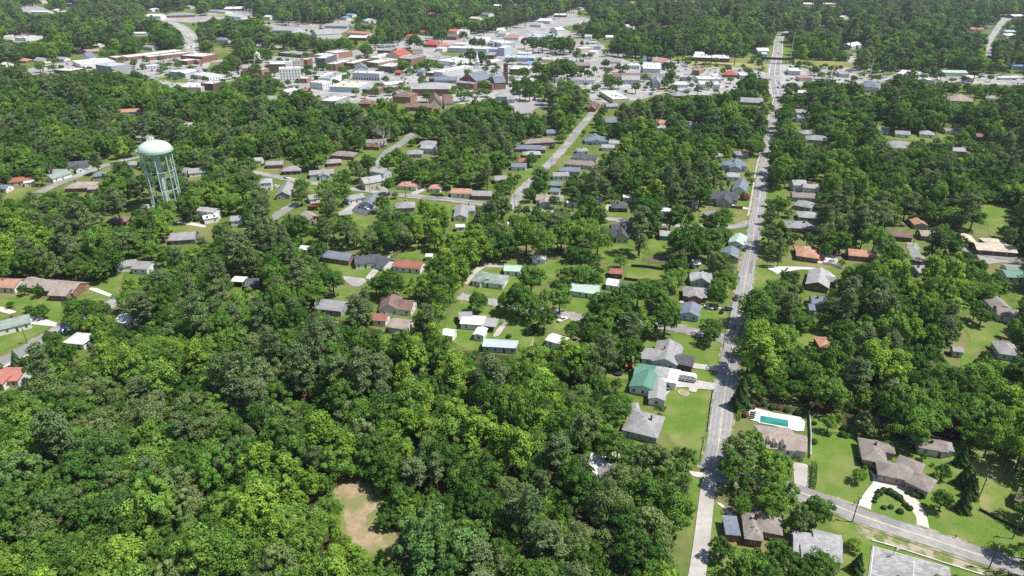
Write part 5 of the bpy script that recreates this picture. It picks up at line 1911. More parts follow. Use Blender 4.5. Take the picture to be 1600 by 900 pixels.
Hs('pale blue long mobile home at the edge of the woods', '12', [(1425, 338, 1632, 350, 5.5)], rc='lb', wc='lg', name='mobile_home', cat='mobile home', p=.2, lm='pale blue mobile home')
# right upper
Hs('white gabled house right of the main road', '31', [(150, 235, 230, 235, 9), (220, 255, 318, 262, 7, 'g', 'lg')], rc='lg', wc='wh', e=4.4, p=.5, lm='white gabled house right of the main road')
Hs('brown grey roofed house just below the white gabled one', '31', [(150, 310, 290, 318, 9)], rc='gb', wc='gy')
Hs('slate grey hip roofed house second below the white gabled one', '31', [(180, 355, 285, 375, 11, 'h')], rc='gr', wc='gy')
Hs('pale grey hip roofed house third below the white gabled one', '31', [(190, 428, 318, 438, 10, 'h')], rc='lg', wc='gy')
Hs('grey hip roofed house lowest of the row right of the main road', '31', [(110, 490, 290, 498, 11, 'h')], rc='gr', wc='bk', chim=True, lm='lowest grey hip roofed house of the right hand row')
Hs('terracotta hip roofed brick house with a red car', '31', [(185, 660, 320, 680, 11, 'h'), (215, 630, 240, 690, 8, 'h')], rc='or', wc='bk', lm='terracotta hip roofed brick house')
Hs('long orange roofed brick ranch right of the terracotta house', '31', [(502, 665, 668, 680, 9)], rc='or', wc='bk', lm='long orange roofed ranch')
Hs('pale grey metal roofed house by the curving drive', '31', [(330, 785, 310, 875, 10), (370, 832, 430, 842, 6, 'g', 'gr')], rc='lg', wc='bk', lm='pale grey house by the curving drive')
Hs('brown roofed house under pines at the right', '31', [(745, 545, 895, 560, 9)], rc='br', wc='bd')
Hs('tan brown house half hidden by a pine', '31', [(945, 548, 1045, 552, 8.5)], rc='tn', wc='bk', lm='tan brown house behind the pine')
Hs('narrow tan roofed house at the tree edge', '31', [(915, 455, 960, 500, 7)], rc='or', wc='tn')
Hs('long cream roofed house facing the car park at right', '31', [(1290, 628, 1535, 648, 11), (1350, 600, 1480, 605, 9, 'h'), (1225, 565, 1265, 615, 7)], rc='cm', wc='bd', p=.3, lm='long cream roofed house at the right')
Hs('teal green roofed house at the right edge', '31', [(1470, 800, 1640, 808, 9), (1480, 765, 1600, 770, 7, 'g', 'gr')], rc='gn', wc='wh', p=.3, lm='teal green roofed house at the right edge')
Hs('grey roofed house between trees below the terracotta ones', '31', [(912, 775, 975, 768, 8)], rc='gr', wc='gy')
Hs('grey roof with white walls deep in the right hand trees', '31', [(775, 8, 868, 12, 9, 'h')], rc='gr', wc='wh')
Hs('pale grey roof deep in the far right trees', '31', [(1150, 28, 1230, 32, 9)], rc='lg', wc='gy')
Hs('large grey roofed house complex beside the main road', '30', [(200, 820, 290, 822, 11, 'h'), (240, 850, 380, 860, 13, 'h')], rc='gr', wc='gy', lm='large grey complex beside the main road')
Hs('white house with grey roof in the upper right trees', '30', [(170, 690, 238, 690, 11), (180, 725, 235, 725, 9)], rc='gr', wc='wh', e=4.4)
Hs('grey ranch house, left of three in a row', '30', [(678, 800, 758, 808, 10)], rc='gr', wc='wh')
Hs('grey ranch house, middle of three in a row', '30', [(795, 822, 885, 828, 10)], rc='gr', wc='wh', lm='middle grey ranch of the far row')
Hs('grey ranch house, right of three in a row', '30', [(950, 820, 1040, 828, 11, 'h')], rc='lg', wc='wh')
Hs('grey hip roofed house in front of the three ranches', '30', [(745, 885, 895, 892, 10, 'h')], rc='gr', wc='gy')
Hs('brown roofed house far right among the trees', '30', [(1295, 840, 1360, 842, 10)], rc='br', wc='bk')
Hs('pale roof under trees at the upper right', '30', [(1095, 805, 1195, 805, 10)], rc='gb', wc='wh')
Hs('sand coloured roof in the upper right trees', '30', [(1130, 612, 1280, 618, 14, 'h')], rc='tn', wc='cr')
Hs('small grey hip roof right of the sand coloured one', '30', [(1365, 600, 1435, 605, 12, 'h')], rc='gr', wc='wh')
# ---------------------------------------------------------------- towards the town
Hs('dark brown gabled brick house at the end of the oblique street', '20', [(465, 650, 540, 655, 11), (500, 640, 500, 675, 8)], rc='br', wc='bk', p=.7)
Hs('grey roof beside the dark brown gabled house', '20', [(585, 655, 655, 652, 10)], rc='gr', wc='gy')
Hs('blue grey gabled house right of the oblique street', '20', [(580, 745, 655, 745, 12)], rc='bg', wc='bk', p=.6, lm='blue grey gabled house by the oblique street')
Hs('broad slate roofed house right of the oblique street', '20', [(455, 860, 605, 862, 13, 'h'), (520, 840, 530, 880, 9)], rc='bg', wc='bl')
Hs('brown grey hip roofed house left of the oblique street', '20', [(70, 880, 260, 868, 11, 'h')], rc='gb', wc='bk')
Hs('slate roofed house just above the brown grey one', '20', [(210, 818, 285, 815, 10)], rc='bg', wc='gy')
Hs('bright orange roofed house among dark trees', '20', [(905, 755, 975, 760, 10), (905, 785, 960, 788, 9, 'g', 'lg')], rc='or', wc='wh', lm='bright orange roofed house')
Hs('grey roofed white house right of the orange roofed one', '20', [(1100, 765, 1155, 770, 11)], rc='gr', wc='wh')
Hs('white house with red car behind the slate roofed one', '20', [(610, 880, 690, 885, 9)], rc='lg', wc='wh')
Hs('grey slate roofed house beside the paved yard', '20', [(15, 695, 115, 690, 12)], rc='gr', wc='wh')
Hs('low grey roofed hall below the road junction', '20', [(1430, 618, 1570, 625, 16)], rc='gr', wc='bk', name='hall', cat='hall')
Hs('pale green hip roofed house below the low grey hall', '20', [(1470, 670, 1530, 675, 12, 'h')], rc='pg', wc='wh')
Hs('grey gabled cottage with dead tree in front', '10', [(690, 885, 815, 880, 11)], rc='gr', wc='gy', p=.6, lm='grey cottage behind the dead tree')
Hs('grey hip roofed house right of the short street end', '10', [(1025, 885, 1128, 888, 11, 'h')], rc='gr', wc='gy')
Hs('white clapboard cottage at the edge of the town centre', '10', [(65, 605, 135, 612, 11)], rc='lg', wc='wh', p=.6)

# ---------------------------------------------------------------- town centre and school
B = block
B('long back wing of the school with white flat roof', 'D1', (150, 318), (880, 232), (850, 203), 5, 'wh', 'bk', 1, name='school_building', cat='school', lm='long white roofed school')
B('long front wing of the school, brick with white roof', 'D1', (420, 312), (950, 256), (925, 236), 5, 'wh', 'bk', 1, name='school_building', cat='school')
B('tall brick gymnasium block at the right end of the school', 'D1', (810, 292), (1085, 308), (1220, 268), 9, 'wh', 'bk', 0, name='school_building', cat='school')
B('small brick cube in front of the gymnasium, left one', 'D1', (772, 352), (895, 362), (942, 332), 6, 'wh', 'bk', 0, units=0)
B('small brick cube in front of the gymnasium, right one', 'D1', (985, 350), (1032, 355), (1075, 345), 6, 'wh', 'bk', 0, units=0)
B('white modular classroom with a row of windows', 'D1', (388, 430), (545, 418), (525, 402), 4, 'wh', 'bl', 1, units=0, wsize=(1.5, 1.6))
B('blue metal hall with white roof, left half', 'D1', (665, 492), (778, 500), (800, 466), 7, 'wh', 'bl', 0, units=0)
Hs('blue metal hall with gable end and white roof', 'D1', [(800, 505, 950, 470, 17)], rc='wh', wc='bl', e=6, p=.25, name='hall', cat='hall', win=False)
B('white low canopied building right of the blue hall', 'D1', (965, 525), (1170, 562), (1265, 520), 5, 'wh', 'wh', 1)
B('white flat roof at the edge of the trees below the school', 'D1', (770, 688), (1065, 692), (1050, 632), 5, 'wh', 'cr', 0)
B('boxy brown hall with white roof by the trees', 'D1', (1065, 638), (1215, 648), (1200, 605), 8, 'wh', 'bw', 0)
Hs('white house with dark hip roof and porch right of the highway', 'D1', [(1270, 75, 1415, 85, 16, 'h')], rc='bg', wc='wh', e=6, lm='white house right of the highway')
Hs('pale blue house left of the highway bend', 'D1', [(385, 170, 495, 180, 12)], rc='gr', wc='bl', e=5)
B('white roofed long hall at the left of the school', 'D0', (1005, 408), (1450, 368), (1345, 320), 6, 'wh', 'wh', 0)
B('red brick stair block between the school halls', 'D0', (1440, 322), (1565, 308), (1540, 285), 7, 'wh', 'bk', 0, units=0)
B('large grey gymnasium with tan end wall', 'D0', (1190, 408), (1388, 432), (1475, 380), 11, 'lb', 'gy', 0, units=1, lm='large grey gymnasium')
B('low white flat building by the school car park', 'D0', (668, 472), (870, 486), (985, 445), 4.5, 'wh', 'bd', 1)
Hs('orange tan hip roofed house in the far left trees', 'D0', [(250, 340, 360, 342, 14, 'h')], rc='or', wc='bk')
Hs('white house above the school car park', 'D0', [(470, 330, 585, 345, 13)], rc='lg', wc='wh', p=.6)
Hs('white ranch by the yellow green tree', 'D0', [(720, 320, 835, 325, 12)], rc='lg', wc='wh')
Hs('white chapel gable with grey roof above the school', 'D0', [(1060, 290, 1150, 278, 16)], rc='bg', wc='wh', p=.8, e=5)
Hs('long tan roofed row behind the chapel gable', 'D0', [(925, 210, 1110, 205, 14), (960, 235, 1240, 222, 14)], rc='tn', wc='bk')
Hs('small white house in the trees above the school', 'D0', [(1192, 152, 1270, 155, 12)], rc='wh', wc='wh')
Hs('white cottage at the far left', 'D0', [(50, 385, 115, 390, 12)], rc='wh', wc='wh')
B('pale warehouse at the far left, nearer one', 'D0', (180, 70), (320, 75), (330, 40), 6, 'wh', 'wh', 0)
B('pale warehouse at the far left, farther one', 'D0', (40, 65), (150, 60), (150, 35), 6, 'wt', 'wh', 0)
# courthouse square
B('white five-storey hotel block of the old town', 'D2', (445, 462), (705, 452), (765, 425), 18, 'wh', 'wh', 5, units=2, lm='white five-storey block', wsize=(1.3, 1.8))
B('white lift tower on the five-storey block', 'D2', (525, 375), (610, 372), (622, 360), 23, 'wh', 'wh', 0, units=0)
B('dark brown brick row house at the left of the square', 'D2', (308, 402), (520, 402), (522, 358), 9, 'wh', 'bd', 2)
B('grey brick row with long roof behind the white block', 'D2', (578, 358), (800, 350), (790, 326), 9, 'mg', 'cr', 2)
B('bright red brick store front of the old town', 'D2', (797, 345), (862, 332), (850, 312), 10, 'wh', 'bk', 2, units=0)
B('dark grey four-storey building of the old town', 'D2', (900, 325), (1022, 328), (1070, 275), 14, 'wh', 'dg', 4, units=1, lm='dark grey four-storey building')
B('cream brick block behind the dark grey one', 'D2', (1032, 300), (1190, 280), (1178, 242), 12, 'wh', 'cr', 2)
B('white roofed block with brick corner at the back of the square', 'D2', (1155, 262), (1362, 236), (1330, 204), 9, 'wh', 'bo', 2)
B('red brick block with a row of dark windows', 'D2', (1032, 395), (1152, 402), (1300, 345), 9, 'wh', 'bk', 2)
B('dark brick theatre with orange parapet', 'D2', (1255, 384), (1380, 392), (1468, 330), 8, 'wh', 'bd', 1)
Hs('small house front with blue gable and white columns', 'D2', [(1465, 400, 1480, 440, 15)], rc='bg', wc='lb' if 'lb' in WALL else 'bl', p=.5, e=7, st=1, name='bank', cat='bank')
B('long white warehouse with brick end wall', 'D3', (-80, 506), (258, 520), (320, 495), 9, 'wh', 'lg', 1, name='warehouse', cat='warehouse', wsize=(2, 3), lm='long white warehouse')
B('long white walled store below the square', 'D2', (1090, 580), (1290, 508), (1200, 480), 9, 'mg', 'wh', 0)
B('white roofed shops left of the long white store', 'D2', (880, 545), (1085, 560), (1160, 500), 7, 'wh', 'bd', 1)
B('white two-storey office with window bands', 'D2', (828, 622), (985, 640), (1058, 608), 8, 'wh', 'wh', 2)
B('broad low hall with cream roof and pale blue wall', 'D2', (1078, 682), (1442, 695), (1620, 618), 6, 'wt', 'bl', 0, units=3, lm='broad low hall with the cream roof')
B('low white roofed depot at the edge of the trees', 'D2', (1140, 868), (1330, 800), (1215, 768), 5, 'wh', 'gy', 0)
Hs('white metal roofed shed below the white block', 'D2', [(500, 735, 640, 712, 14)], rc='wh', wc='wh', p=.25, name='shed', cat='shed')
Hs('brown hip roofed store below the white block', 'D2', [(705, 705, 815, 708, 14, 'h')], rc='rb', wc='bd')
B('brick shop with orange end wall left of the white office', 'D2', (680, 578), (790, 582), (830, 560), 6, 'wh', 'bo', 1)
B('low brown office behind the square', 'D2', (432, 258), (720, 282), (690, 232), 5, 'mg', 'bw', 1)
Hs('grey roofed house left of the low brown office', 'D2', [(180, 158, 300, 160, 14)], rc='gr', wc='wh')
Hs('white roofed house with car port above the square', 'D2', [(335, 185, 485, 180, 15)], rc='lg', wc='bd')
B('orange brick church hall left of the square', 'D2', (225, 470), (318, 448), (300, 405), 8, 'wh', 'bo', 1, units=0)
B('dark roofed brick church by the left trees', 'D2', (-10, 455), (98, 450), (120, 400), 9, 'mg', 'bk', 1, units=0)
# right part of the centre
Hs('red metal roofed hall with cream gable', 'D3', [(425, 268, 570, 232, 24)], rc='rd', wc='cr', e=7, p=.45, name='hall', cat='hall', win=False, lm='red metal roofed hall')
B('tan brick mill building', 'D3', (668, 210), (805, 208), (930, 172), 9, 'mg', 'cr', 2, lm='tan brick mill')
Hs('red hip roofed railway depot', 'D3', [(825, 118, 1005, 122, 22, 'h')], rc='rd', wc='bk', e=5, p=.6, name='depot', cat='depot', lm='red roofed depot')
Hs('low red roofed wing beside the depot', 'D3', [(995, 150, 1155, 155, 16, 'h')], rc='pk', wc='cr', e=4)
B('very long grey warehouse behind the church steeple', 'D3', (1110, 196), (1600, 212), (1610, 182), 8, 'wh', 'lg', 0, name='warehouse', cat='warehouse', lm='very long grey warehouse')
B('pale blue metal block, taller one', 'D4', (300, 195), (385, 200), (440, 168), 12, 'wh', 'bl', 0, units=0)
B('pale blue metal block, lower one', 'D4', (188, 212), (300, 215), (315, 190), 9, 'lb', 'bl', 0, units=0)
B('orange brick row with white roof in the middle of the centre', 'D3', (92, 372), (245, 388), (390, 325), 7, 'wh', 'bo', 1)
B('dark brown brick row with arched windows', 'D3', (250, 424), (432, 434), (470, 382), 8, 'wh', 'bw', 2)
B('square brick block with flat grey roof', 'D3', (498, 325), (655, 338), (738, 288), 10, 'mg', 'bk', 2)
Hs('small house with bright red gable roof', 'D3', [(475, 488, 535, 490, 10)], rc='rd', wc='bk', e=4)
Hs('slate blue gabled hut on the square', 'D3', [(765, 480, 830, 485, 11)], rc='bg', wc='gy', e=4)
B('grey roofed garage with dark front', 'D3', (822, 340), (980, 352), (1062, 288), 6, 'mg', 'dg', 0)
B('white roofed garage next to the grey roofed one', 'D3', (988, 352), (1168, 372), (1242, 318), 6, 'wh', 'wh', 0)
B('long white roofed store running back from the street', 'D3', (940, 492), (1052, 505), (1222, 400), 7, 'wh', 'lg', 0, units=2)
B('low white roofed shop with dark front', 'D3', (838, 505), (938, 512), (975, 458), 5, 'wh', 'bw', 1)
Hs('slate roofed brick church below the white steeple', 'D3', [(1370, 560, 1570, 520, 26)], rc='bg', wc='bk', e=8, p=.6, name='church', cat='church', lm='slate roofed church with the white steeple')
Hs('covered walk with slate grey gable roofs beside the church', 'D3', [(890, 575, 1230, 575, 15), (1060, 545, 1140, 570, 12)], rc='bg', wc='gy', e=4, name='hall', cat='hall')
Hs('large brick hall with pale grey hip roof', 'D3', [(690, 655, 1160, 655, 34, 'h')], rc='lg', wc='bk', e=8, p=.25, name='hall', cat='hall', lm='large brick hall with pale roof')
B('brick school annex with grey roof right of the hall', 'D3', (1225, 630), (1440, 648), (1600, 618), 7, 'mg', 'bk', 2)
B('red brick annex beside the brick church', 'D4', (0, 622), (232, 655), (282, 615), 7, 'si', 'bk', 2)
Hs('brick church with slate roof and tall tower', 'D4', [(235, 590, 370, 580, 16)], rc='bg', wc='bk', e=8, p=.8, name='church', cat='church', win=True, lm='brick church with the tall tower')
Hs('white roofed shop with blue trim', 'D3', [(310, 640, 545, 620, 16)], rc='wh', wc='bl', e=4.5, p=.2, name='store', cat='store')
Hs('brick house with broad tan brown hip roof', 'D3', [(470, 755, 690, 765, 22, 'h')], rc='br', wc='bo', e=7, p=.4, lm='brick house with broad tan roof')
Hs('church with steep brown gables at the edge of the trees', 'D3', [(950, 790, 960, 860, 13), (1060, 830, 1165, 825, 14)], rc='br', wc='cr', e=6, p=1.1, name='church', cat='church', lm='church with steep brown gables')
Hs('low brown roofed wing in front of the steep gables', '10', [(940, 652, 1105, 655, 14)], rc='br', wc='bk', e=4)
Hs('brown hip roofed house at the edge of the centre', 'D3', [(20, 850, 165, 850, 18, 'h')], rc='br', wc='bk', e=5)
B('blue grey long store with flat roof', 'D4', (388, 318), (742, 326), (800, 290), 6, 'lb', 'bl', 0, name='store', cat='store')
B('small store with bright blue parapet', 'D4', (608, 392), (700, 400), (780, 366), 6, 'bu', 'bl', 0, units=0, name='store', cat='store')
B('white roofed brown shop by the brick tower', 'D4', (448, 462), (690, 470), (762, 420), 7, 'wh', 'bw', 1)
Hs('white petrol station canopy', 'D4', [(170, 378, 305, 350, 11, 'f')], rc='wh', wc='wh', e=5, name='carport', cat='canopy', win=False, door=False)
B('brown shop with tan side wall', 'D4', (158, 288), (250, 290), (310, 252), 6, 'mg', 'bw', 0, units=0)
B('grey white industrial hall at the back', 'D4', (345, 142), (520, 132), (650, 78), 9, 'wh', 'lg', 0)
B('small grey industrial block left of the hall', 'D4', (172, 135), (245, 138), (300, 112), 8, 'mg', 'gy', 0, units=0)
B('wide pale grey shed on the far lots', 'D4', (672, 58), (940, 66), (950, 18), 6, 'lb', 'lg', 0)
B('tan roofed shed on the far lots', 'D4', (365, 68), (560, 72), (540, 38), 5, 'pk', 'lg', 0, units=0)
Hs('white two-storey house with grey hip roof below the brick church', 'D4', [(275, 775, 490, 775, 14, 'h'), (420, 820, 515, 820, 10, 'g', 'gr', 4)], rc='lg', wc='bl', st=2, lm='white two-storey house below the brick church')
Hs('white gambrel house left of the columned house', 'D4', [(1005, 555, 1150, 560, 13)], rc='gr', wc='wh', e=5.6, st=2)
Hs('white columned house with grey hip roof', 'D4', [(1215, 575, 1385, 575, 13, 'h')], rc='gr', wc='wh', e=6, st=2, lm='white columned house')
Hs('white carriage house right of the columned house', 'D4', [(1405, 580, 1510, 580, 11)], rc='lg', wc='wh', e=5)
Hs('brown roofed brick house between dark trees', 'D4', [(1275, 395, 1450, 395, 15)], rc='gb', wc='bk', e=4)
Hs('pale store with arched windows far right of the centre', 'D4', [(1310, 205, 1450, 195, 16, 'f')], rc='wt', wc='cr', e=6, name='store', cat='store')
Hs('low white store right of the arched one', 'D4', [(1450, 240, 1540, 245, 12, 'f')], rc='wh', wc='wh', e=4, name='store', cat='store')
B('white roof behind the dark trees below the brown shop', 'D4', (560, 605), (700, 612), (745, 575), 5, 'wh', 'cr', 0, units=0)
Hs('long low building with brown roof behind the blue house', 'D5', [(140, 530, 615, 535, 15)], rc='br', wc='cr', e=4, lm='long low brown roofed building')
B('white petrol station store', 'D5', (515, 455), (735, 462), (820, 385), 6, 'wh', 'lg', 0, name='store', cat='store', lm='white petrol station store')
B('pink roofed annex behind the petrol station', 'D5', (632, 362), (822, 372), (800, 332), 6, 'pk', 'cr', 0, units=0)
Hs('pale blue two-storey house with white porch', 'D5', [(250, 565, 470, 565, 14), (350, 590, 470, 600, 7, 'f', 'wh', 3)], rc='lg', wc='bl', e=6, st=2, p=.6, lm='pale blue two-storey house')
Hs('grey lavender gabled house with turret roofs', 'D5', [(630, 545, 790, 555, 13), (690, 530, 690, 620, 9)], rc='gr', wc='bl', e=6.5, st=2, p=.9, lm='grey lavender gabled house')
B('bright white flat roofed store by the car park', 'D5', (140, 838), (352, 830), (372, 720), 5, 'wh', 'cr', 0, lm='bright white flat roofed store')
B('white flat shop left of two by the junction', 'D5', (905, 655), (1082, 660), (1095, 620), 4.5, 'wh', 'wh', 1, units=0)
B('long white roofed shop behind the two', 'D5', (1212, 588), (1500, 590), (1488, 552), 5, 'wh', 'lg', 0)
B('white flat shop right of two by the junction', 'D5', (1232, 652), (1482, 658), (1472, 615), 5, 'wh', 'wh', 1)
B('very long brown shed with white roof beyond the junction', 'D5', (1142, 315), (1600, 332), (1602, 288), 6, 'wh', 'bw', 0, name='warehouse', cat='warehouse', lm='very long brown shed')
Hs('white house beside the long brown shed', 'D5', [(1165, 260, 1280, 262, 14)], rc='wh', wc='wh', e=4)
B('small orange brick restaurant in its car park', 'D5', (1132, 475), (1222, 482), (1250, 452), 6, 'pk', 'bo', 1, units=1, lm='orange brick restaurant')
Hs('red hip roofed restaurant beside the highway', 'D5', [(1535, 495, 1690, 500, 18, 'h')], rc='rd', wc='bk', e=4, p=.5, name='restaurant', cat='restaurant', lm='red roofed restaurant')
Hs('grey hip roofed house in the trees below the white shops', 'D5', [(875, 765, 1040, 760, 15, 'h')], rc='gr', wc='bk')
Hs('pale grey roofed house above the grey hip roofed one', 'D5', [(945, 712, 1070, 710, 12)], rc='lg', wc='wh')
Hs('small hip roofed pavilion beside the oval lawn', 'D5', [(90, 350, 235, 352, 14, 'h')], rc='gr', wc='cr')
Hs('white roofed blue barn left of the highway', 'D6', [(330, 212, 470, 212, 22)], rc='wh', wc='bl', e=6, p=.3, name='barn', cat='barn', win=False, lm='blue barn left of the highway')
Hs('small blue shed in front of the barn', 'D6', [(395, 262, 460, 262, 12)], rc='lb', wc='bl', e=4, p=.3, name='shed', cat='shed', win=False)
B('white roadside store right of the highway', 'D6', (738, 482), (885, 488), (888, 448), 6, 'wh', 'lg', 1, name='store', cat='store', lm='white roadside store')
B('pink topped drive-in right of the highway', 'D6', (880, 570), (1035, 572), (1035, 545), 5, 'pk', 'cr', 0, units=0, name='restaurant', cat='restaurant')
Hs('white gabled barn behind the right hand trees', 'D6', [(1450, 160, 1590, 135, 22)], rc='wh', wc='lg', e=5, p=.35, name='barn', cat='barn', win=False)
Hs('white flat roofed office below the right hand junction', 'D6', [(840, 745, 960, 750, 14, 'f')], rc='wh', wc='lg', e=4, name='store', cat='store')
Hs('bank with dark hip roof and row of columns', 'D7', [(40, 620, 290, 640, 26, 'h')], rc='bg', wc='wh', e=6, p=.5, name='bank', cat='bank', lm='bank with dark hip roof')
Hs('white gabled tent hall beyond the bank', 'D7', [(560, 490, 790, 520, 24)], rc='wh', wc='wh', e=5, p=.3, name='hall', cat='hall', win=False)
Hs('pale green roofed long shed at the right', 'D7', [(1045, 485, 1345, 490, 16)], rc='pg', wc='lg', e=5, p=.25, name='shed', cat='shed', win=False)
Hs('tan low store right of the dark trees', 'D7', [(1345, 555, 1475, 570, 18, 'f')], rc='wt', wc='cr', e=5, name='store', cat='store', win=False)
Hs('sand roofed school below the right hand trees', 'D7', [(1155, 800, 1400, 805, 18, 'h')], rc='tn', wc='cr')
Hs('blue pool hall at the right edge', '30', [(1520, 408, 1620, 412, 16, 'f')], rc='bu', wc='bl', e=5, name='hall', cat='hall', win=False)
for lb_, t_, a_, b_, c_, h_, rc_, wc_, rw_ in (
        ('low grey shop strip left of the red roofed hall', 'D3', (235, 228), (395, 232), (420, 196), 5, 'mg', 'bw', 0),
        ('white strip of stores left of the red roofed hall', 'D3', (150, 318), (260, 322), (350, 262), 5, 'wh', 'cr', 0),
        ('cream store below the tan brick mill', 'D3', (690, 332), (800, 336), (830, 305), 6, 'wt', 'cr', 1),
        ('small white office between the mill and the depot', 'D3', (960, 205), (1050, 208), (1075, 185), 5, 'wh', 'wh', 1),
        ('low white shed behind the depot', 'D3', (1180, 150), (1330, 155), (1350, 128), 5, 'wh', 'lg', 0),
        ('row of white storage sheds beyond the long warehouse', 'D3', (1390, 80), (1590, 86), (1590, 58), 5, 'wh', 'wh', 0),
        ('grey workshop below the brick row', 'D3', (300, 690), (420, 700), (440, 660), 5, 'mg', 'bd', 0),
        ('dark little shop at the end of the large lot', 'D3', (45, 715), (108, 718), (112, 695), 5, 'mg', 'bw', 0),
        ('brick annex beside the dark little shop', 'D3', (125, 720), (255, 722), (262, 680), 6, 'pk', 'bk', 1),
        ('white shop with awning on the left of the square', 'D2', (345, 395), (420, 390), (500, 352), 7, 'wh', 'bk', 1),
        ('flat white garage behind the pale blue long store', 'D4', (540, 268), (700, 272), (720, 245), 4, 'wh', 'lg', 0),
        ('tan flat store by the long sandy lot', 'D4', (850, 340), (1000, 345), (1040, 315), 5, 'wt', 'cr', 0),
        ('grey flat workshop right of the arched store', 'D4', (1500, 180), (1590, 184), (1600, 160), 5, 'mg', 'lg', 0),
        ('white clinic below the oval lawn', 'D5', (340, 415), (470, 420), (490, 390), 5, 'wh', 'wh', 1),
        ('low brick clinic left of the oval lawn', 'D5', (30, 440), (130, 446), (160, 410), 5, 'mg', 'bk', 1),
        ('grey flat store between the white shops', 'D5', (1000, 560), (1130, 566), (1150, 535), 5, 'mg', 'lg', 1),
        ('white garage right of the orange brick restaurant', 'D5', (1380, 545), (1470, 548), (1480, 522), 5, 'wh', 'lg', 0),
        ('pale store on the corner by the bridge', 'D6', (130, 540), (300, 545), (320, 505), 5, 'wh', 'lg', 1),
        ('grey store right of the yellow sign', 'D6', (1380, 520), (1500, 525), (1520, 490), 5, 'mg', 'lg', 1),
        ('white store far right of the bank', 'D7', (880, 600), (960, 602), (970, 575), 5, 'wh', 'lg', 1)):
    B(lb_, t_, a_, b_, c_, h_, rc_, wc_, rw_)
# far buildings along the top
def far(label, t, x1, y1, x2, y2, w, rc, wc='wh', e=5, kind='g', **k):
    Hs(label, t, [(x1, y1, x2, y2, w, kind)], rc=rc, wc=wc, e=e, p=.25, win=False, door=False, chim=False, vent=False, **k)
far('red roofed shed by the far right road', 'U7', 925, 350, 1090, 355, 20, 'ro')
far('slate hip roofed house by the far right road', 'U7', 1115, 325, 1195, 325, 18, 'bg', kind='h')
far('long white shed at the far right road end', 'U7', 1420, 190, 1600, 185, 25, 'wh', 'rb' if False else 'bk')
far('white roofed house at the far right edge, lower', 'U7', 1330, 430, 1460, 425, 20, 'wh')
far('pale blue roofed house at the far right edge, upper', 'U7', 1345, 385, 1470, 385, 18, 'lb')
far('white cube store beside the far left road', 'U1', 258, 185, 438, 185, 30, 'wh', e=8)
far('grey hip roofed school with red wall by the far left road', 'U1', 470, 175, 830, 165, 40, 'gr', 'bk', kind='h')
far('white farmhouse at the far left road', 'U1', 255, 120, 350, 105, 18, 'wh')
far('big white open shed at the top left', 'U1', 1215, 95, 1445, 92, 35, 'wh', 'dg')
far('grey shed row at the top left', 'U1', 1040, 125, 1140, 128, 20, 'gr')
far('white tank shed at the top left', 'U1', 1155, 130, 1260, 140, 22, 'lg')
far('white farm hall with dark door at the top left', 'U1', 1310, 185, 1465, 200, 25, 'lb')
far('white roof in the trees at the far left', 'U1', 70, 408, 245, 405, 14, 'wh')
far('small white house at the top left woods', 'U1', 760, 70, 815, 80, 18, 'lg')
far('white motel at the top left corner', 'U0', 415, 138, 630, 140, 18, 'wh')
far('white house at the top left corner', 'U0', 710, 115, 770, 125, 22, 'wh')
far('pale store at the very top left', 'U0', 490, 15, 560, 10, 20, 'wt')
far('white gable at the top left', 'U0', 870, 45, 930, 50, 22, 'wh')
far('grey factory hall behind the town, left', 'U2', 260, 345, 510, 350, 45, 'mg', 'lg')
far('pale factory hall behind the town, middle', 'U2', 720, 395, 1030, 380, 50, 'lg', 'wh', e=8)
far('grey shed behind the town, right', 'U2', 885, 305, 1160, 310, 25, 'mg', 'gy')
far('long red roofed row behind the town', 'U2', 1175, 390, 1425, 410, 22, 'pk', 'cr', e=6)
far('white roofed hall below the long red row', 'U2', 1185, 450, 1400, 455, 22, 'wh', 'bd')
far('blue roofed house in the far trees, left', 'U2', 1085, 215, 1140, 210, 25, 'bu')
far('blue roofed house in the far trees, right', 'U2', 1150, 175, 1230, 178, 22, 'bu')
far('pale green roofed hall in the far trees', 'U2', 1400, 240, 1480, 250, 30, 'pg')
far('white house under the far mast', 'U2', 130, 195, 210, 200, 20, 'wh', e=7)
far('red brick house deep in the far trees', 'U3', 582, 165, 655, 170, 22, 'ro', 'bk', e=7)
far('orange red roofed building behind the depot', 'U3', 835, 370, 945, 375, 25, 'ro', 'wh', e=7)
far('brown store behind the depot', 'U3', 785, 435, 930, 440, 25, 'br', 'bk', e=6)
far('faded red roofed store behind the town', 'U3', 300, 435, 420, 438, 22, 'rd', 'cr')
far('small red roofed house behind the town', 'U3', 450, 390, 530, 392, 18, 'rd', 'cr')
far('grey gable by the orange red roof', 'U3', 965, 370, 1030, 375, 22, 'lb', e=7)
far('white depot at the right of the far town, upper', 'U3', 1425, 360, 1500, 362, 25, 'wh', e=7)
far('white depot at the right of the far town, lower', 'U3', 1440, 400, 1540, 402, 25, 'lg', e=6)
far('white roof deep in the far trees, upper', 'U3', 1385, 60, 1465, 62, 25, 'wh')
far('grey roof deep in the far trees', 'U3', 1240, 165, 1340, 170, 25, 'bg')
far('pale roof deep in the far trees', 'U3', 1095, 215, 1195, 220, 22, 'wt')
far('white store along the far street, uppermost', 'U4', 535, 175, 680, 178, 22, 'wh', 'bd')
far('white store along the far street, second', 'U4', 345, 240, 500, 245, 30, 'wh', 'lg', e=6)
far('white store along the far street, third', 'U4', 255, 290, 385, 295, 28, 'lg', 'lg')
far('white boxy mill on the far lots', 'U4', 520, 355, 615, 350, 30, 'wh', 'wh', e=10)
far('white house in the far trees, left', 'U4', 20, 55, 95, 55, 22, 'wh')
far('pale house at the end of the far street', 'U4', 825, 95, 890, 90, 20, 'tn')
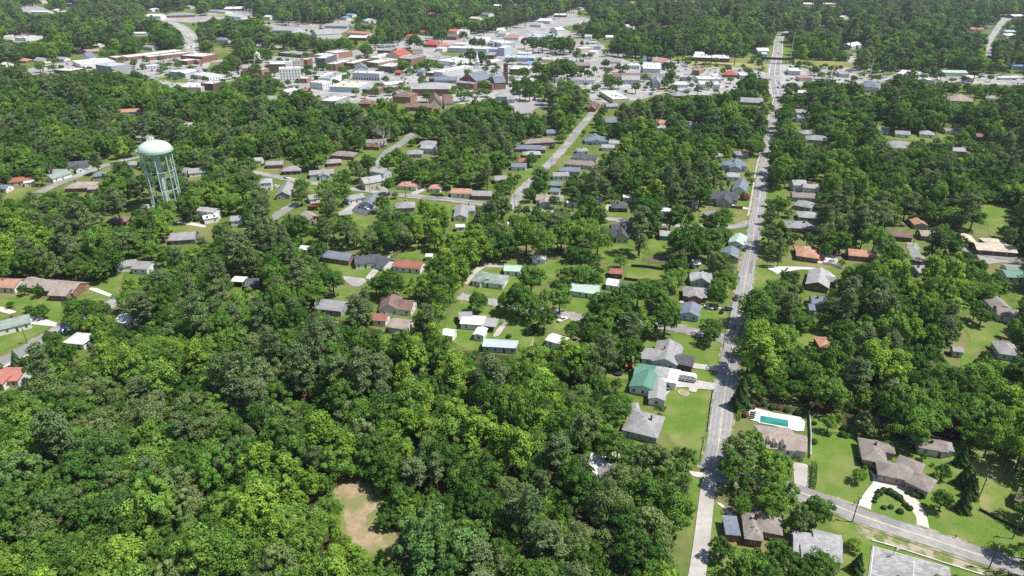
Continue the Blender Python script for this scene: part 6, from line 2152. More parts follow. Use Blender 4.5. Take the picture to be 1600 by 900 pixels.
far('grey house in the far trees, right', 'U4', 1440, 330, 1530, 335, 18, 'gr')
far('white house in the far trees, right', 'U4', 1410, 315, 1455, 312, 16, 'wh')
far('pale green roof in the far trees', 'U4', 915, 440, 1000, 442, 18, 'pg')
far('white roof in the far trees, right of centre', 'U4', 1170, 450, 1260, 450, 20, 'wh')
far('white barn at the far top, right of centre', 'U6', 440, 40, 565, 42, 25, 'wh')
far('long pale barn at the far top, right of centre', 'U6', 680, 42, 850, 42, 20, 'wt')
far('pale house in the far gap', 'U6', 640, 312, 705, 314, 16, 'wt')
far('tiny white house in the far right woods', 'U6', 925, 200, 980, 205, 18, 'wh')

# ---------------------------------------------------------------- water tower
def water_tower():
    M_T = surf('tower_paint', (.47, .61, .55), rough=.45, vary=.15, scale=.25, big=((.38, .53, .48), .12, .5, .75), spec=.4)
    M_TT = surf('tower_tank_paint', (.55, .69, .60), rough=.4, vary=.1, scale=.3, stretch=(1, 1, .25), big=((.46, .60, .52), .14, .5, .7), spec=.4)
    g = G(262.5, 321.5)
    root = empty('water_tower', (g[0], g[1], 0))
    tag(root, 'tall pale green water tower with a domed tank on many slender legs', 'water tower')
    R, zt, hb = 9.9, 36.6, 36.0
    tk = MB()
    prof = [(.05, zt - 3.2)] + [(R * math.sin(a), zt - 3.2 * math.cos(a)) for a in [math.pi / 2 * k / 10 for k in range(1, 10)]]
    prof += [(R, zt - .2), (R, zt + .5)] + [(R * math.cos(a), zt + .5 + 5.7 * math.sin(a)) for a in [math.pi / 2 * k / 12 for k in range(1, 12)]] + [(.05, zt + 6.2)]
    tk.lathe(prof, 48)
    t = tk.ob('tank', M_TT, root)
    for p in t.data.polygons:
        p.use_smooth = True
    v = MB()
    v.lathe([(.75, zt + 6.0), (.7, zt + 6.8), (.35, zt + 7.8), (.08, zt + 10.2), (.02, zt + 10.2)], 12)
    v.ob('finial', M_T, t)
    b = MB()
    b.lathe([(R, zt - .25), (R + .85, zt - .25), (R + .85, zt - .05), (R, zt - .05)], 48)
    b.lathe([(R + .83, zt - .05), (R + .83, zt + 1.05), (R + .75, zt + 1.05), (R + .75, zt - .05)], 48)
    b.ob('balcony', M_T, root)
    n = 8
    rt, rb = R - .9, R - .9
    zs = [0, 12.0, 24.0, zt - 1.2]
    pos = lambda k, z: ((rt) * math.cos(2 * math.pi * k / n + .3), rt * math.sin(2 * math.pi * k / n + .3), z)
    for k in range(n):
        l = MB()
        l.tube(pos(k, 0), pos(k, zt - .6), .36, .36, 10)
        l.box(*[c + s for c in pos(k, 0)[:1] for s in (-.8, .8)], *[c + s for c in pos(k, 0)[1:2] for s in (-.8, .8)], -.1, .5)
        l.ob('leg', M_T, root)
    st = MB()
    for z in zs[1:3]:
        for k in range(n):
            st.tube(pos(k, z), pos((k + 1) % n, z), .17, n=6)
    st.ob('strut_ring', M_T, root)
    br = MB()
    for i in range(3):
        for k in range(n):
            br.tube(pos(k, zs[i]), pos((k + 1) % n, zs[i + 1]), .06, n=5)
            br.tube(pos((k + 1) % n, zs[i]), pos(k, zs[i + 1]), .06, n=5)
    br.ob('cross_brace', M_T, root)
    rs = MB()
    rs.lathe([(1.7, 0), (1.7, 1), (1.25, 2), (1.25, 26), (1.9, 33), (2.4, zt - 2.9)], 20)
    rs.ob('riser_pipe', M_T, root)
    ld = MB()
    x, y, _ = pos(1, 0)
    for s in (-.22, .22):
        ld.tube((x * 1.06 + s, y * 1.06, .5), (x * 1.06 + s, y * 1.06, zt), .04, n=5)
    for i in range(60):
        ld.tube((x * 1.06 - .22, y * 1.06, .8 + i * .6), (x * 1.06 + .22, y * 1.06, .8 + i * .6), .025, n=4)
    ld.ob('ladder', M_T, root)
    FOOT.append((g[0], g[1], 1, 0, 11, 11))
    paint([(210, 216), (240, 213), (268, 220), (268, 242), (284, 322), (250, 324), (237, 330), (216, 245)])
    LANDMARKS.append(('water tower', 250, 275))


water_tower()
cb = empty('equipment_cabinet', (*G(228, 325), 0))
tag(cb, 'white equipment cabinet at the foot of the water tower', 'cabinet')
m_ = MB(); m_.box(-2, 2, -1.2, 1.2, 0, 2.2); m_.box(-2.1, 2.1, -1.3, 1.3, 2.2, 2.35); m_.ob('housing', M_TRIM, cb)
m_ = MB(); m_.box(-.6, .6, -1.26, -1.2, .2, 2); m_.ob('door', M_GALV, cb)


# ---------------------------------------------------------------- steeples
def steeple(label, t, x, y, base_w, base_h, tip_y, mat, mat2, lm=None):
    px, py = P(t, x, y)
    g = G(px, py)
    tp = P(t, x, tip_y)[1]
    lo, hi = 8.0, 90.0
    for _ in range(40):
        m = (lo + hi) / 2
        lo, hi = (m, hi) if proj(g[0], g[1], m)[1] > tp else (lo, m)
    h = lo
    root = empty('steeple', (g[0], g[1], 0))
    tag(root, label, 'steeple')
    w = base_w / 2
    b = MB()
    b.box(-w, w, -w, w, 0, base_h)
    b.box(-w * 1.12, w * 1.12, -w * 1.12, w * 1.12, base_h, base_h + .5)
    b.ob('tower_base', mat, root)
    c = MB()
    k = base_h + .5
    dh = h - k
    c.lathe([(w * .85, k), (w * .85, k + dh * .2), (w * 1.0, k + dh * .2), (w * .95, k + dh * .24)], 8)
    c.ob('belfry', mat, root)
    s = MB()
    s.lathe([(w * .7, k + dh * .24), (w * .33, k + dh * .58), (.04, k + dh)], 8)
    s.ob('spire', mat2, root)
    for i in range(4):
        a = i * math.pi / 2
        add_win(root, math.sin(a) * w, -math.cos(a) * w, base_h * .72, a, w * .7, base_h * .22)
    FOOT.append((g[0], g[1], 1, 0, w + 1, w + 1))
    hw = base_w * FPX / depth(*g) / 2 + 1
    paint([(px - hw, py), (px + hw, py), (px + hw, py - (py - tp) * .5), (px, tp), (px - hw, py - (py - tp) * .5)])
    if lm:
        LANDMARKS.append((lm, px, (py + tp) / 2))


steeple('slender white church steeple in the town centre', 'D3', 1485, 455, 6, 9, 225, M_TRIM, M_TRIM, 'white steeple')
steeple('white cupola steeple of the brick church at left of the centre', 'D2', 190, 400, 6, 14, 240, M_TRIM, M_TRIM)
bt = steeple('tall red brick church tower with dark pointed cap', 'D4', 402, 655, 5.5, 24, 385, wallm('bk'), roofm('dg'))
steeple('dark square brick tower at the front of the large hall', 'D3', 925, 740, 6, 14, 635, wallm('bd'), roofm('dg'))

# ---------------------------------------------------------------- railway bridge and embankment
ra, rbp = G(1190, 99.5), G(1242, 101.5)
br_ = empty('railway_bridge', ((ra[0] + rbp[0]) / 2, ra[1], 0), math.atan2(rbp[1] - ra[1], rbp[0] - ra[0]))
tag(br_, 'dark steel railway bridge crossing the highway', 'bridge')
Lb = math.hypot(rbp[0] - ra[0], rbp[1] - ra[1])
m_ = MB(); m_.box(-Lb / 2, Lb / 2, -3, -2.6, 5.6, 8.2); m_.box(-Lb / 2, Lb / 2, 2.6, 3, 5.6, 8.2); m_.box(-Lb / 2, Lb / 2, -2.6, 2.6, 5.8, 6.4)
m_.ob('girder', surf('bridge_steel', (.045, .04, .04), rough=.8, vary=.3), br_)
for s_ in (-.30, .27):
    m_ = MB(); m_.box(Lb * s_ - .6, Lb * s_ + .6, -2.4, 2.4, 0, 5.6); m_.ob('pier', M_CONC, br_)
for x0_, x1_ in ((-150, -Lb / 2 - .5), (Lb / 2 + .5, 150)):
    m_ = MB()
    m_.add([(x0_, -11, 0), (x1_, -11, 0), (x1_, -3.2, 5.6), (x0_, -3.2, 5.6), (x0_, 3.2, 5.6), (x1_, 3.2, 5.6), (x1_, 11, 0), (x0_, 11, 0)], [(0, 1, 2, 3), (3, 2, 5, 4), (4, 5, 6, 7), (1, 6, 5, 2), (0, 3, 4, 7)])
    struct(m_.ob('embankment', M_MEAD, None, br_.location, br_.rotation_euler[2]))
    cx_ = (x0_ + x1_) / 2
    c_, s2_ = math.cos(br_.rotation_euler[2]), math.sin(br_.rotation_euler[2])
    FOOT.append((br_.location[0] + cx_ * c_, br_.location[1] + cx_ * s2_, c_, s2_, abs(x1_ - x0_) / 2, 10))
paint([(1140, 103), (1340, 109), (1340, 98), (1240, 97), (1140, 96)])

# ---------------------------------------------------------------- poles and masts
for i_, (lb_, x_, y_, h_) in enumerate([
        ('utility pole between the drive mouth and the lower right street', 1331.5, 816, 9.5), ('utility pole at the street by the bottom right corner', 1544.5, 889.5, 9.8),
        ('utility pole on the lawn edge at the far right', 1582, 842, 9), ('utility pole beside the row of conical evergreens', 1529.5, 778, 9)]):
    pole(lb_, 'F', x_, y_, h_, ang=.5)
pole('utility pole in front of the big mown lawn beside the main road', 'F', 1093, 722, 10.5, ang=.1)
pole('utility pole beside the junction of the main road and the side street', 'F', 1136.5, 514, 10.5, ang=.1)
pole('utility pole at the kerb near the parked black car', 'F', 1148, 452, 10, ang=.1, can=False)
pole('utility pole left of the main road above the green cottage', 'F', 1165.5, 366, 10, ang=.1)
pole('utility pole by the lawn strip below the side street', 'F', 1129, 548, 9.5, ang=.1, can=False)
pole('utility pole on the avenue by the orange roofed cottages', 'F', 634, 309, 11, ang=.2)
pole('utility pole on the avenue by the pale gabled house', 'F', 578.5, 301, 10, ang=.2, can=False)
pole('utility pole at the corner of avenue and oblique street', 'F', 804, 327, 10, ang=.4)
pole('utility pole halfway up the oblique street', 'F', 862, 262, 10, ang=.4)
pole('light coloured utility pole on the vacant lot', 'F', 1090, 352, 8, can=False)
pole('utility pole in front of the long orange roofed ranch', 'F', 1426, 386, 10)
pole('utility pole on the kerb left of the red roofed house', 'F', 43, 538, 9, ang=.6)
for i_, (lb_, x_, y_, tx_, ty_) in enumerate([
        ('tall steel mast right of the highway, the nearest', 1233.5, 100, 1242.5, 50), ('steel mast left of the highway', 1203.5, 68, 1206, 50), ('steel mast by the white gabled barn', 1322, 103, 1325, 75),
        ('tall steel mast behind the dark roofed bank', 1358.5, 121, 1365, 90), ('steel mast behind the white tent hall', 1424.6, 110, 1426, 91), ('steel mast behind the pale green shed', 1486, 112, 1490, 90),
        ('very tall mast at the top left of the town', 413.5, 25, 411, 0), ('steel mast at the right by the tanker', 1576, 124, 1580, 96), ('steel mast in the far trees above the depot', 797, 33, 797, 8)]):
    mast(lb_, 'F', x_, y_, (tx_, ty_))
ys_ = empty('shop_sign', (*G(1300, 125), 0))
tag(ys_, 'tall yellow roadside sign on a dark post', 'sign')
m_ = MB(); m_.tube((0, 0, 0), (0, 0, 14), .35, n=8); m_.ob('post', M_WOOD, ys_)
m_ = MB(); m_.box(-1.1, 1.1, -.3, .3, 12, 19); m_.ob('board', surf('sign_yellow', (.75, .5, .04), rough=.5, vary=.05), ys_)
bs_ = empty('shop_sign', (*G(1007, 98), 0))
tag(bs_, 'pale blue roadside sign board by the oval lawn', 'sign')
m_ = MB(); m_.tube((0, 0, 0), (0, 0, 6), .3, n=8); m_.ob('post', M_GALV, bs_)
m_ = MB(); m_.box(-2.6, 2.6, -.3, .3, 3, 9); m_.ob('board', surf('sign_blue', (.30, .52, .72), rough=.5, vary=.05), bs_)

# ---------------------------------------------------------------- vehicles
car('dark car driving down the main road', 'F', 1150, 467, -1, 6, 'dark', 'suv', z=.32)
car('black car parked at the kerb of the main road farther up', 'F', 1164, 390, -1, 5, 'dark', 'sedan', z=.32)
car('white car on the drive of the small white cottage', '22', 1230, 122, 20, 6, 'white', 'sedan', z=.25)
car('dark car at the end of the cottage drive', '22', 1345, 132, -20, -2, 'grey', 'suv', z=.25)
car('white pickup parked on grass by the side street', '22', 315, 198, 20, -8, 'white', 'pickup', z=.1)
car('dark pickup beside the green metal roofed house', '22', 966, 612, 10, 25, 'dark', 'pickup', z=.25)
car('dark car behind the brick chimney house', '22', 905, 468, 20, 5, 'dark', 'suv', z=.1)
car('red car beside the white hip roofed house', '11', 1387, 403, 15, -6, 'red', 'suv', z=.1)
car('white car on the dark asphalt yard', '11', 690, 405, 14, 5, 'white', 'sedan', z=.25)
car('red car in front of the terracotta house', '31', 328, 722, 20, -1, 'red', 'suv', z=.25)
car('white car beside the red one at the terracotta house', '31', 400, 735, 20, -4, 'silver', 'sedan', z=.25)
car('red car under trees by the grey house at left', '01', 727, 735, 12, -5, 'red', 'sedan', z=.1)
car('red pickup parked on the street at the left edge', '02', 205, 450, 25, -6, 'red', 'suv', z=.3)
car('blue car in shade on the street at left', '02', 400, 265, 20, -12, 'blue', 'sedan', z=.3)
car('white pickup on the drive of the stone house', '21', 1360, 385, 18, 2, 'white', 'pickup', z=.25)
car('blue car on the grass of the bungalows', '11', 530, 178, 10, 3, 'blue', 'sedan', z=.1)
car('white car on the avenue', '11', 188, 212, 16, 4, 'white', 'sedan', z=.34)
car('white car near the avenue, left', '11', 130, 265, 10, -6, 'white', 'suv', z=.1)
car('red truck on the paved yard by the oblique street', '20', 140, 625, 12, 2, 'red', 'pickup', z=.25)
car('dark car in the shade on the avenue end', '11', 45, 128, 10, -5, 'dark', 'sedan', z=.1)
car('dark car going up the four lane highway, farther', 'F', 1217, 71, 0, -2, 'dark', 'sedan', z=.35)
car('dark car going up the four lane highway, nearer', 'F', 1215.5, 83.5, 0, -2, 'black', 'suv', z=.35)
_rc = random.Random(3)
_cols = ['white', 'silver', 'grey', 'dark', 'black', 'white', 'red', 'blue']


def lot(where, t, pts, group):
    seen_ = {}
    for k, (x, y) in enumerate(pts):
        c = _rc.choice(_cols)
        kd = _rc.choice(('sedan', 'suv', 'suv', 'pickup'))
        n = seen_[(c, kd)] = seen_.get((c, kd), 0) + 1
        w = {'dark': 'dark blue grey'}.get(c, c)
        o = ['', 'second ', 'third ', 'fourth ', 'fifth '][min(n - 1, 4)]
        car(f'{o}{w} {"pickup" if kd == "pickup" else "tall car" if kd == "suv" else "low car"} from the left {where}', t, x, y, _rc.choice((-1, 1)) * 5, -6 + _rc.uniform(-1, 1), c, kd, z=.25, group=group)


lot('on the school car park', 'D1', sorted([(550, 345), (585, 340), (630, 335), (690, 325), (540, 385), (605, 372), (665, 363), (690, 363), (730, 362), (760, 352), (570, 405), (640, 430), (700, 420), (740, 412), (430, 395), (150, 490), (190, 485), (280, 470), (340, 465), (830, 325), (390, 345)]), 'cars on the school car park')
lot('on the left school car park', 'D0', sorted([(480, 445), (540, 482), (610, 462), (620, 430), (700, 420), (840, 402)]), 'cars on the left school car park')
lot('beside the petrol station', 'D5', sorted([(880, 375), (965, 378), (905, 412), (945, 428), (925, 470), (1000, 570), (1090, 580), (450, 400), (500, 480), (560, 478)]), 'cars by the petrol station')
lot('at the orange brick restaurant', 'D5', sorted([(1290, 478), (1360, 482), (1420, 505), (1050, 470), (1195, 565), (1270, 500)]), 'cars by the restaurant')
lot('on lots right of the highway', 'D6', sorted([(1060, 515), (1060, 560), (1185, 530), (1440, 550), (1005, 600), (930, 640), (960, 690), (615, 640), (600, 695), (500, 598), (360, 510), (120, 500), (360, 548), (1235, 530), (1310, 545), (600, 822)]), 'cars right of the highway')
lot('on the lots of the bank', 'D7', sorted([(300, 530), (340, 545), (360, 570), (330, 575), (860, 545)]), 'cars by the bank')
lot('on the streets of the old town', 'D3', sorted([(170, 455), (205, 460), (590, 590), (620, 640), (600, 520), (640, 380), (960, 245), (700, 500), (1070, 230), (560, 560), (1260, 130), (1290, 130)]), 'cars in the old town')
lot('on the large lot of the old town', 'D3', sorted([(390, 110), (430, 115), (470, 118), (510, 120), (400, 95), (450, 100), (500, 105)]), 'cars on the far lot')
lot('on the lots behind the brick church', 'D4', sorted([(700, 265), (740, 270), (600, 270), (810, 250), (860, 240), (1490, 720), (1440, 750), (330, 440), (760, 835)]), 'cars behind the brick church')
lot('on the highway bend', 'D1', sorted([(870, 105), (950, 185), (1000, 205), (860, 195), (920, 80), (900, 150)]), 'cars on the highway bend')

# silver tanker / long white trailer at the right
tk_ = empty('tank_trailer', (*G(1573, 125), .3))
tag(tk_, 'long silver tank trailer standing on the lot at the right', 'trailer')
m_ = MB(); m_.tube((-13, 0, 2.4), (13, 0, 2.4), 1.6, n=14); m_.ob('tank', M_GALV, tk_)
for x_ in (-11, -9.5, 8, 9.5):
    m_ = MB(); m_.tube((x_, -1.3, .5), (x_, 1.3, .5), .5, n=12); m_.ob('wheel', M_TYRE, tk_)


# ---------------------------------------------------------------- camper
def camper():
    a, b = np.array(G(*P('22', 1030, 548), 1.6)), np.array(G(*P('22', 1142, 566), 1.6))
    c = (a + b) / 2
    ang = math.atan2(b[1] - a[1], b[0] - a[0])
    r = empty('camper', (c[0], c[1], .25), ang)
    tag(r, 'long white camper trailer with a black stripe on the concrete drive', 'camper')
    bd = MB()
    L = 4.1
    sec = [(-L, .7, 2.6), (-L + .3, .5, 3.05), (L - .9, .5, 3.05), (L - .2, .6, 2.5), (L, 1.1, 1.9)]
    v = []
    for x, z0, z1 in sec:
        v += [(x, -1.22, z0), (x, 1.22, z0), (x, 1.22, z1 - .1), (x, 1.1, z1), (x, -1.1, z1), (x, -1.22, z1 - .1)]
    f = [(k * 6 + i, (k + 1) * 6 + i, (k + 1) * 6 + (i + 1) % 6, k * 6 + (i + 1) % 6) for k in range(4) for i in range(6)]
    f += [tuple(range(6)), tuple(range(24, 30))[::-1]]
    bd.add(v, f)
    body = bd.ob('body', surf('camper_white', (.76, .76, .75), rough=.4, vary=.05), r)
    s = MB(); s.box(-L + .1, L - .3, -1.245, -1.222, .75, 1.15); s.ob('stripe', surf('camper_stripe', (.03, .03, .035), rough=.5), body)
    for x, w in ((-3, .8), (-1.6, .9), (.9, .9), (2.5, .7)):
        add_win(r, x, -1.225, 2.0, 0, w, .7)
    d = MB(); d.box(-.55, .1, -1.25, -1.225, .6, 2.6); d.ob('door', M_GALV, r)
    for x in (-.6, .35):
        w = MB(); w.tube((x, -1.1, .36), (x, -.8, .36), .36, n=12); w.tube((x, .8, .36), (x, 1.1, .36), .36, n=12); w.ob('wheel', M_TYRE, r)
    t = MB(); t.tube((L - .1, -.5, .55), (L + 1.2, 0, .5), .06, n=6); t.tube((L - .1, .5, .55), (L + 1.2, 0, .5), .06, n=6); t.ob('tow_bar', M_GALV, r)
    for x in (-1.5, 1.4):
        u = MB(); u.box(x - .45, x + .45, -.4, .4, 3.05, 3.3); u.ob('air_conditioner', M_TRIM, r)
    LANDMARKS.append(('white camper', 1071, 587))


camper()
# trampolines
for lb_, px_, py_, m2_ in (('round black trampoline behind the green roofed house', 966, 584, None), ('round blue trampoline in shade above the long ranch house', 1407, 684, (.02, .10, .45)), ('round pale trampoline on the lawn above the cross gabled ranch', 608, 395, (.35, .5, .5))):
    g = G(px_, py_)
    r = empty('trampoline', (g[0], g[1], 0))
    tag(r, lb_, 'trampoline')
    m_ = MB(); m_.lathe([(.02, .82), (1.75, .82), (1.75, .86), (.02, .86)], 24); m_.ob('mat', surf('trampoline_mat', (.02, .02, .025), rough=.8), r)
    m_ = MB(); m_.lathe([(1.75, .8), (2.1, .8), (2.1, .92), (1.75, .92)], 24)
    m_.ob('pad', surf('pad%d' % px_, m2_ or (.03, .03, .04), rough=.7), r)
    for k in range(4):
        a = k * math.pi / 2
        m_ = MB(); m_.tube((1.9 * math.cos(a), 1.9 * math.sin(a), 0), (1.9 * math.cos(a), 1.9 * math.sin(a), .82), .05, n=6); m_.ob('leg', M_GALV, r)
# red canopy beside the green roofed house
g = G(984, 575)
r = empty('canopy', (g[0], g[1], 0), .1)
tag(r, 'red canopy tent beside the green metal roofed house', 'canopy')
m_ = MB(); m_.add([(-2.2, -1.5, 1.7), (2.2, -1.5, 1.7), (2.2, 1.5, 1.7), (-2.2, 1.5, 1.7), (-1.9, 0, 2.4), (1.9, 0, 2.4)], [(0, 1, 5, 4), (1, 2, 5), (2, 3, 4, 5), (3, 0, 4)])
m_.ob('roof', surf('canopy_red', (.36, .07, .05), rough=.7), r)
for sx in (-2.1, 2.1):
    for sy in (-1.4, 1.4):
        m_ = MB(); m_.tube((sx, sy, 0), (sx, sy, 1.75), .05, n=6); m_.ob('leg', M_GALV, r)
paint([(976, 570), (990, 568), (992, 580), (978, 580)])
# fire ring, ring garden, blue tarp in the clearing
g = G(579.5, 791)
r = empty('fire_ring', (g[0], g[1], 0))
tag(r, 'ring of pale stones around a fire pit in the clearing', 'fire pit')
m_ = MB()
for k in range(16):
    a = k * math.pi / 8
    s_ = random.uniform(.28, .42)
    m_.lathe([(.01, 0), (s_, .02), (s_ * .85, s_ * .6), (.01, s_ * .8)], 6, cx=1.4 * math.cos(a), cy=1.4 * math.sin(a))
m_.ob('stones', surf('fire_stone', (.38, .34, .29), rough=.9), r)['kind'] = 'stuff'
m_ = MB(); m_.lathe([(.02, .05), (1.1, .03)], 14); m_.ob('ash', surf('ash', (.10, .09, .085), rough=1), r)
LANDMARKS.append(('bare clearing with the fire ring', 570, 800))
g = G(623, 863)
r = empty('tarpaulin', (g[0], g[1], 0))
tag(r, 'crumpled bright blue tarpaulin at the edge of the clearing', 'tarpaulin')
v_ = []
for i in range(7):
    for j in range(7):
        v_.append((i * .36 - 1.1 + random.uniform(-.15, .15), j * .3 - .9 + random.uniform(-.15, .15), .15 + random.uniform(0, 1.0) * (1 if 0 < i < 6 and 0 < j < 6 else .2)))
mk('sheet', v_, [(i * 7 + j, (i + 1) * 7 + j, (i + 1) * 7 + j + 1, i * 7 + j + 1) for i in range(6) for j in range(6)], surf('tarp_blue', (.02, .05, .42), rough=.5), r)
paint([(609, 846), (637, 846), (637, 876), (609, 876)])
g = G(1068, 614)
r = empty('ring_bed', (g[0], g[1], 0))
tag(r, 'stone ringed flower bed on the big mown lawn', 'flower bed')
m_ = MB(); m_.lathe([(1.7, .02), (1.75, .3), (2.0, .3), (2.05, .02)], 22); m_.ob('border', surf('pale_stone', (.5, .45, .4)), r)
m_ = MB(); m_.lathe([(.02, .16), (1.7, .12)], 22); m_.ob('soil', M_DIRT, r)
# blue tarpaulin on the roof of the house by the street
# ---------------------------------------------------------------- pool
def pool():
    q = [(1188, 650.5), (1231, 657.5), (1231, 668.5), (1187, 661)]
    g = [np.array(G(*p)) for p in q]
    c = sum(g) / 4
    r = empty('swimming_pool', (c[0], c[1], 0))
    tag(r, 'rectangular turquoise swimming pool behind the dormered house', 'swimming pool')
    loc = [(*(p - c), .325) for p in g]
    wm = surf('pool_water', (.045, .27, .215), rough=.05, vary=.2, scale=.5, big=((.015, .16, .14), .14), spec=.5)
    mk('water', loc, [(3, 2, 1, 0)], wm, r)
    cp = MB()
    for i in range(4):
        a, b = np.array(loc[i][:2]), np.array(loc[(i + 1) % 4][:2])
        d = (b - a) / np.linalg.norm(b - a)
        n = np.array((d[1], -d[0]))
        if np.dot(n, a) < 0:
            n = -n
        p0, p1 = a - d * .3, b + d * .3
        pts = [p0 + n * .02, p1 + n * .02, p1 + n * .4, p0 + n * .4]
        cp.add([(*p, .36 + .001 * i) for p in pts] + [(*p, .1) for p in pts], [(3, 2, 1, 0) if (p1 - p0)[0] * n[1] - (p1 - p0)[1] * n[0] < 0 else (0, 1, 2, 3), (0, 4, 5, 1), (2, 6, 7, 3), (1, 5, 6, 2), (3, 7, 4, 0)])
    cp.ob('coping', M_TRIM, r)
    LANDMARKS.append(('swimming pool', 1210, 658))
    for k, y in enumerate((646, 649, 652, 655)):
        p = G(1176.5 - k * .6, y)
        o = empty('lounger', (p[0], p[1], .2), -.1)
        tag(o, ['topmost', 'second', 'third', 'lowest'][k] + ' dark sun lounger in the row left of the pool', 'lounger', 'sun loungers by the pool')
        m_ = MB(); m_.box(-1, .35, -.3, .3, .28, .36); m_.add([(.35, -.3, .32), (.35, .3, .32), (.9, .3, .75), (.9, -.3, .75), (.35, -.3, .26), (.35, .3, .26), (.9, .3, .69), (.9, -.3, .69)], [(0, 1, 2, 3), (7, 6, 5, 4), (0, 3, 7, 4), (1, 5, 6, 2), (2, 6, 7, 3)])
        m_.ob('bed', paintm('black'), o)
        for sx in (-.9, .3):
            m_ = MB(); m_.box(sx - .04, sx + .04, -.28, .28, .02, .28); m_.ob('leg', M_GALV, o)


pool()
# dormers of the pool house
def dormers():
    inv = ph.matrix_world
    bpy.context.view_layer.update()
    inv = ph.matrix_world.inverted()
    for x, y in ((8, 68), (48, 82), (100, 92)):
        g = G(*P('33', x, y), 4.2)
        l = inv @ Vector((g[0], g[1], 4.2))
        d = MB()
        w = .72
        d.box(l.x - w, l.x + w, l.y, l.y + 2.0, 3.2, 4.6)
        o = d.ob('dormer', M_TRIM, ph)
        rf = MB()
        gable_slabs(rf, l.x, l.y + 1.2, 0, 1, 2.4, 2 * w, 4.6, .9, o=.12)
        rf.ob('dormer_roof', roofm('tn'), o)
        g2 = MB()
        g2.add([(l.x - w, l.y + .002, 4.6), (l.x + w, l.y + .002, 4.6), (l.x, l.y + .002, 4.6 + w * .9)], [(0, 1, 2)])
        g2.ob('gable', M_TRIM, o)
        add_win(o, l.x, l.y, 4.05, 0, .8, .95)


dormers()

# ---------------------------------------------------------------- fences, hedges, court
M_FW = surf('fence_wood', (.20, .13, .09), rough=.9, vary=.3, scale=1.5)
M_FD = surf('fence_dark', (.07, .06, .05), rough=.9, vary=.3)
fence('white fence along the right side of the pool garden', 'F', [(1264, 648), (1266, 680), (1266, 716)], 1.5, M_TRIM)
fence('dark low retaining wall crossing the right hand lawn', '33', [(1320, 488), (1400, 530), (1500, 580), (1600, 625)], .9, M_FD, name='wall', cat='wall', th=.3)
fence('brown retaining wall behind the long ranch house', '33', [(795, 108), (850, 130), (905, 158)], .8, M_FW, name='wall', cat='wall', th=.3)
fence('long pale pipe rail between street verge and tennis court', '33', [(648, 682), (800, 725), (1000, 790), (1340, 898)], .5, M_TRIM, name='rail', cat='rail', th=.25)
fence('brown wooden fence below the stone house', '21', [(980, 372), (1120, 375), (1250, 388), (1440, 408)], 1.8, M_FW)
fence('dark hedge-lined wall at the top of the walled lawn', '21', [(745, 768), (850, 775), (945, 790)], 1.5, M_FD, name='wall', cat='wall', th=.4)
fence('dark fence at the bottom of the walled lawn', '21', [(700, 850), (800, 862), (930, 880)], 1.5, M_FD)
fence('pale fence by the terracotta house', '31', [(340, 752), (400, 762), (465, 785)], 1.5, M_TRIM)
fence('brown fence right of the cross gabled ranch', '11', [(850, 715), (900, 680), (960, 635)], 1.6, M_FW)
fence('chain fence along the front of the big mown lawn', '22', [(1258, 640), (1240, 760), (1222, 900)], 1.0, M_GALV, th=.04)
hedge('clipped green hedge left of the pool beside the main road', 'F', [(1157, 634), (1155, 645), (1153, 658)], 1.4, 1.8, 'm')
hedge('dark hedge beside the concrete drive pad', '33', [(285, 212), (283, 290), (276, 358)], 1.5, 2.0, 's')
hedge('low dark hedge in front of the white end wing', '33', [(150, 165), (215, 185)], 1.2, 1.0, 's')
hedge('low hedge in front of the square grey house', '22', [(900, 750), (960, 770)], 1.6, 1.6, 's')
g = G(*P('33', 780, 772))
r = empty('basketball_hoop', (g[0], g[1], .2), .4)
tag(r, 'basketball hoop on a dark post at the edge of the worn court', 'basketball hoop')
m_ = MB(); m_.tube((0, 0, 0), (0, 0, 3.2), .08, n=8); m_.tube((0, 0, 3.2), (0, -.9, 3.2), .05, n=6); m_.ob('post', paintm('black'), r)
m_ = MB(); m_.box(-.9, .9, -.95, -.9, 2.9, 4.0); m_.ob('backboard', M_TRIM, r)
m_ = MB(); m_.lathe([(.21, 3.03), (.23, 3.03), (.23, 3.06), (.21, 3.06)], 14, cy=-1.2); m_.ob('rim', surf('rim_orange', (.6, .15, .03)), r)
for lb_, x_, y_ in (('black mailbox at the mouth of the looping drive', 536, 458), ('black mailbox on the verge farther along the street', 1168, 667)):
    g = G(*P('33', x_, y_))
    r = empty('mailbox', (g[0], g[1], 0))
    tag(r, lb_, 'mailbox')
    m_ = MB(); m_.box(-.05, .05, -.05, .05, 0, 1); m_.ob('post', M_WOOD, r)
    m_ = MB(); m_.box(-.14, .14, -.28, .28, 1, 1.15); m_.tube((0, -.28, 1.15), (0, .28, 1.15), .14, n=10); m_.ob('box', paintm('black'), r)

LANDMARKS += [('worn tennis court', 1430, 885), ('big mown lawn', 1065, 650), ('looping pale driveway', 1400, 775), ('open meadow', 800, 415), ('walled bright lawn', 1007, 428),
              ('vacant dry lot', 1095, 330), ('main road junction', 1120, 530), ('bend of the main road', 1108, 745), ('street at the left edge', 60, 535), ('right edge lawn', 1545, 330), ('narrow lawn in the right hand woods', 1530, 540), ('tall grass mound', 1337, 850)]

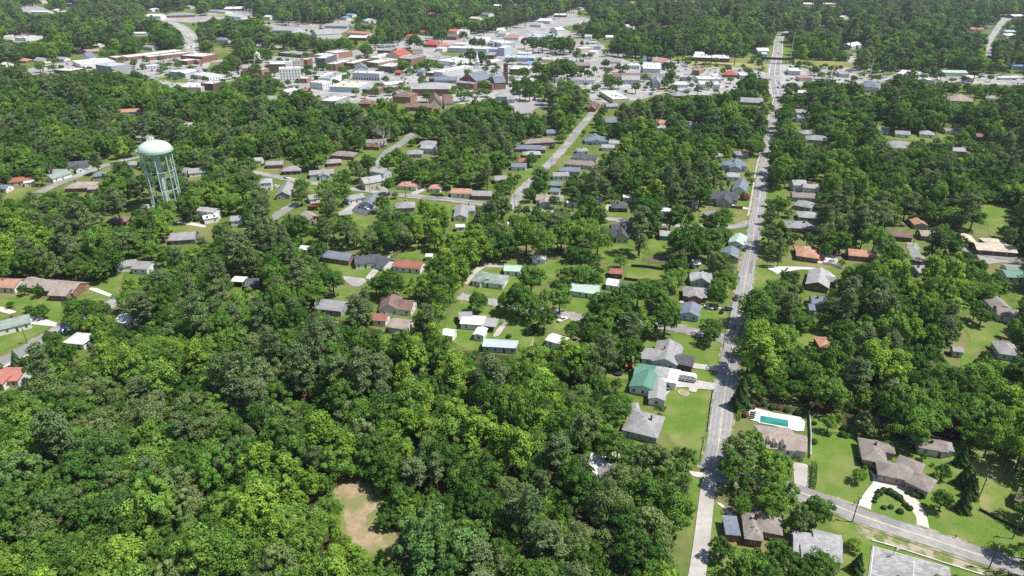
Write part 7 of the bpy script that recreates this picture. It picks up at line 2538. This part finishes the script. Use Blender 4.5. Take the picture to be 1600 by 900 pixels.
# ---------------------------------------------------------------- trees read off the photograph
# lower right gardens
TT('33', 'm', (80, 225, 85), (30, 300, 90), (110, 395, 85), (30, 420, 95))
TT('33', 'b', (310, 495, 98), (330, 815, 100), (60, 745, 75), (135, 830, 95), (-40, 820, 85), (230, 880, 70), (20, 880, 80), (1090, 430, 62), (1095, 245, 48), (970, 152, 24))
TT('33', 'y', (1052, 272, 26), (-10, 175, 60))
TT('33', 'm', (575, 265, 44), (1030, 200, 12), (60, 165, 60))
TT('33', 'c', (1222, 150, 40), (1245, 265, 48), (1288, 350, 42), (1238, 430, 46), (1275, 310, 40), (568, 815, 44))
TT('33', 's', (700, 376, 22), (725, 362, 20), (763, 372, 24), (795, 390, 22), (822, 408, 22), (840, 433, 13), (863, 455, 18), (887, 475, 19), (665, 432, 14), (672, 412, 14), (685, 396, 15), (725, 472, 16), (770, 468, 16), (827, 495, 20),
   (672, 248, 16), (700, 262, 16), (738, 266, 16), (566, 172, 15), (585, 196, 16), (604, 220, 15), (910, 392, 17), (936, 397, 17), (957, 398, 17), (872, 378, 14), (800, 275, 12), (840, 285, 12), (288, 58, 20), (378, 12, 18), (466, 12, 22))
TT('33', 'k', (895, 335, 20), (575, 12, 22))
T('33', 545, 700, 52, 'y', .5)
T('33', 500, 20, 14, 'm')
# pool garden and main road, lower part
TT('23', 'o', (1420, 120, 115))
TT('23', 'b', (1390, 240, 105), (1460, 330, 60), (1310, 725, 75), (1440, 400, 50))
TT('23', 'm', (1500, 60, 90), (1440, 445, 60), (1490, 830, 110), (1400, 880, 70))
TT('22', 'y', (1500, 350, 105), (1540, 300, 80), (1560, 430, 100))
TT('22', 'c', (1438, 660, 62))
TT('22', 'b', (1530, 110, 110), (1560, 200, 110), (1245, 235, 68), (1240, 300, 56), (1170, 250, 1e-3))
TT('22', 'r', (1455, 790, 22), (1450, 760, 18), (1505, 740, 20), (920, 800, 20))
TT('22', 's', (1515, 710, 14), (1575, 720, 18), (1310, 150, 14), (570, 535, 20), (430, 470, 1e-3))
T('23', 1460, 620, 1e-3, 's')
TT('32', 'y', (385, 830, 42), (440, 815, 30))
TT('32', 's', (480, 875, 24), (290, 845, 15), (20, 610, 1e-3))
# middle right of side street
TT('22', 'b', (745, 400, 85), (960, 190, 95), (660, 420, 70), (560, 130, 95), (500, 300, 90), (200, 200, 68), (110, 90, 95), (40, 60, 90), (880, 60, 85), (700, 60, 80), (790, 30, 80), (1290, 60, 50), (370, 260, 50))
TT('22', 'm', (580, 210, 80), (800, 210, 80), (430, 420, 80), (300, 60, 70), (640, 470, 40))
TT('22', 's', (108, 268, 32), (140, 250, 30))
TT('22', 'y', (400, 430, 90), (330, 400, 70))
# lone dark trees of the lots
TT('21', 'b', (1060, 465, 85), (835, 390, 95), (880, 520, 50), (820, 480, 80), (990, 470, 60), (1060, 600, 90), (1140, 560, 90), (1150, 660, 85), (1270, 500, 80), (1240, 620, 90), (1300, 560, 70), (1310, 720, 70), (1030, 785, 75), (430, 720, 65), (500, 740, 55), (340, 810, 60), (120, 855, 85), (480, 385, 70), (180, 215, 65), (170, 265, 55), (120, 95, 38), (260, 360, 34), (610, 295, 38), (650, 110, 60))
TT('21', 'm', (540, 470, 55), (1330, 450, 60), (680, 720, 42), (310, 560, 85), (420, 560, 85), (540, 590, 85), (90, 560, 90), (190, 600, 90), (30, 500, 60), (980, 890, 60), (1340, 840, 70), (1290, 880, 60), (390, 520, 60), (830, 870, 50))
TT('21', 'r', (1455, 330, 28), (660, 250, 1e-3))
TT('21', 's', (165, 720, 18), (250, 15, 16), (1395, 520, 1e-3), (795, 630, 10))
T('F', 1008, 385, 5, 'd', 1.2)
TT('12', 'b', (1385, 85, 62), (1560, 90, 60))
TT('12', 's', (1580, 300, 16))
# dead and bare trees of the wood
TT('F', 'd', (650, 590, 16), (455, 650, 10), (455, 612, 10), (598, 208, 14), (74, 262, 9))
# street trees of the middle left
TT('11', 'b', (790, 365, 52), (330, 250, 1e-3), (280, 250, 52), (690, 640, 38), (380, 680, 60), (610, 145, 38), (560, 225, 34), (830, 260, 45), (700, 120, 55))
TT('11', 'm', (510, 215, 36), (440, 300, 65), (530, 300, 60), (430, 235, 22))
# left edge
TT('02', 'b', (470, 140, 75), (600, 150, 80), (320, 320, 55), (210, 140, 32), (175, 125, 24), (260, 140, 45), (240, 20, 34), (145, 10, 32), (60, 100, 22))
TT('02', 'o', (870, 130, 80), (900, 40, 60))
T('02', 95, 445, 34, 'c')
# around the water tower
TT('01', 'b', (690, 340, 75), (1030, 410, 60))
TT('01', 's', (1170, 460, 30), (1230, 465, 22))
# parked greenery of the town centre (8x tiles)
TT('D3', 'b', (90, 240, 80), (200, 120, 80), (700, 100, 75), (780, 150, 60), (630, 140, 50), (1040, 60, 80), (1320, 50, 60), (1400, 290, 90), (1540, 310, 70), (620, 240, 50), (1440, 130, 60), (1540, 140, 60), (850, 800, 60), (1270, 410, 40), (1340, 410, 30), (1400, 405, 30))
TT('D3', 'm', (300, 80, 70), (870, 400, 70), (780, 400, 60), (950, 410, 60), (600, 410, 60), (540, 380, 60), (640, 480, 40), (720, 440, 45), (1370, 770, 60), (1270, 780, 60))
TT('D2', 'b', (370, 200, 40), (300, 260, 50), (380, 490, 50), (300, 530, 50), (820, 440, 50), (150, 440, 70), (560, 640, 40), (680, 620, 40), (1000, 430, 40), (900, 250, 40))
TT('D2', 'm', (1230, 455, 55), (1320, 170, 70), (480, 670, 40), (790, 430, 40), (1070, 440, 40))
TT('D4', 'b', (90, 320, 70), (640, 130, 60), (740, 140, 70), (860, 150, 80), (960, 120, 80), (1080, 140, 80), (1200, 170, 80), (630, 520, 70), (820, 460, 80), (960, 460, 80), (870, 600, 90), (1020, 440, 80), (1290, 290, 60), (420, 375, 26), (1240, 480, 50), (1350, 490, 50), (260, 490, 35), (150, 470, 40), (540, 660, 90), (650, 650, 90), (760, 690, 80), (580, 740, 80), (700, 760, 80))
TT('D4', 'm', (1060, 400, 60), (240, 490, 30), (930, 660, 60), (850, 740, 40), (1290, 720, 70), (1120, 640, 80), (1210, 660, 60))
TT('D5', 'b', (215, 440, 50), (300, 450, 50), (820, 450, 75), (860, 540, 70), (830, 590, 60), (490, 400, 30), (1070, 360, 40), (60, 390, 50), (620, 270, 60), (870, 290, 60), (960, 270, 50), (430, 690, 60), (620, 590, 30), (920, 700, 40))
TT('D5', 'm', (1180, 380, 20), (1340, 400, 25), (1440, 410, 30), (120, 600, 50), (60, 560, 40))
TT('D6', 'b', (300, 340, 40), (370, 360, 40), (370, 410, 40), (170, 430, 30), (770, 690, 100), (740, 780, 60), (1240, 530, 30), (1310, 535, 30), (440, 640, 60), (260, 620, 110), (340, 660, 80), (910, 840, 80))
TT('D7', 'b', (90, 450, 50), (430, 470, 50), (240, 440, 50), (580, 600, 100), (680, 560, 80))
TT('D7', 'm', (870, 470, 40), (970, 470, 35), (520, 410, 30), (930, 670, 50))
TT('D1', 'b', (235, 380, 40), (970, 570, 35), (710, 730, 60), (790, 720, 60), (850, 740, 50), (1450, 480, 25), (1360, 190, 25), (640, 680, 30), (250, 550, 70), (350, 590, 70))
TT('D0', 'y', (640, 290, 65))
TT('13', 'y', (488, 560, 48), (505, 640, 45), (600, 735, 55), (650, 800, 60))
TT('13', 'm', (495, 475, 50), (430, 320, 60), (455, 420, 45), (560, 690, 40))
TT('13', 'b', (900, 400, 85), (870, 540, 60), (640, 230, 60), (740, 260, 60), (980, 640, 70))
TT('F', 'b', (1208, 603, 17), (1240, 608, 16), (1266, 617, 13), (1175, 598, 14))
TT('F', 'm', (1224, 612, 11), (1190, 612, 10))
TT('F', 's', (1178, 628, 5), (1193, 630, 6), (1207, 636, 5), (1230, 640, 5), (1248, 644, 6))
TT('F', 'r', (1185, 632, 4), (1216, 637, 4))
TT('F', 'b', (231, 288, 14), (256, 292, 14), (281, 288, 14), (244, 268, 14), (270, 264, 14), (224, 262, 12), (258, 246, 12), (236, 248, 10))
TT('31', 'b', (1115, 640, 100), (790, 680, 70), (1190, 620, 55))
TT('31', 'p', (1050, 600, 70))
TT('13', 'b', (850, 450, 60), (800, 560, 50))
BLOBS += [(640, 690, 70, 'yyym'), (770, 700, 60, 'yym'), (560, 660, 60, 'pobm'), (790, 590, 60, 'pbm'), (470, 560, 40, 'pom'), (170, 720, 70, 'ttm'), (60, 800, 70, 'ttbo'), (350, 780, 70, 'pomb'), (500, 700, 50, 'ym'), (250, 560, 60, 'ym'),
          (60, 640, 80, 'bbm'), (120, 640, 60, 'oo'), (960, 860, 90, 'oob'), (870, 800, 60, 'bt'), (700, 860, 50, 't'), (480, 830, 60, 'yym'), (1280, 600, 90, 'bbpm'), (1450, 560, 90, 'bbpo'), (1370, 610, 40, 'y'), (720, 820, 60, 'bb'), (880, 620, 70, 'mb'), (1000, 840, 60, 'oo'), (830, 560, 60, 'ym'), (1480, 640, 80, 'bm')]

# ---------------------------------------------------------------- plant, light, camera
TREES[:] = [t for t in TREES if t['rp'] > .01]
TAKEN[:] = [t for t in TAKEN if t[2] > .01]
scatter()


def fill_town():
    """Street trees and parked cars on the pavements of the town."""
    zones = [(385, 92, 940, 158), (940, 88, 1200, 150), (1230, 104, 1590, 130), (60, 98, 380, 135), (420, 40, 600, 88)]
    n = 0
    lots = [o for o in bpy.data.objects if o.name.startswith('pavement')]
    rg = random.Random(21)
    FT = FOOT_A
    tries = 0
    trees, cars = 0, 0
    spots = []
    while tries < 9000 and (trees < 260 or cars < 170):
        tries += 1
        z = zones[rg.choices(range(5), (10, 5, 4, 3, 2))[0]]
        px, py = rg.uniform(z[0], z[2]), rg.uniform(z[1], z[3])
        if not MASK[int(py / 2), int(px / 2)]:
            continue
        x, y = G(px, py)
        if ground_blocked(x, y, 1.5) or any(abs(x - a) < 7 and abs(y - b) < 9 for a, b in spots):
            continue
        spots.append((x, y))
        if trees < 260 and rg.random() < .6:
            k = rg.choice('bbm')
            s = rg.uniform(.5, 1.15)
            sz = s * rg.uniform(.65, .95)
            cx, cy = proj(x, y, 6)
            TREES.append(dict(kind=k, var=rg.randrange(len(PROTO[k])), x=x, y=y, s=s, sz=sz, rot=rg.uniform(0, 6), px=cx, py=cy, rp=2, hand=False))
            trees += 1
        elif cars < 170:
            c = rg.choice(_cols)
            kd = rg.choice(('sedan', 'suv', 'suv', 'pickup'))
            small_car(x, y, rg.choice((0, 0, 1.57)) + rg.uniform(-.1, .1), c, kd, px, py)
            cars += 1


_SC = {}


def small_car(x, y, ang, c, kd, px, py):
    k = (kd, c)
    if k not in _SC:
        if k not in _CM:
            o = car('white car', 'F', 800, 400, 1, 0, c, kd)
            for ch in list(o.children):
                bpy.data.objects.remove(ch)
            bpy.data.objects.remove(o)
        bm = bmesh.new()
        mats = []
        for i, me in enumerate(_CM[k]):
            for q in ([(0, 0, 0)] if me.name.split('.')[0] != 'wheel' else [(sx, sy, .33) for sx in (-1.4, 1.4) for sy in (-.82, .82)]):
                b2 = bmesh.new()
                b2.from_mesh(me)
                bmesh.ops.translate(b2, verts=b2.verts, vec=q)
                tmp = bpy.data.meshes.new('tmp')
                b2.to_mesh(tmp)
                b2.free()
                n0 = len(bm.faces)
                bm.from_mesh(tmp)
                bm.faces.ensure_lookup_table()
                for f in bm.faces[n0:]:
                    f.material_index += len(mats)
                bpy.data.meshes.remove(tmp)
            mats += list(me.materials)
        me = bpy.data.meshes.new('car')
        bm.to_mesh(me)
        bm.free()
        for m in mats:
            me.materials.append(m)
        _SC[k] = me
    o = link({'pickup': 'pickup_truck', 'suv': 'suv', 'sedan': 'car'}[kd], _SC[k], None, (x, y, .24), ang)
    w = {'dark': 'dark blue grey'}.get(c, c)
    tag(o, f'{w} parked {"pickup" if kd == "pickup" else "car"}, {px / 16:.1f} % across and {py / 9:.1f} % down the photo', 'pickup' if kd == 'pickup' else 'car', 'cars parked about the town')


fill_town()
make_trees()
print('trees', len(TREES))

w = bpy.data.worlds.new('World')
scene.world = w
w.use_nodes = True
nt = w.node_tree
nt.nodes.clear()
sky = nt.nodes.new('ShaderNodeTexSky')
sky.sky_type = 'NISHITA'
sky.sun_disc = False
SUN_EL = math.radians(61)
S = Vector((math.cos(SUN_EL) * .985, math.cos(SUN_EL) * -.17, math.sin(SUN_EL)))
sky.sun_elevation = SUN_EL
sky.sun_rotation = math.atan2(S.x, S.y)
sky.altitude = 200
bg = nt.nodes.new('ShaderNodeBackground')
bg.inputs[1].default_value = .085
wo = nt.nodes.new('ShaderNodeOutputWorld')
nt.links.new(sky.outputs[0], bg.inputs[0])
nt.links.new(bg.outputs[0], wo.inputs[0])
sl = bpy.data.lights.new('Sun', 'SUN')
sl.energy = 4.2
sl.angle = math.radians(.53)
sl.color = (1, .955, .88)
so = bpy.data.objects.new('Sun', sl)
COL.objects.link(so)
so.rotation_euler = S.to_track_quat('Z', 'Y').to_euler()

hm = bpy.data.materials.new('haze_air')
hm.use_nodes = True
hn = hm.node_tree
hn.nodes.clear()
ho = hn.nodes.new('ShaderNodeOutputMaterial')
hv = hn.nodes.new('ShaderNodeVolumePrincipled')
hv.inputs['Color'].default_value = (.80, .88, 1, 1)
hv.inputs['Density'].default_value = .00006
hv.inputs['Anisotropy'].default_value = .2
hn.links.new(hv.outputs[0], ho.inputs['Volume'])
hz = MB()
hz.box(-9600, 9600, -3600, 15600, -1, 170)
struct(hz.ob('haze', hm), 'stuff')['label'] = 'thin pale summer haze over the whole town'
cd = bpy.data.cameras.new('Camera')
cd.sensor_width = 36
cd.lens = 36 * FPX / 1600
cd.clip_start = 1
cd.clip_end = 30000
co = bpy.data.objects.new('Camera', cd)
COL.objects.link(co)
co.location = (0, 0, CAM_H)
co.rotation_euler = (math.pi / 2 - PITCH, 0, 0)
scene.camera = co
scene.view_settings.view_transform = 'Standard'
scene.view_settings.look = 'None'
scene.view_settings.exposure = .6
scene.view_settings.gamma = 1
scene.render.engine = 'CYCLES'
scene.cycles.max_bounces = 6
scene.cycles.diffuse_bounces = 3
scene.cycles.transmission_bounces = 3
scene.cycles.use_denoising = False
